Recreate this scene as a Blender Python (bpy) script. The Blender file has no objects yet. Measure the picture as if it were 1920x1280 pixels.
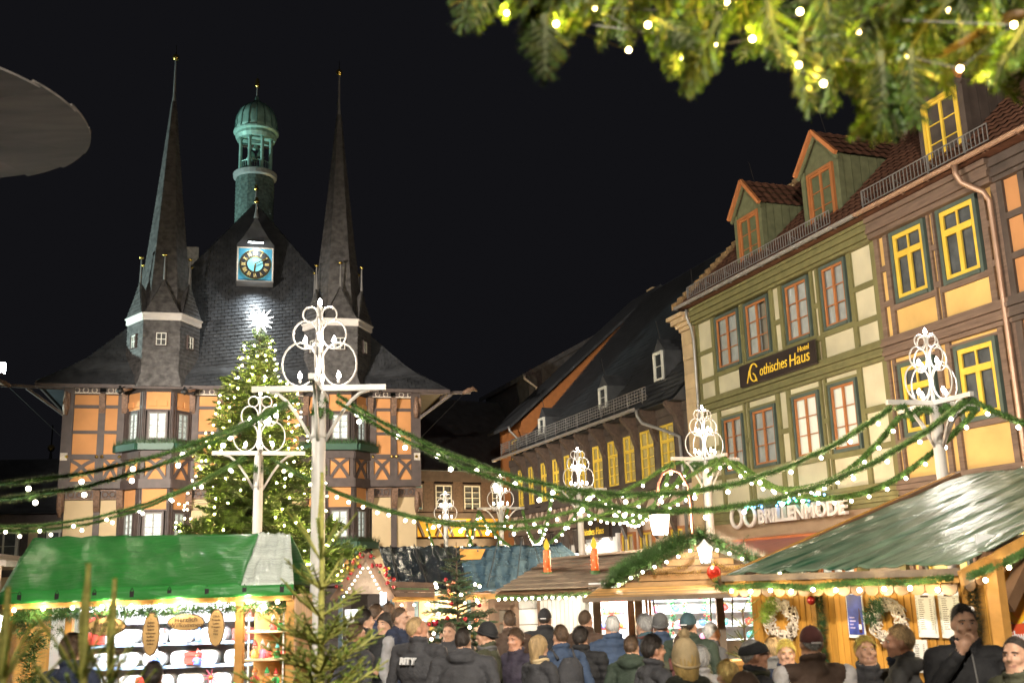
import bpy, math, random
from math import sin, cos, pi, radians as RAD, sqrt, atan2
from mathutils import Vector, Matrix, noise
V = Vector
SC = bpy.context.scene
COL = SC.collection
rnd = random.Random(7)

# ------------------------------------------------------------------ camera, world, exposure
PITCH, ROLL, EYE = RAD(12.888), RAD(-1.811), 2.05
FW = V((0, cos(PITCH), sin(PITCH))); UP0 = V((0, -sin(PITCH), cos(PITCH))); RT0 = V((1, 0, 0))
RTV = cos(ROLL)*RT0 + sin(ROLL)*UP0
UPV = -sin(ROLL)*RT0 + cos(ROLL)*UP0
cam_data = bpy.data.cameras.new('camera')
cam = bpy.data.objects.new('camera', cam_data); COL.objects.link(cam)
cam.matrix_world = Matrix((RTV, UPV, -FW)).transposed().to_4x4()
cam.location = (0, 0, EYE)
cam_data.sensor_width = 36; cam_data.lens = 36.82
cam_data.clip_start = 0.05; cam_data.clip_end = 2000
cam_data.dof.use_dof = True; cam_data.dof.focus_distance = 22; cam_data.dof.aperture_fstop = 2.6
cam_data.dof.aperture_blades = 9
SC.camera = cam
SC.render.engine = 'CYCLES'
cy = SC.cycles
cy.use_denoising = True
try: cy.denoiser = 'OPENIMAGEDENOISE'
except Exception: pass
cy.max_bounces = 5; cy.diffuse_bounces = 2; cy.glossy_bounces = 3; cy.transmission_bounces = 4; cy.transparent_max_bounces = 12
cy.sample_clamp_indirect = 1.5; cy.sample_clamp_direct = 0
cy.caustics_reflective = False; cy.caustics_refractive = False
cy.use_light_tree = True
vs = SC.view_settings
vs.view_transform = 'Standard'; vs.look = 'None'; vs.gamma = 1; vs.use_curve_mapping = False
vs.exposure = 3.0

W = bpy.data.worlds.new('World'); SC.world = W; W.use_nodes = True
wn = W.node_tree.nodes; wl = W.node_tree.links
bg = wn['Background']
sky = wn.new('ShaderNodeTexSky'); sky.sky_type = 'NISHITA'; sky.sun_disc = False
sky.sun_elevation = RAD(-4); sky.sun_rotation = RAD(200)
mixw = wn.new('ShaderNodeMixRGB'); mixw.blend_type = 'ADD'; mixw.inputs[0].default_value = 0.002
mixw.inputs[1].default_value = (0.00072, 0.00072, 0.0009, 1)
wl.new(sky.outputs[0], mixw.inputs[2]); wl.new(mixw.outputs[0], bg.inputs[0])
bg.inputs[1].default_value = 1.0

# ------------------------------------------------------------------ pixel ray -> world (photo pixels 1920x1280)
FPX = 1963.63
def ray(x, y): return RTV*((x-960)/FPX) - UPV*((y-640)/FPX) + FW
def at(x, y, Y):
    d = ray(x, y); return V((0, 0, EYE)) + d*(Y/d.y)

# ------------------------------------------------------------------ materials
MATS = {}
def M(name, col=(.5, .5, .5), rough=.7, metal=0, var=.12, scale=3.0, stretch=(1, 1, 1), bump=0, bscale=40,
      rand=.08, emit=None, es=0, spec=.5, coat=0, alpha=None, trans=0, sub=None):
    if name in MATS: return MATS[name]
    m = bpy.data.materials.new(name); m.use_nodes = True
    nt = m.node_tree; N = nt.nodes; L = nt.links
    b = N['Principled BSDF']
    b.inputs['Roughness'].default_value = rough; b.inputs['Metallic'].default_value = metal
    b.inputs['Specular IOR Level'].default_value = spec
    if coat: b.inputs['Coat Weight'].default_value = coat; b.inputs['Coat Roughness'].default_value = .15
    geo = N.new('ShaderNodeNewGeometry')
    mp = N.new('ShaderNodeMapping'); mp.inputs['Scale'].default_value = stretch
    L.new(geo.outputs['Position'], mp.inputs[0])
    nz = N.new('ShaderNodeTexNoise'); nz.inputs['Scale'].default_value = scale; nz.inputs['Detail'].default_value = 6
    L.new(mp.outputs[0], nz.inputs['Vector'])
    mr = N.new('ShaderNodeMapRange'); mr.inputs['From Min'].default_value = .3; mr.inputs['From Max'].default_value = .7
    mr.inputs['To Min'].default_value = 1-var; mr.inputs['To Max'].default_value = 1+var
    L.new(nz.outputs[0], mr.inputs[0])
    oi = N.new('ShaderNodeObjectInfo')
    mo = N.new('ShaderNodeMapRange'); mo.inputs['To Min'].default_value = 1-rand; mo.inputs['To Max'].default_value = 1+rand
    L.new(oi.outputs['Random'], mo.inputs[0])
    mu = N.new('ShaderNodeMath'); mu.operation = 'MULTIPLY'
    L.new(mr.outputs[0], mu.inputs[0]); L.new(mo.outputs[0], mu.inputs[1])
    vm = N.new('ShaderNodeVectorMath'); vm.operation = 'SCALE'; vm.inputs[0].default_value = col[:3]
    L.new(mu.outputs[0], vm.inputs['Scale']); L.new(vm.outputs[0], b.inputs['Base Color'])
    if bump:
        n2 = N.new('ShaderNodeTexNoise'); n2.inputs['Scale'].default_value = bscale; n2.inputs['Detail'].default_value = 4
        L.new(mp.outputs[0], n2.inputs['Vector'])
        bp = N.new('ShaderNodeBump'); bp.inputs['Strength'].default_value = bump; bp.inputs['Distance'].default_value = .02
        L.new(n2.outputs[0], bp.inputs['Height']); L.new(bp.outputs[0], b.inputs['Normal'])
    if emit:
        b.inputs['Emission Color'].default_value = (*emit, 1); b.inputs['Emission Strength'].default_value = es
    if trans: b.inputs['Transmission Weight'].default_value = trans
    MATS[name] = m
    return m
def glow(name, col, s, sample=True):
    if name in MATS: return MATS[name]
    m = bpy.data.materials.new(name); m.use_nodes = True
    N = m.node_tree.nodes; N.clear()
    o = N.new('ShaderNodeOutputMaterial'); e = N.new('ShaderNodeEmission')
    e.inputs[0].default_value = (*col, 1); e.inputs[1].default_value = s
    m.node_tree.links.new(e.outputs[0], o.inputs[0])
    if not sample: m.cycles.emission_sampling = 'NONE'
    MATS[name] = m; return m
def glass(name, tint=(.9, .95, 1), refl=.25, rough=.04):
    m = bpy.data.materials.new(name); m.use_nodes = True
    N = m.node_tree.nodes; L = m.node_tree.links; N.clear()
    o = N.new('ShaderNodeOutputMaterial'); mx = N.new('ShaderNodeMixShader')
    t = N.new('ShaderNodeBsdfTransparent'); t.inputs[0].default_value = (*tint, 1)
    g = N.new('ShaderNodeBsdfGlossy'); g.inputs['Roughness'].default_value = rough
    lw = N.new('ShaderNodeLayerWeight'); lw.inputs[0].default_value = refl
    L.new(lw.outputs['Fresnel'], mx.inputs[0]); L.new(t.outputs[0], mx.inputs[1]); L.new(g.outputs[0], mx.inputs[2])
    L.new(mx.outputs[0], o.inputs[0]); MATS[name] = m; return m

# ------------------------------------------------------------------ object helpers
def tag(o, label=None, cat=None, group=None, kind=None):
    if label: o['label'] = label
    if cat: o['category'] = cat
    if group: o['group'] = group
    if kind: o['kind'] = kind
    return o
def T(name, label, cat, loc=(0, 0, 0), rz=0, group=None):
    o = bpy.data.objects.new(name, None); COL.objects.link(o); o.empty_display_size = .2
    o.location = loc; o.rotation_euler = (0, 0, rz)
    return tag(o, label, cat, group)
def link(name, me, par=None, mat=None, loc=None, mw=None):
    o = bpy.data.objects.new(name, me); COL.objects.link(o)
    if par is not None: o.parent = par
    if mw is not None: o.matrix_local = mw if par is not None else mw
    elif loc is not None: o.location = loc
    if mat is not None:
        if len(me.materials) == 0: me.materials.append(None)
        o.material_slots[0].link = 'OBJECT'; o.material_slots[0].material = mat
    return o
def copy_tree(o, parent=None):
    c = o.copy(); COL.objects.link(c)
    if parent is not None: c.parent = parent
    for ch in o.children: copy_tree(ch, c)
    return c

class MB:
    def __init__(s): s.v = []; s.f = []; s.m = []; s.cur = 0
    def add(s, vs, fs):
        b = len(s.v); s.v.extend([tuple(p) for p in vs])
        for f in fs: s.f.append(tuple(i+b for i in f)); s.m.append(s.cur)
        return s
    def box(s, x0, x1, y0, y1, z0, z1, mw=None):
        P = [V((x, y, z)) for x in (x0, x1) for y in (y0, y1) for z in (z0, z1)]
        if mw: P = [mw @ p for p in P]
        return s.add(P, [(0, 1, 3, 2), (4, 6, 7, 5), (0, 4, 5, 1), (2, 3, 7, 6), (0, 2, 6, 4), (1, 5, 7, 3)])
    def bar(s, a, b, w, t, up=(0, 0, 1)):
        a = V(a); b = V(b); d = (b-a); L = d.length; d.normalize(); u = V(up)
        if abs(d.dot(u)) > .99: u = V((1, 0, 0))
        x = d.cross(u).normalized(); z = x.cross(d)
        P = [a+x*(sx*w/2)+z*(sz*t/2) for sx, sz in ((-1, -1), (1, -1), (1, 1), (-1, 1))]
        P += [p+d*L for p in P]
        return s.add(P, [(0, 3, 2, 1), (4, 5, 6, 7), (0, 1, 5, 4), (1, 2, 6, 5), (2, 3, 7, 6), (3, 0, 4, 7)])
    def tube(s, pts, r, n=6, closed=False, cap=True):
        pts = [V(p) for p in pts]; k = len(pts)
        if not hasattr(r, '__len__'): r = [r]*k
        base = len(s.v); prev = None
        for i, p in enumerate(pts):
            if closed: d = pts[(i+1) % k]-pts[i-1]
            else: d = pts[min(i+1, k-1)]-pts[max(i-1, 0)]
            d.normalize()
            if prev is None:
                a = V((0, 0, 1)) if abs(d.z) < .9 else V((1, 0, 0))
                x = d.cross(a).normalized()
            else: x = (prev-d*prev.dot(d)).normalized()
            prev = x; y = d.cross(x)
            for j in range(n):
                t = 2*pi*j/n; s.v.append(tuple(p+(x*cos(t)+y*sin(t))*r[i]))
        for i in range(k if closed else k-1):
            a = base+i*n; b = base+((i+1) % k)*n
            for j in range(n):
                s.f.append((a+j, a+(j+1) % n, b+(j+1) % n, b+j)); s.m.append(s.cur)
        if cap and not closed:
            s.f.append(tuple(base+j for j in range(n))[::-1]); s.m.append(s.cur)
            s.f.append(tuple(base+(k-1)*n+j for j in range(n))); s.m.append(s.cur)
        return s
    def lathe(s, prof, n=12, c=(0, 0, 0), phase=0, sx=1, sy=1, mw=None):
        base = len(s.v); k = len(prof)
        for r, z in prof:
            for j in range(n):
                t = 2*pi*j/n+phase; p = V((c[0]+r*cos(t)*sx, c[1]+r*sin(t)*sy, c[2]+z))
                s.v.append(tuple(mw @ p if mw else p))
        for i in range(k-1):
            a = base+i*n; b = a+n
            for j in range(n):
                s.f.append((a+j, a+(j+1) % n, b+(j+1) % n, b+j)); s.m.append(s.cur)
        if prof[0][0] > 1e-4: s.f.append(tuple(base+j for j in range(n))[::-1]); s.m.append(s.cur)
        if prof[-1][0] > 1e-4: s.f.append(tuple(base+(k-1)*n+j for j in range(n))); s.m.append(s.cur)
        return s
    def ball(s, c, r, n=8, m=5, sx=1, sy=1, sz=1):
        return s.lathe([(r*sin(pi*i/m)+(1e-5), -r*cos(pi*i/m)*sz) for i in range(m+1)], n, c, 0, sx, sy)
    def poly(s, pts, d):                        # prism: polygon extruded by vector d
        k = len(pts); P = [V(p) for p in pts]; Q = [p+V(d) for p in P]
        return s.add(P+Q, [tuple(range(k))[::-1], tuple(range(k, 2*k))]+[(i, (i+1) % k, k+(i+1) % k, k+i) for i in range(k)])
    def sheet(s, fn, nu, nv):
        b = []
        for j in range(nv+1):
            for i in range(nu+1): b.append(fn(i/nu, j/nv))
        return s.add(b, [(j*(nu+1)+i, j*(nu+1)+i+1, (j+1)*(nu+1)+i+1, (j+1)*(nu+1)+i) for j in range(nv) for i in range(nu)])
    def mesh(s, name, mats=(), smooth=False):
        me = bpy.data.meshes.new(name); me.from_pydata(s.v, [], s.f)
        for m in mats: me.materials.append(m)
        if len(mats) > 1: me.polygons.foreach_set('material_index', s.m)
        if smooth: me.polygons.foreach_set('use_smooth', [True]*len(me.polygons))
        me.update(); return me
    def build(s, name, mats, par=None, smooth=False, loc=None):
        if not isinstance(mats, (list, tuple)): mats = [mats]
        return link(name, s.mesh(name, mats, smooth), par, loc=loc)

_CUBE = {}
def cube_mesh(mat):
    if mat.name not in _CUBE:
        _CUBE[mat.name] = MB().box(-.5, .5, -.5, .5, -.5, .5).mesh('block', [mat])
    return _CUBE[mat.name]
def B(par, name, x0, x1, y0, y1, z0, z1, mat, ry=0):
    o = bpy.data.objects.new(name, cube_mesh(mat)); COL.objects.link(o)
    if par is not None: o.parent = par
    o.location = ((x0+x1)/2, (y0+y1)/2, (z0+z1)/2); o.scale = (abs(x1-x0), abs(y1-y0), abs(z1-z0))
    if ry: o.rotation_euler = (0, ry, 0)
    return o
def brace(par, name, a, b, w, y0, y1, mat):     # timber in the facade plane from (u,v) to (u,v)
    dx, dz = b[0]-a[0], b[1]-a[1]; L = sqrt(dx*dx+dz*dz)
    o = B(par, name, (a[0]+b[0])/2-L/2, (a[0]+b[0])/2+L/2, y0, y1, (a[1]+b[1])/2-w/2, (a[1]+b[1])/2+w/2, mat)
    o.rotation_euler = (0, -atan2(dz, dx), 0)
    return o
def barO(par, name, a, b, w, t, mat):           # oriented timber between 3-D points
    a = V(a); b = V(b); d = b-a; L = d.length
    q = d.to_track_quat('X', 'Z')
    o = bpy.data.objects.new(name, cube_mesh(mat)); COL.objects.link(o)
    if par is not None: o.parent = par
    o.location = (a+b)/2; o.rotation_euler = q.to_euler(); o.scale = (L, w, t)
    return o
FONT = {}
def text(name, s, size, mat, par=None, loc=(0, 0, 0), rot=(pi/2, 0, 0), ext=.005, shear=0, ax='LEFT', sx=1.0, off=0, fit=None):
    cu = bpy.data.curves.new(name, 'FONT'); cu.body = s; cu.size = size; cu.extrude = ext; cu.align_x = ax
    cu.shear = shear; cu.offset = off; cu.resolution_u = 3
    o = bpy.data.objects.new(name, cu); COL.objects.link(o)
    dg = bpy.context.evaluated_depsgraph_get()
    me = bpy.data.meshes.new_from_object(o.evaluated_get(dg)); bpy.data.objects.remove(o); bpy.data.curves.remove(cu)
    me.materials.clear(); me.materials.append(mat)
    r = link(name, me, par); r.location = loc; r.rotation_euler = rot
    if fit: xs = [v.co.x for v in me.vertices]; sx = fit/(max(xs)-min(xs))
    r.scale = (sx, 1, 1)
    return r
def point(par, name, loc, power, col=(1, .85, .65), r=.1):
    l = bpy.data.lights.new(name, 'POINT'); l.energy = power; l.color = col; l.shadow_soft_size = r
    o = bpy.data.objects.new(name, l); COL.objects.link(o); o.location = loc
    if par is not None: o.parent = par
    return o
def spot(par, name, loc, target, power, col, angle=60, blend=.6, r=.1):
    l = bpy.data.lights.new(name, 'SPOT'); l.energy = power; l.color = col; l.shadow_soft_size = r
    l.spot_size = RAD(angle); l.spot_blend = blend
    o = bpy.data.objects.new(name, l); COL.objects.link(o); o.location = loc
    o.rotation_euler = (V(target)-V(loc)).to_track_quat('-Z', 'Y').to_euler()
    if par is not None: o.parent = par
    return o

# shared materials
m_paint_w = M('white_lamp_paint', (.46, .44, .41), .4, var=.08)
m_bulb = glow('warm_bulb', (1, .84, .62), 6, False)
m_bulbw = glow('white_bulb', (1, .93, .85), 14, False)
m_bulby = glow('amber_bulb', (1, .72, .25), 9)
m_gold = M('gilding', (.85, .6, .15), .25, 1, var=.1)
m_slate = M('slate', (.055, .058, .064), .45, var=.35, scale=2.5, bump=.3, bscale=12, rand=.1)
m_slate2 = M('slate_cladding', (.085, .08, .078), .55, var=.5, scale=5, bump=.4, bscale=14, rand=.1)
m_iron = M('dark_iron', (.03, .028, .027), .5, .6)
m_zinc = M('zinc_sheet', (.36, .35, .34), .42, .5, var=.15)
m_glass = glass('window_glass', (.93, .96, .97), .14)
m_black = M('dark_interior', (.012, .012, .014), .9)
m_fir = M('fir_needles', (.035, .085, .03), .6, var=.4, scale=9, rand=.2)
m_garl = M('garland_needles', (.06, .135, .03), .6, var=.4, scale=14)
m_bark = M('bark', (.10, .065, .04), .9, var=.3, scale=14, bump=.5)
m_copper = M('verdigris_copper', (.30, .52, .45), .5, .25, var=.25, scale=3)
# ------------------------------------------------------------------ ground
def cobble_mat():
    m = M('cobblestone', (.10, .095, .09), .55, var=.3, scale=2)
    N = m.node_tree.nodes; L = m.node_tree.links
    vo = N.new('ShaderNodeTexVoronoi'); vo.feature = 'DISTANCE_TO_EDGE'; vo.inputs['Scale'].default_value = 7
    g = N.new('ShaderNodeNewGeometry'); L.new(g.outputs['Position'], vo.inputs['Vector'])
    cl = N.new('ShaderNodeMapRange'); cl.inputs['From Max'].default_value = .08; L.new(vo.outputs['Distance'], cl.inputs[0])
    bp = N.new('ShaderNodeBump'); bp.inputs['Strength'].default_value = .8; bp.inputs['Distance'].default_value = .03
    L.new(cl.outputs[0], bp.inputs['Height']); L.new(bp.outputs[0], N['Principled BSDF'].inputs['Normal'])
    return m
g = MB().add([(-400, -60, 0), (400, -60, 0), (400, 700, 0), (-400, 700, 0)], [(0, 1, 2, 3)]).build('ground', cobble_mat())
tag(g, 'dark cobbled market square under the crowd', kind='structure')

# ------------------------------------------------------------------ half-timbered facade tools
m_teal = M('teal_grey_casing', (.075, .105, .09), .55, var=.15)
m_orfr = M('orange_brown_frame', (.42, .16, .055), .5, var=.12)
m_yefr = M('yellow_frame', (.78, .54, .07), .5, var=.1)
m_whfr = M('white_frame', (.68, .68, .62), .5, var=.08)
m_curt = M('grey_net_curtain', (.42, .43, .42), .9, var=.12, scale=4)
m_curt_dark = M('dark_curtain', (.10, .105, .11), .9, var=.3, scale=4)
m_curt_lit = M('cream_lit_curtain', (.6, .58, .5), .9, emit=(1, .93, .7), es=.052, var=.05)
m_curt_yel = M('yellow_lit_curtain', (.6, .5, .25), .9, emit=(1, .74, .22), es=.05, var=.1)
m_curt_dim = M('dim_yellow_interior', (.22, .15, .05), .9, emit=(1, .72, .2), es=.04, var=.3, scale=5)
m_curt_cool = M('greenish_white_lit_pane', (.6, .62, .58), .9, emit=(.95, 1, .88), es=.06, var=.5, scale=9)
PANE = MB().add([(-.5, 0, -.5), (.5, 0, -.5), (.5, 0, .5), (-.5, 0, .5)], [(0, 1, 2, 3)]).mesh('pane', [m_glass])
_CURT = {}
def curtain_mesh(mat):
    if mat.name not in _CURT:
        _CURT[mat.name] = MB().sheet(lambda a, b: (a-.5, .5*sin(a*6*2*pi)*(.6+.4*cos(a*9)), b-.5), 36, 1).mesh('curtain', [mat], True)
    return _CURT[mat.name]
def window(par, x0, x1, z0, z1, casing, frame, curt=None, cols=2, rows=(1/3, 2/3), transom=None, cw=.08, fw=.06, bw=.022,
           y=-.06, name='window', cfrac=(0, 1)):
    w = MB()
    yb = y+.18
    w.box(x0-cw, x0, y, yb, z0-cw, z1+cw); w.box(x1, x1+cw, y, yb, z0-cw, z1+cw)
    w.box(x0, x1, y+.003, yb, z1, z1+cw); w.box(x0-.0, x1, y-.03, yb, z0-cw, z0)
    win = w.build(name, casing, par)
    f = MB(); fy0, fy1 = y+.03, y+.075
    f.box(x0, x0+fw, fy0, fy1, z0, z1); f.box(x1-fw, x1, fy0, fy1, z0, z1)
    f.box(x0+fw, x1-fw, fy0, fy1, z0, z0+fw); f.box(x0+fw, x1-fw, fy0, fy1, z1-fw, z1)
    cells = []
    ix0, ix1, iz0, iz1 = x0+fw, x1-fw, z0+fw, z1-fw
    zt = iz1
    if transom:
        zt = iz0+(iz1-iz0)*transom
        f.box(ix0, ix1, fy0-.01, fy1, zt-fw*.7, zt+fw*.7)
        tc = cols
        for i in range(tc):
            a = ix0+(ix1-ix0)*i/tc; b = ix0+(ix1-ix0)*(i+1)/tc
            if i: f.box(a-bw, a+bw, fy0+.004, fy1-.004, zt+fw*.7, iz1)
            cells.append((a, b, zt+fw*.7, iz1))
        zt -= fw*.7
    mw = fw*1.1
    for i in range(cols):
        a = ix0+(ix1-ix0)*i/cols+(mw/2 if i else 0); b = ix0+(ix1-ix0)*(i+1)/cols-(mw/2 if i < cols-1 else 0)
        if i: f.box(a-mw, a, fy0-.006, fy1, iz0, zt)
        zs = [iz0]+[iz0+(zt-iz0)*r for r in rows]+[zt]
        for k in range(len(zs)-1):
            if k: f.box(a, b, fy0+.006, fy1-.006, zs[k]-bw/2, zs[k]+bw/2)
            cells.append((a, b, zs[k]+(bw/2 if k else 0), zs[k+1]-(bw/2 if k < len(zs)-2 else 0)))
    f.build('frame', frame, win)
    for a, b, c, d in cells:
        p = link('pane', PANE, win); p.location = ((a+b)/2, y+.055, (c+d)/2); p.scale = (b-a, 1, d-c)
        p.rotation_euler = (rnd.uniform(-.006, .006), 0, rnd.uniform(-.006, .006))
    if curt:
        a = x0+(x1-x0)*cfrac[0]; b = x0+(x1-x0)*cfrac[1]
        c = link('curtain', curtain_mesh(curt), win); c.location = ((a+b)/2, y+.115, (z0+z1)/2); c.scale = (b-a, .02, z1-z0)
    return win

def storey(par, x0, x1, z0, z1, wins, mt, mp, posts=(), rails=(.36, .7), pw=.15, tw=.13, ty=-.045, top=0):
    """posts, rails and plaster panels between (x0..x1, z0..z1); wins = [(xa, xb, za, zb)]"""
    edges = [x0]
    spans = []
    for a, b, c, d in sorted(wins): spans.append((a-.1, b+.1, c, d))
    gaps = []; cur = x0
    for a, b, c, d in spans: gaps.append((cur, a)); cur = b
    gaps.append((cur, x1))
    def P(a, b, c, d):
        if b-a > .04 and d-c > .04: B(par, 'plaster_panel', a, b, .015+rnd.uniform(-.004, .004), .13, c, d, mp)
    def TM(a, b, c, d, k=0): B(par, 'timber', a, b, ty-k, .132, c, d, mt)
    for gi, (a, b) in enumerate(gaps):
        w = b-a
        if w < .06: continue
        p = min(pw, w*.3)
        TM(a, a+p, z0, z1, .004); TM(b-p, b, z0, z1, .004)
        inner = [a+p]+[q for q in posts if a+p+.15 < q < b-p-.15]+[b-p]
        for i in range(len(inner)-1):
            l = inner[i]+(p/2 if i else 0); r = inner[i+1]-(p/2 if i < len(inner)-2 else 0)
            if i: TM(inner[i]-p/2, inner[i]+p/2, z0, z1, .004)
            zs = [z0]+[z0+(z1-z0)*t for t in rails]+[z1]
            for k in range(len(zs)-1):
                lo = zs[k]+(tw/2 if k else 0); hi = zs[k+1]-(tw/2 if k < len(zs)-2 else 0)
                P(l, r, lo, hi)
                if k: TM(l, r, zs[k]-tw/2, zs[k]+tw/2)
    for a, b, c, d in spans:
        c1 = c-.08
        TM(a, b, c1-tw, c1)
        mid = (a+b)/2
        P(a, b, z0, c1-tw)
        d1 = d+.08
        if z1-d1 > tw: TM(a, b, d1, d1+tw*.5); P(a, b, d1+tw*.5, z1)

def moulded_beam(par, x0, x1, z0, z1, mat, dark, y=-.1, name='beam', n=5):
    m = MB(); h = (z1-z0)/n
    for i in range(n):
        d = [.0, .05, .02, .07, .03, .06][i % 6]
        m.box(x0, x1, y-d, .135, z0+i*h, z0+(i+1)*h-.012)
        m.box(x0, x1, y+.03, .134, z0+(i+1)*h-.012, z0+(i+1)*h)
    return m.build(name, mat, par)

def tile_roof(par, P0, ux, slope, width, length, tw, th, mat, name='roof_tiles', wave=.035, stuff=True):
    """courses of curved tiles; P0 eave corner, ux along eave, slope up the roof"""
    ux = V(ux).normalized(); sl = V(slope).normalized(); n = ux.cross(sl).normalized()
    m = MB(); rows = int(length/th); cols = int(width/tw)
    for r in range(rows):
        def fn(a, b, r=r):
            i = a*cols
            h = wave*(.5+.5*cos(2*pi*i)) + (.03*(1-b)) + .004*sin(i*12.9898+r*78.2)
            return V(P0)+ux*(a*width)+sl*((r+b*1.08)*th)+n*h
        m.sheet(fn, cols*4, 1)
    o = m.build(name, mat, par, smooth=False)
    if stuff: o['kind'] = 'stuff'
    return o

def gutter(par, x0, x1, y, z, mat, r=.07):
    m = MB()
    pts = [(r*cos(t), r*sin(t)) for t in [pi+pi*i/6 for i in range(7)]]
    m.sheet(lambda a, b: (x0+(x1-x0)*a, y+pts[min(6, int(round(b*6)))][0], z+pts[min(6, int(round(b*6)))][1]), 1, 6)
    m.tube([(x0, y-r, z), (x1, y-r, z)], .012, 5)
    for i in range(int((x1-x0)/.8)+1): m.box(x0+i*.8, x0+i*.8+.03, y-r-.01, y+r, z-r-.012, z-r+.004)
    return m.build('gutter', mat, par)
def snow_guard(par, x0, x1, y, z, h, mat, step=.11, lean=.0, grid=False):
    m = MB()
    for k in ((0, 1) if not grid else (0, .25, .5, .75, 1)): m.bar((x0, y+lean*k, z+h*k), (x1, y+lean*k, z+h*k), .022, .022)
    n = int((x1-x0)/step)
    for i in range(n+1):
        x = x0+(x1-x0)*i/n
        m.bar((x, y, z), (x, y+lean, z+h), .016, .016)
    for i in range(int((x1-x0)/1.1)+1):
        x = min(x1, x0+i*1.1); m.bar((x, y+.02, z-.1), (x, y+lean+.02, z+h), .03, .03); m.bar((x, y+.35, z+.1), (x, y+lean, z+h*.7), .02, .02)
    return m.build('snow_guard', mat, par)

# ------------------------------------------------------------------ right-hand row of houses
ROW = RAD(20.05)-pi/2
m_green_t = M('sage_green_timber', (.175, .165, .068), .6, var=.16, scale=4, stretch=(1, 1, .6), bump=.15)
m_cream = M('cream_plaster', (.55, .51, .36), .85, var=.15, scale=1.1, bump=.2, bscale=18, rand=.08)
m_brown_t = M('weathered_brown_timber', (.17, .115, .085), .7, var=.25, scale=3, stretch=(.6, .6, 6), bump=.25)
m_dark_t = M('dark_brown_timber', (.08, .06, .05), .65, var=.25, scale=3, bump=.2)
m_yelp = M('ochre_yellow_plaster', (.66, .43, .15), .85, var=.15, scale=1.1, bump=.2, bscale=18, rand=.08)
m_orp = M('orange_plaster', (.52, .25, .10), .85, var=.06, scale=1.2, bump=.08, bscale=60, rand=.03)
m_sand = M('sandstone', (.50, .37, .22), .85, var=.16, scale=2.5, bump=.3, bscale=18, rand=.1)
m_tile = M('brown_clay_tile', (.145, .062, .035), .75, var=.4, scale=6, bump=.2, rand=.15)
m_tile_or = M('orange_verge_tile', (.46, .17, .06), .7, var=.2)
m_pink = M('pinkish_plaster', (.64, .48, .38), .85, var=.06, scale=1.2)
m_copbr = M('coppery_pipe', (.42, .27, .19), .4, .5)

def drain(par, pts, r, mat, name='downpipe'):
    m = MB().tube(pts, r, 8)
    for p in pts[2:]: m.lathe([(r*1.25, -.02), (r*1.25, .02)], 8, p)
    return m.build(name, mat, par, True)

# ---- green hotel house
gh = T('half_timbered_house', 'sage green half-timbered hotel with cream panels, orange window frames and two dormers', 'house', (8.1, 25, 0), ROW)
B(gh, 'wall', -7.0, 1.5, .14, 8, 0, 10.1, M('house_core', (.3, .26, .2), .9))
gw1 = [(-5.8, -4.55, 7.97, 9.45), (-4.19, -3.02, 7.97, 9.45), (-2.24, -1.17, 7.99, 9.46), (-.62, .36, 7.98, 9.48)]
gw2 = [(-5.8, -4.75, 4.94, 6.42), (-4.27, -3.12, 4.95, 6.43), (-2.28, -1.19, 4.94, 6.45), (-.72, .32, 4.93, 6.48)]
storey(gh, -7.0, 1.5, 7.22, 9.58, gw1, m_green_t, m_cream, rails=(.24, .6))
storey(gh, -7.0, 1.5, 4.0, 6.74, gw2, m_green_t, m_cream, rails=(.3, .62))
for i, (a, b, c, d) in enumerate(gw1):
    window(gh, a+.06, b-.06, c, d, m_teal, m_orfr, [m_curt, m_curt, m_curt, m_curt][i], cfrac=[(0, 1), (0, .55), (0, 1), (0, 1)][i])
for i, (a, b, c, d) in enumerate(gw2):
    window(gh, a+.06, b-.06, c, d, m_teal, m_orfr, [m_curt, m_curt, m_curt_lit, m_curt_lit][i])
moulded_beam(gh, -7.0, 1.5, 9.58, 10.12, m_green_t, m_dark_t, -.16, 'eaves_board', 6)
moulded_beam(gh, -7.0, 1.5, 6.74, 7.22, m_green_t, m_dark_t, -.1)
moulded_beam(gh, -7.0, 1.5, 3.46, 4.0, m_green_t, m_dark_t, -.1)
# shop front under the first floor
B(gh, 'fascia', -6.9, 1.4, -.06, .13, 3.0, 3.46, M('tan_fascia', (.36, .25, .16), .7, var=.1))
for x in (-6.9, -4.9, -2.0, -.2, 1.3): B(gh, 'shop_post', x-.1, x+.1, -.07, .13, 0, 3.0, m_green_t)
window(gh, -1.75, -.4, 1.2, 2.85, m_orp, m_orfr, m_curt_cool, cols=3, rows=(.75,))
window(gh, -4.6, -2.3, 1.2, 2.85, m_orp, m_orfr, m_curt_lit, cols=4, rows=(.8,))
window(gh, -6.6, -5.1, 1.2, 2.85, m_sand, m_orfr, m_curt_yel, cols=3, rows=(.8,))
tg = B(gh, 'gilt_rail', -6.9, 1.4, -.09, -.06, 3.02, 3.06, m_copbr)
# sandstone corner pilaster with moulded cornice
for k in range(20):
    z = .3+k*.46
    B(gh, 'stone', -7.62+rnd.uniform(-.015, .015), -7.0, -.16+rnd.uniform(-.012, .012), .8, z, z+.452, m_sand)
for k, (e, z0, z1) in enumerate(((.06, 9.5, 9.62), (.14, 9.62, 9.74), (.24, 9.74, 9.9), (.34, 9.9, 10.02))):
    B(gh, 'cornice', -7.62-e, -7.0, -.16-e, .8, z0, z1-.004, m_sand)
MB().tube([(-6.95, -.32, 10.08), (-7.0, -.3, 9.85), (-6.93, -.2, 9.5), (-6.9, -.16, 9.1), (-6.9, -.16, 3.2)], .045, 8).build('downpipe', m_zinc, gh, True)
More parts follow.
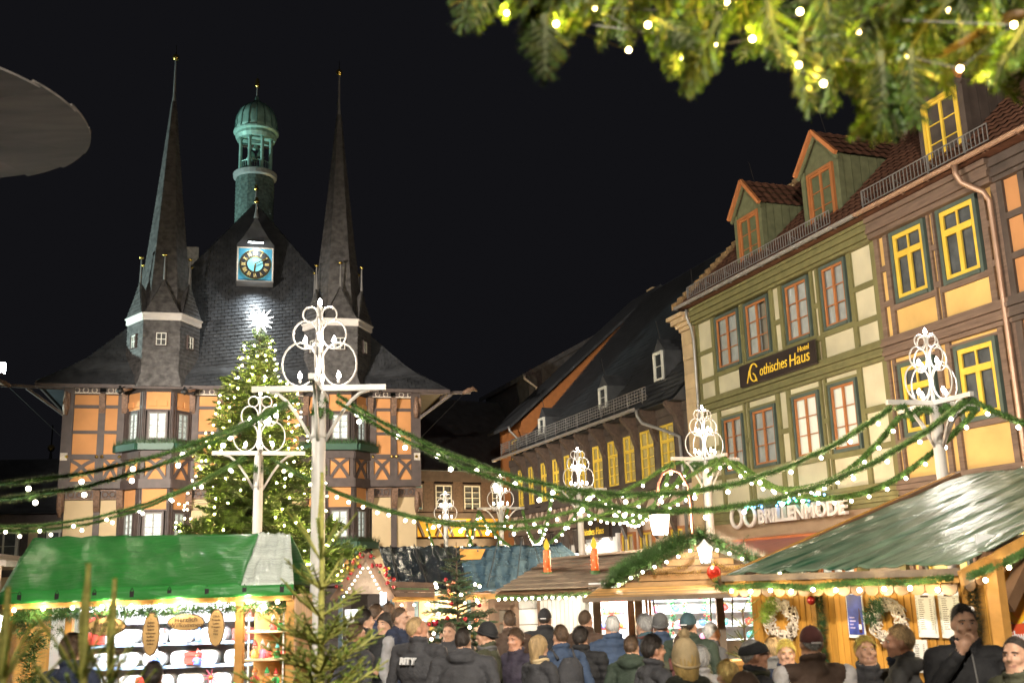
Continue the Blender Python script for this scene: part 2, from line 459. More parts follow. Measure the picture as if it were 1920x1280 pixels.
# roof
def house_roof(par, x0, x1, ze=10.2, ridge_w=5.2, ridge_z=15.5, y0=-.42, mat=m_tile):
    L = sqrt((ridge_w-y0)**2+(ridge_z-ze)**2)
    tile_roof(par, (x0, y0, ze), (1, 0, 0), (0, ridge_w-y0, ridge_z-ze), x1-x0, L, .24, .3, mat)
    MB().poly([(x0, y0, ze-.06), (x0, ridge_w, ridge_z-.06), (x0, ridge_w+5.5, ze-.06)], (x1-x0, 0, 0)).build('roof_body', m_tile, par)
    MB().tube([(x0, ridge_w, ridge_z+.04), (x1, ridge_w, ridge_z+.04)], .11, 8).build('ridge_tiles', mat, par)
house_roof(gh, -7.35, 1.5)
m_ver = MB()
for k in range(26):
    t = k/26; y = -.45+5.6*t; z = 10.2+5.3*t
    m_ver.box(-7.62, -7.3, y, y+.23, z, z+.2)
m_ver.build('verge_tiles', M('mossy_verge', (.30, .19, .09), .85, var=.4, scale=8), gh)
gutter(gh, -7.3, 1.5, -.5, 10.2, m_zinc)
snow_guard(gh, -6.9, .3, -.28, 10.42, .34, m_zinc)
m_dormer = M('dormer_green_boards', (.135, .145, .075), .7, var=.2, scale=5, bump=.2)
def dormer(par, xc, w, zb, zs, zp, front, wall, frame, casing, curt, roofm, win_w, vmat, depth=2.6):
    d = MB().poly([(xc-w/2, front, zb), (xc+w/2, front, zb), (xc+w/2, front, zs), (xc, front, zp), (xc-w/2, front, zs)], (0, depth, 0)).build('dormer', wall, par)
    n = 9
    for s in (-1, 1):
        x = xc+s*w/2
        for k in range(n):
            y = front+.12+k*(depth-.15)/n
            B(d, 'board', x, x+s*.03, y, y+(depth-.15)/n-.025, zb, zs-.02, wall)
        B(d, 'corner_post', x-s*.12, x+s*.045, front-.05, front+.1, zb, zs, wall)
    window(d, xc-win_w/2, xc+win_w/2, zb+.1, zs-.22, casing, frame, curt, y=front-.075)
    # little gable roof
    ov = .14
    sx = w/2+ov; rise = (zp-zs)*(sx/(w/2))
    r = MB()
    for s in (-1, 1):
        cols = int(depth/.24); rows = 4
        for q in range(rows):
            def fn(a, b, s=s, q=q):
                t = (q+b*1.05)/rows
                return (xc+s*sx*(1-t), front-.16+a*(depth+.2), zp-rise+rise*t+.09+.03*(.5+.5*cos(2*pi*a*cols))+.03*(1-b))
            r.sheet(fn, cols*4, 1)
    r.build('dormer_roof', roofm, d)
    v = MB()
    for s in (-1, 1):
        v.bar((xc, front-.17, zp+.1), (xc+s*sx, front-.17, zp-rise+.1), .1, .1)
    v.build('verge_tiles', vmat, d)
    for s in (-1, 1):
        barO(d, 'bargeboard', (xc, front-.1, zp-.01), (xc+s*(sx-.03), front-.1, zp-rise+.0), .05, .12, wall)
    MB().tube([(xc, front+.3, zp+.1), (xc-.06, front+.2, zp+.75)], .012, 5).build('lightning_rod', m_iron, d)
    return d
dormer(gh, -4.28, 1.36, 10.72, 12.45, 13.25, .45, m_dormer, m_orfr, m_orfr, m_curt, m_tile, .92, m_tile_or)
dormer(gh, -.8, 1.5, 10.72, 12.5, 13.3, .45, m_dormer, m_orfr, m_orfr, m_curt, m_tile, .92, m_tile_or)
for x in (-7.5, -7.0, -6.2): MB().tube([(x, .3, 10.5), (x-.05, .3, 11.6 if x < -7.4 else 11.0)], .015, 5).build('lightning_rod', m_iron, gh)

# hotel sign and shop lettering: things hanging on the green house
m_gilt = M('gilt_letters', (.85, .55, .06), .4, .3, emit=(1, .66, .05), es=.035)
sg = T('hotel_sign', 'long black fascia sign with gilt lettering and ornate initial on the green facade', 'sign', (8.1, 25, 0), ROW)
sgb = MB().box(-4.38, -.83, -.24, -.2, 7.15, 7.74); sgb.build('board', M('black_sign_board', (.03, .022, .02), .35), sg)
fr_ = MB(); fr_.box(-4.38, -.83, -.2, -.17, 7.13, 7.15); fr_.box(-4.38, -.83, -.2, -.17, 7.74, 7.76); fr_.build('sign_frame', m_dark_t, sg)
text('lettering', 'othisches', .42, m_gilt, sg, (-3.36, -.25, 7.29), shear=.15, fit=1.28)
text('lettering', 'Haus', .45, m_gilt, sg, (-1.98, -.25, 7.26), shear=.12, fit=.88)
text('lettering', 'Hotel', .2, m_gilt, sg, (-1.56, -.25, 7.56), shear=.1, fit=.48)
gg = MB()
gpts = [(-3.62+.2*cos(t)*(1 if t < 4.4 else .9), -.255, 7.44+.24*sin(t)) for t in [.55+i*.27 for i in range(19)]]
gg.tube(gpts, .022, 5); gg.tube([(-3.98, -.255, 7.2), (-3.85, -.255, 7.5), (-3.72, -.255, 7.62)], .016, 5)
gg.tube([(-3.66, -.255, 7.42), (-3.58, -.255, 7.36), (-3.5, -.255, 7.18)], .02, 5); gg.build('ornate_initial', m_gilt, sg)
bs = T('shop_sign', 'white raised capital letters with two ring spectacles over the shop', 'sign', (8.1, 25, 0), ROW)
m_let = M('pale_letter', (.74, .68, .63), .5, var=.05)
text('lettering', 'BRILLENMODE', .5, m_let, bs, (-3.88, -.3, 3.37), ext=.05, fit=3.72, off=.018)
for x in (-5.05, -4.38):
    MB().tube([(x+.27*cos(t*pi/12), -.27, 3.6+.27*sin(t*pi/12)) for t in range(24)], .055, 8, True).build('ring', m_let, bs, True)
# fir sprig with small coloured lights lying on the letters
fs = T('fir_swag', 'fir swag with tiny blue and green lights lying on the white shop letters', 'garland', (8.1, 25, 0), ROW, None)
sw = MB()
for i in range(520):
    x = rnd.uniform(-4.5, -.85); z = 3.83+rnd.gauss(0, .05); y = -.3+rnd.gauss(0, .05)
    d = V((rnd.gauss(0, 1), rnd.gauss(0, 1), rnd.gauss(0, 1))).normalized()*.12
    e = d.cross(V((0, 1, .3))).normalized()*.009
    p = V((x, y, z)); sw.add([p-e, p+e, p+d], [(0, 1, 2)])
sw.build('fir_twigs', m_garl, fs)
LB = [MB().ball((0, 0, 0), .028, 6, 4).mesh('bulb', [glow('led_%s' % n, c, 2.2, False)]) for n, c in (('blue', (.1, .3, 1)), ('green', (.08, 1, .35)), ('cyan', (.15, .8, .9)))]
for i in range(34): link('bulb', LB[rnd.randrange(3)], fs, loc=(rnd.uniform(-4.5, -.85), -.36, 3.83+rnd.gauss(0, .045)))
# red awning of the shop
aw = T('awning', 'pale red shop awning with a bright orange edge below the shop letters', 'awning', (8.1, 25, 0), ROW)
m_awn = M('red_awning_cloth', (.46, .17, .12), .8, var=.1)
MB().sheet(lambda a, b: (-6.2+a*7.2, -.15-1.9*b, 2.95-.5*b+.0*sin(a*60)), 24, 2).build('cloth', m_awn, aw)
B(aw, 'edge_bar', -6.2, 1.0, -.2, -.08, 2.93, 3.0, M('awning_edge', (.55, .16, .05), .5))
MB().sheet(lambda a, b: (-6.2+a*7.2, -2.05-.01*sin(a*90), 2.45-.26*b), 60, 1).build('valance', m_awn, aw)

# ---- yellow house
yh = T('half_timbered_house', 'ochre yellow half-timbered house with bright yellow window frames and brown beams', 'house', (8.1, 25, 0), ROW)
B(yh, 'wall', 1.5, 5.3, .14, 8, 0, 10.1, MATS['house_core'])
yw1 = [(2.06, 3.16, 8.0, 9.5), (3.58, 4.7, 8.0, 9.52)]
yw2 = [(1.85, 2.95, 4.98, 6.46), (3.6, 4.72, 5.03, 6.48)]
storey(yh, 1.5, 5.3, 7.22, 9.6, yw1, m_brown_t, m_yelp, rails=(.33, .68))
storey(yh, 1.5, 5.3, 4.0, 6.7, yw2, m_brown_t, m_yelp, rails=(.3, .62))
for a, b, c, d in yw1+yw2:
    window(yh, a+.07, b-.07, c, d, m_teal, m_yefr, m_curt_dark, cols=2, rows=(), transom=.7, fw=.1, cw=.09)
moulded_beam(yh, 1.5, 5.3, 9.6, 10.12, m_brown_t, m_dark_t, -.2, 'eaves_board', 4)
moulded_beam(yh, 1.5, 5.3, 6.7, 7.22, m_brown_t, m_dark_t, -.1)
moulded_beam(yh, 1.5, 5.3, 3.4, 4.0, m_brown_t, m_dark_t, -.1)
storey(yh, 1.5, 5.3, .4, 3.4, [(2.0, 3.3, 1.2, 2.8), (3.7, 4.9, 1.2, 2.8)], m_brown_t, m_yelp)
for a, b in ((2.07, 3.23), (3.77, 4.83)): window(yh, a, b, 1.2, 2.8, m_teal, m_yefr, m_curt_yel)
house_roof(yh, 1.5, 5.6)
gutter(yh, 1.5, 5.6, -.5, 10.2, m_copbr)
snow_guard(yh, 1.55, 5.5, -.28, 10.42, .36, m_zinc)
dormer(yh, 3.62, 1.35, 10.72, 12.5, 13.3, .45, m_dark_t, m_yefr, m_yefr, m_curt_lit, m_tile, .95, m_tile_or)
MB().tube([(4.75, -.5, 10.14), (4.75, -.5, 9.95), (4.8, -.42, 9.75), (5.12, -.2, 9.45), (5.17, -.13, 9.25), (5.17, -.13, 8.0), (5.17, -.13, 6.5), (5.17, -.13, 4.5), (5.17, -.13, 2.5)], .06, 8).build('downpipe', m_copbr, yh, True)

# ---- orange house at the right edge
oh = T('half_timbered_house', 'orange half-timbered house with dark beams at the right edge of the view', 'house', (8.1, 25, 0), ROW)
B(oh, 'wall', 5.3, 12, .14, 8, 0, 10.1, MATS['house_core'])
ow = [(6.1, 7.1, 8.0, 9.45), (8.2, 9.2, 8.0, 9.45)]
storey(oh, 5.3, 12, 7.22, 9.6, ow, m_dark_t, m_orp, rails=(.33, .68))
storey(oh, 5.3, 12, 4.0, 6.7, [(6.1, 7.1, 5, 6.4), (8.2, 9.2, 5, 6.4)], m_dark_t, m_orp, rails=(.33, .68))
for a, b, c, d in ow+[(6.1, 7.1, 5, 6.4), (8.2, 9.2, 5, 6.4)]: window(oh, a+.05, b-.05, c, d, m_teal, m_orfr, m_curt)
for z0, z1 in ((9.6, 10.12), (6.7, 7.22), (3.4, 4.0)): moulded_beam(oh, 5.3, 12, z0, z1, m_dark_t, m_dark_t, -.12)
house_roof(oh, 5.6, 12)
gutter(oh, 5.6, 12, -.5, 10.2, m_copbr)
B(oh, 'ground_floor_wall', 5.3, 12, .05, .13, 0, 3.4, m_orp)

# ---- old dark house with slate roof
dh = T('half_timbered_house', 'old dark-beamed house with steep black slate roof and a row of yellow windows', 'house', (8.1, 25, 0), ROW)
B(dh, 'wall', -24.3, -7.65, .14, 9, 0, 7.6, M('dark_core', (.05, .04, .035), .9))
dws = [(-9.73, -8.75), (-11.17, -10.16), (-12.48, -11.6), (-13.79, -12.93), (-15.15, -14.25), (-16.5, -15.7), (-17.93, -17.1), (-19.18, -18.44), (-20.5, -19.8), (-22.0, -21.3), (-23.3, -22.6)]
m_brk = M('carved_bracket', (.09, .06, .045), .6, var=.3, scale=10, bump=.4)
for i, (a, b) in enumerate(dws):
    window(dh, a, b, 5.24, 6.85, m_dark_t, m_yefr, m_curt_dim, cols=2, rows=(1/3, 2/3), transom=.68, fw=.075, bw=.03)
edges = [-24.3]+[x for a, b in sorted(dws) for x in (a-.08, b+.08)]+[-7.65]
for i in range(0, len(edges), 2):
    a, b = edges[i], edges[i+1]
    B(dh, 'timber', a, b, -.05, .135, 5.1, 7.1, m_dark_t)
    c = (a+b)/2
    if i: MB().poly([(c-.11, -.05, 6.3), (c-.11, -.16, 6.5), (c-.11, -.3, 6.95), (c-.11, -.62, 7.3), (c-.11, -.62, 7.42), (c-.11, -.05, 7.42)], (.22, 0, 0)).build('carved_bracket', m_brk, dh)
for a, b in dws:
    B(dh, 'timber', a-.08, b+.08, -.04, .134, 6.92, 7.1, m_dark_t); B(dh, 'timber', a-.08, b+.08, -.06, .134, 5.04, 5.16, m_dark_t)
B(dh, 'beam', -24.3, -7.65, -.1, .136, 7.1, 7.4, m_dark_t)
B(dh, 'beam', -24.3, -7.65, -.12, .136, 4.86, 5.04, m_dark_t)
# braced panels under the windows
xs = [-24.3]+[(dws[i][0]+dws[i+1][1])/2 for i in range(len(dws)-1)][::-1]+[-7.65]
for i in range(len(xs)-1):
    a, b = xs[i], xs[i+1]
    B(dh, 'plaster_panel', a+.1, b-.1, .03, .13, 4.22, 4.86, m_pink)
    B(dh, 'timber', a-.1, a+.1, -.05, .135, 4.2, 4.86, m_brown_t)
    mid = (a+b)/2
    brace(dh, 'brace', (a+.12, 4.25), (mid-.1, 4.82), .13, -.03, .12, m_brown_t)
    brace(dh, 'brace', (b-.12, 4.25), (mid+.1, 4.82), .13, -.03, .12, m_brown_t)
B(dh, 'beam', -24.3, -7.65, -.22, .136, 3.98, 4.2, m_brown_t)
for k in range(13):
    x = -9.0-k*1.2
    MB().poly([(x-.1, -.05, 3.35), (x-.1, -.12, 3.5), (x-.1, -.3, 3.97), (x-.1, -.05, 3.97)], (.2, 0, 0)).build('carved_bracket', m_brk, dh)
m_wht = M('white_plaster', (.60, .56, .50), .85, var=.05)
B(dh, 'ground_floor_wall', -13.2, -7.65, .05, .135, 0, 3.95, m_pink)
B(dh, 'ground_floor_wall', -24.3, -16.4, .05, .135, 0, 3.95, m_wht)
for k in range(7):
    x = -16.9-k*1.1
    MB().poly([(x-.1, -.06, 0), (x+.1, -.06, 0), (x+.1, -.06, 2.6), (x+.42, -.06, 3.9), (x-.42, -.06, 3.9), (x-.1, -.06, 2.6)], (0, .1, 0)).build('forked_post', m_dark_t, dh)
for a in (-13.0, -11.6, -9.4, -8.5):
    window(dh, a, a+.9, 2.3, 3.5, m_orfr, m_yefr, m_curt_yel, cols=2, rows=(.5,))
# bright entrance with its lettering
B(dh, 'entrance_wall', -16.4, -13.25, .09, .14, 0, 3.5, M('bright_entrance_wall', (.8, .78, .74), .8))
for x in (-16.4, -13.3): B(dh, 'entrance_post', x-.07, x+.07, -.1, .1, 0, 3.6, M('white_post', (.7, .68, .64), .6))
sg2 = T('hotel_sign', 'small dark sign with gilt lettering over the bright hotel entrance', 'sign', (8.1, 25, 0), ROW)
B(sg2, 'board', -16.3, -13.4, -.32, -.26, 3.48, 4.3, MATS['black_sign_board'])
text('lettering', 'Gothisches Haus', .36, m_gilt, sg2, (-16.15, -.34, 3.62), shear=.12, sx=.95)
text('lettering', 'Hotel', .22, m_gilt, sg2, (-14.3, -.34, 4.05), shear=.1)
point(dh, 'entrance_light', (-14.8, -.5, 3.1), 22, (1, .9, .75), .1)
MB().ball((-14.8, -.5, 3.1), .09, 8, 6).build('entrance_lamp', glow('entrance_glow', (1, .95, .85), 12, False), dh)
for x in (-17.2, -14.1):
    lt = T('entrance_lantern', 'small white lantern standing %s the bright hotel entrance' % ('left of' if x < -16 else 'inside'), 'lantern', (8.1, 25, 0), ROW)
    MB().box(x-.14, x+.14, -1.3, -1.02, 2.6, 2.95).build('glass_box', glow('lantern_white', (1, .95, .88), 1.2, False), lt)
    MB().lathe([(.2, 2.95), (.04, 3.15), (.001, 3.2)], 4, (x, -1.16, 0), pi/4).build('roof', m_iron, lt)
    MB().tube([(x, -1.16, 0), (x, -1.16, 2.6)], .04, 6).build('post', m_iron, lt)
    fm = MB()
    for sx in (-.14, .14):
        for sy in (-1.3, -1.02): fm.box(x+sx-.012, x+sx+.012, sy-.012, sy+.012, 2.6, 2.95)
    fm.build('frame', m_iron, lt)
# slate roof: courses of slates
def slate_roof(par, x0, x1, y0, z0, y1, z1, sw=.32, sh=.22, hip0=0, mat=m_slate, name='roof_slates'):
    L = sqrt((y1-y0)**2+(z1-z0)**2); n = int(L/sh); m = MB()
    ny, nz = -(z1-z0)/L, (y1-y0)/L
    r2 = random.Random(3)
    for k in range(n):
        t0 = k/n; t1 = (k+1.25)/n
        a = x0+hip0*t0
        x = a - (sw/2 if k % 2 else 0)
        while x < x1:
            xa = max(x, a); xb = min(x+sw-.015, x1)
            if xb-xa > .05:
                l0 = .035+r2.uniform(0, .02); l1 = .005
                m.add([(xa, y0+(y1-y0)*t0+ny*l0, z0+(z1-z0)*t0+nz*l0), (xb, y0+(y1-y0)*t0+ny*l0, z0+(z1-z0)*t0+nz*l0),
                       (xb, y0+(y1-y0)*t1+ny*l1, z0+(z1-z0)*t1+nz*l1), (xa, y0+(y1-y0)*t1+ny*l1, z0+(z1-z0)*t1+nz*l1)], [(0, 1, 2, 3)])
            x += sw
    o = m.build(name, mat, par); o['kind'] = 'stuff'; return o
slate_roof(dh, -22.3, -7.7, -.62, 7.42, 7.5, 15.75, .42, .3, -2.2)
MB().add([(-22.3, -.58, 7.38), (-7.7, -.58, 7.38), (-7.7, 7.5, 15.7), (-24.5, 7.5, 15.7), (-24.5, 15, 7.3), (-7.7, 15, 7.3)], [(0, 1, 2, 3), (3, 2, 5, 4), (0, 3, 4), (1, 5, 2), (0, 4, 5, 1)]).build('roof_body', m_slate, dh)
slate_roof(dh, -24.5, -22.2, -.62, 7.42, .5, 8.45, .42, .3)
gutter(dh, -24.6, -9.9, -.72, 7.48, m_zinc, .09)
snow_guard(dh, -24.4, -9.8, -.42, 7.75, .42, m_zinc, .2, grid=True)
MB().tube([(-9.95, -.72, 7.4), (-9.95, -.7, 7.2), (-9.8, -.6, 6.95), (-8.75, -.3, 6.55), (-8.2, -.15, 6.3), (-8.15, -.14, 5.2), (-8.15, -.14, 3.2)], .055, 8).build('downpipe', m_zinc, dh, True)
for xc, wy, zb, zt in ((-14.3, .15, 8.15, 9.0), (-10.35, .45, 8.45, 9.5), (-20.2, .0, 8.0, 8.75)):
    d = MB().poly([(xc-.4, wy, zb), (xc+.4, wy, zb), (xc+.4, wy, zt), (xc, wy, zt+.45), (xc-.4, wy, zt)], (0, 1.6, 0)).build('dormer', m_slate, dh)
    window(d, xc-.26, xc+.26, zb+.1, zt-.05, m_whfr, m_whfr, m_curt_yel, cols=1, rows=(.5,), y=wy-.08, cw=.05, fw=.04)
    MB().tube([(xc, wy+.1, zt+.45), (xc-.05, wy, zt+1.1)], .014, 5).build('lightning_rod', m_iron, d)

# ---- orange gabled house behind the dark one
ob = T('gabled_house', 'house with a tall orange gable rising behind the dark slate roof', 'house', (8.1, 25, 0), ROW)
m_org = M('orange_brick_gable', (.42, .155, .045), .8, var=.12, scale=5, bump=.3, bscale=25)
MB().poly([(-25.1, .9, 0), (-25.1, .9, 9.4), (-25.1, 8.6, 16.35), (-25.1, 16, 9.4), (-25.1, 16, 0)], (-3.2, 0, 0)).build('gable', m_org, ob)
for s in (0, 1):
    MB().poly([(-24.9, .3, 9.2), (-24.9, 8.6, 16.55), (-24.9, 8.6, 16.38), (-24.9, .3, 9.05)], (-3.5, 0, 0)).build('roof', m_slate, ob) if s == 0 else \
        MB().poly([(-24.9, 17, 9.2), (-24.9, 8.6, 16.55), (-24.9, 8.6, 16.2), (-24.9, 17, 8.9)], (-3.5, 0, 0)).build('roof', m_slate, ob)
m_wed = MB()
for k in range(30):
    z = 4+k*.4
    m_wed.box(-25.098, -25.085, .92, 8.5, z, z+.02) if z < 9 else None
m_wed.build('course_lines', m_dark_t, ob)
MB().tube([(-25.0, .2, 9.1), (-25.0, .25, 8.9), (-25.02, .8, 8.4), (-25.02, .8, 3)], .06, 8).build('downpipe', m_zinc, ob, True)
window(ob, -26.4, -25.6, 7.4, 8.6, m_dark_t, m_yefr, m_curt_dim, y=.8)
MB().box(-27.6, -26.9, 9.2, 9.9, 15.0, 17.0).build('chimney', m_sand, ob)
ob2 = T('gabled_house', 'dark roofed house farther behind the orange gable with its gutter end showing', 'house', (8.1, 25, 0), ROW)
MB().poly([(-35.5, 5.3, 0), (-35.5, 5.3, 13.8), (-35.5, 12, 17.4), (-35.5, 20, 13.6), (-35.5, 20, 0)], (-8, 0, 0)).build('wall', m_slate, ob2)
MB().poly([(-35.3, 4.9, 13.8), (-35.3, 12, 17.7), (-35.3, 12, 17.4), (-35.3, 4.9, 13.5)], (-8.4, 0, 0)).build('roof', m_slate, ob2)
MB().tube([(-35.2, 4.9, 13.8), (-35.2, 4.95, 13.5), (-35.25, 5.7, 13.0), (-35.25, 5.7, 9)], .1, 8).build('downpipe', m_zinc, ob2, True)
# ------------------------------------------------------------------ town hall
HO = V((-17.78, 41, 0)); HA = RAD(15)
th = T('town_hall', 'orange half-timbered town hall with two needle spires, slate roof, blue clock and green cupola', 'town hall', HO, HA)
m_oran = M('orange_infill', (.56, .26, .095), .85, var=.1, scale=1.2, bump=.08, bscale=50, rand=.04)
m_beige = M('beige_infill', (.55, .42, .25), .85, var=.06, scale=1.5, rand=.03)
m_ht = M('grey_brown_hall_timber', (.075, .055, .05), .6, var=.2, scale=4, bump=.15)
m_carv = M('carved_painted_wood', (.17, .10, .065), .6, var=.5, scale=14, bump=.4)
m_carvw = M('carved_white_tracery', (.55, .48, .40), .6, var=.35, scale=20)
m_fbox = M('dark_green_planter', (.03, .085, .055), .5)
B(th, 'wall', .1, 14.0, .14, 12, 0, 10.0, MATS['dark_core'])
def moved(fn, mw):
    n0 = len(bpy.data.objects); before = {o.name for o in th.children}
    fn()
    bpy.context.view_layer.update()
    for o in th.children:
        if o.name not in before: o.matrix_basis = mw @ o.matrix_basis
def xpanel(par, a, b, z0, z1, curved=True):
    B(par, 'infill_panel', a+.05, b-.05, .015, .13, z0, z1, m_oran)
    m = MB()
    for s in (1, -1):
        xa, xb = (a+.05, b-.05) if s > 0 else (b-.05, a+.05)
        pts = [(xa+(xb-xa)*t, .0, z0+(z1-z0)*(t+(.16*sin(pi*t) if curved else 0)*(1))) for t in (0, .17, .34, .5, .67, .84, 1)]
        for i in range(6):
            p, q = V(pts[i]), V(pts[i+1]); m.bar(p, q, .09 if s > 0 else .082, .13)
    m.build('cross_brace', m_ht, par)
def hall_seg(x0, x1, posts=(), bay=False, low_beige=False):
    # upper storey
    storey(th, x0, x1, 7.45, 9.84, [], m_ht, m_oran, posts, rails=(.37, .80), pw=.26, tw=.13)
    B(th, 'beam', x0, x1, -.1, .135, 7.25, 7.45, m_ht)
    B(th, 'beam', x0, x1, -.14, .135, 6.1, 6.38, m_ht)
    ed = [x0]+list(posts)+[x1]
    for i in range(len(ed)-1):
        a, b = ed[i], ed[i+1]
        xpanel(th, a+.1, b-.1, 6.38, 7.25)
        B(th, 'timber', a-.02, a+.16, -.06, .134, 6.38, 7.25, m_ht); B(th, 'timber', b-.16, b+.02, -.06, .134, 6.38, 7.25, m_ht)
        for x in (a+.1, b-.1):
            MB().ball((x, -.16, 7.35), .07, 8, 6).build('gilded_boss', m_gold, th, True)
        # tracery boards under the eaves and under the jetty
        for z0, z1, mm in ((9.88, 10.16, m_carvw), (5.68, 6.06, m_carv)):
            t = MB(); n = max(2, int((b-a-.3)/.32))
            t.box(a+.12, b-.12, -.02, .12, z0, z1)
            t.cur = 1
            t.box(a+.1, b-.1, -.06, -.02, z1-.05, z1); t.box(a+.1, b-.1, -.06, -.02, z0, z0+.05)
            for k in range(n):
                xc = a+.16+(b-a-.32)*(k+.5)/n; r = min(.11, (z1-z0)/2-.04)
                t.tube([(xc+r*cos(q*pi/5), -.04, (z0+z1)/2+r*sin(q*pi/5)) for q in range(10)], .022, 4, True)
            t.build('tracery_board', [m_ht, mm], th)
    for x in ed[:1]+ed[-1:]+list(posts):
        MB().poly([(x-.12, -.05, 5.2), (x-.12, -.2, 5.4), (x-.12, -.42, 6.0), (x-.12, -.05, 6.05)], (.24, 0, 0)).build('carved_bracket', m_carv, th)
        MB().poly([(x-.11, -.05, 9.1), (x-.11, -.16, 9.3), (x-.11, -.34, 9.84), (x-.11, -.05, 9.9)], (.22, 0, 0)).build('carved_bracket', m_carv, th)
    # lower storey set back under the jetty
    for i in range(len(ed)-1):
        B(th, 'infill_panel', ed[i]+.1, ed[i+1]-.1, .09, .14, 2.2, 5.66, m_beige)
        B(th, 'timber', ed[i]-.12, ed[i]+.12, .0, .139, 2.2, 5.66, m_ht) if i else None
    B(th, 'timber', x0, x1, -.02, .138, 1.9, 2.2, m_ht)
hall_seg(.05, 2.2, (1.35,))
hall_seg(12.05, 14.1, (13.05,))
hall_seg(4.8, 9.35, (5.9, 7.1, 8.3))
B(th, 'corner_post', -.1, .3, -.12, .3, 6.1, 10.1, m_ht); B(th, 'corner_post', 13.8, 14.2, -.12, .3, 6.1, 10.1, m_ht)
for x in (.02, 14.0):
    MB().box(x-.1, x+.16, -.17, -.12, 7.2, 7.5).build('painted_shield', m_carvw, th)
    MB().tube([(x, -.2, 9.0), (x, -.28, 9.3), (x, -.26, 9.6), (x, -.3, 9.9)], [.08, .13, .11, .06], 8).build('carved_figure', m_carv, th, True)
    MB().tube([(x, -.1, 5.0), (x, -.2, 5.3), (x, -.26, 5.6), (x, -.3, 5.95)], [.06, .12, .12, .08], 8).build('carved_figure', m_carv, th, True)
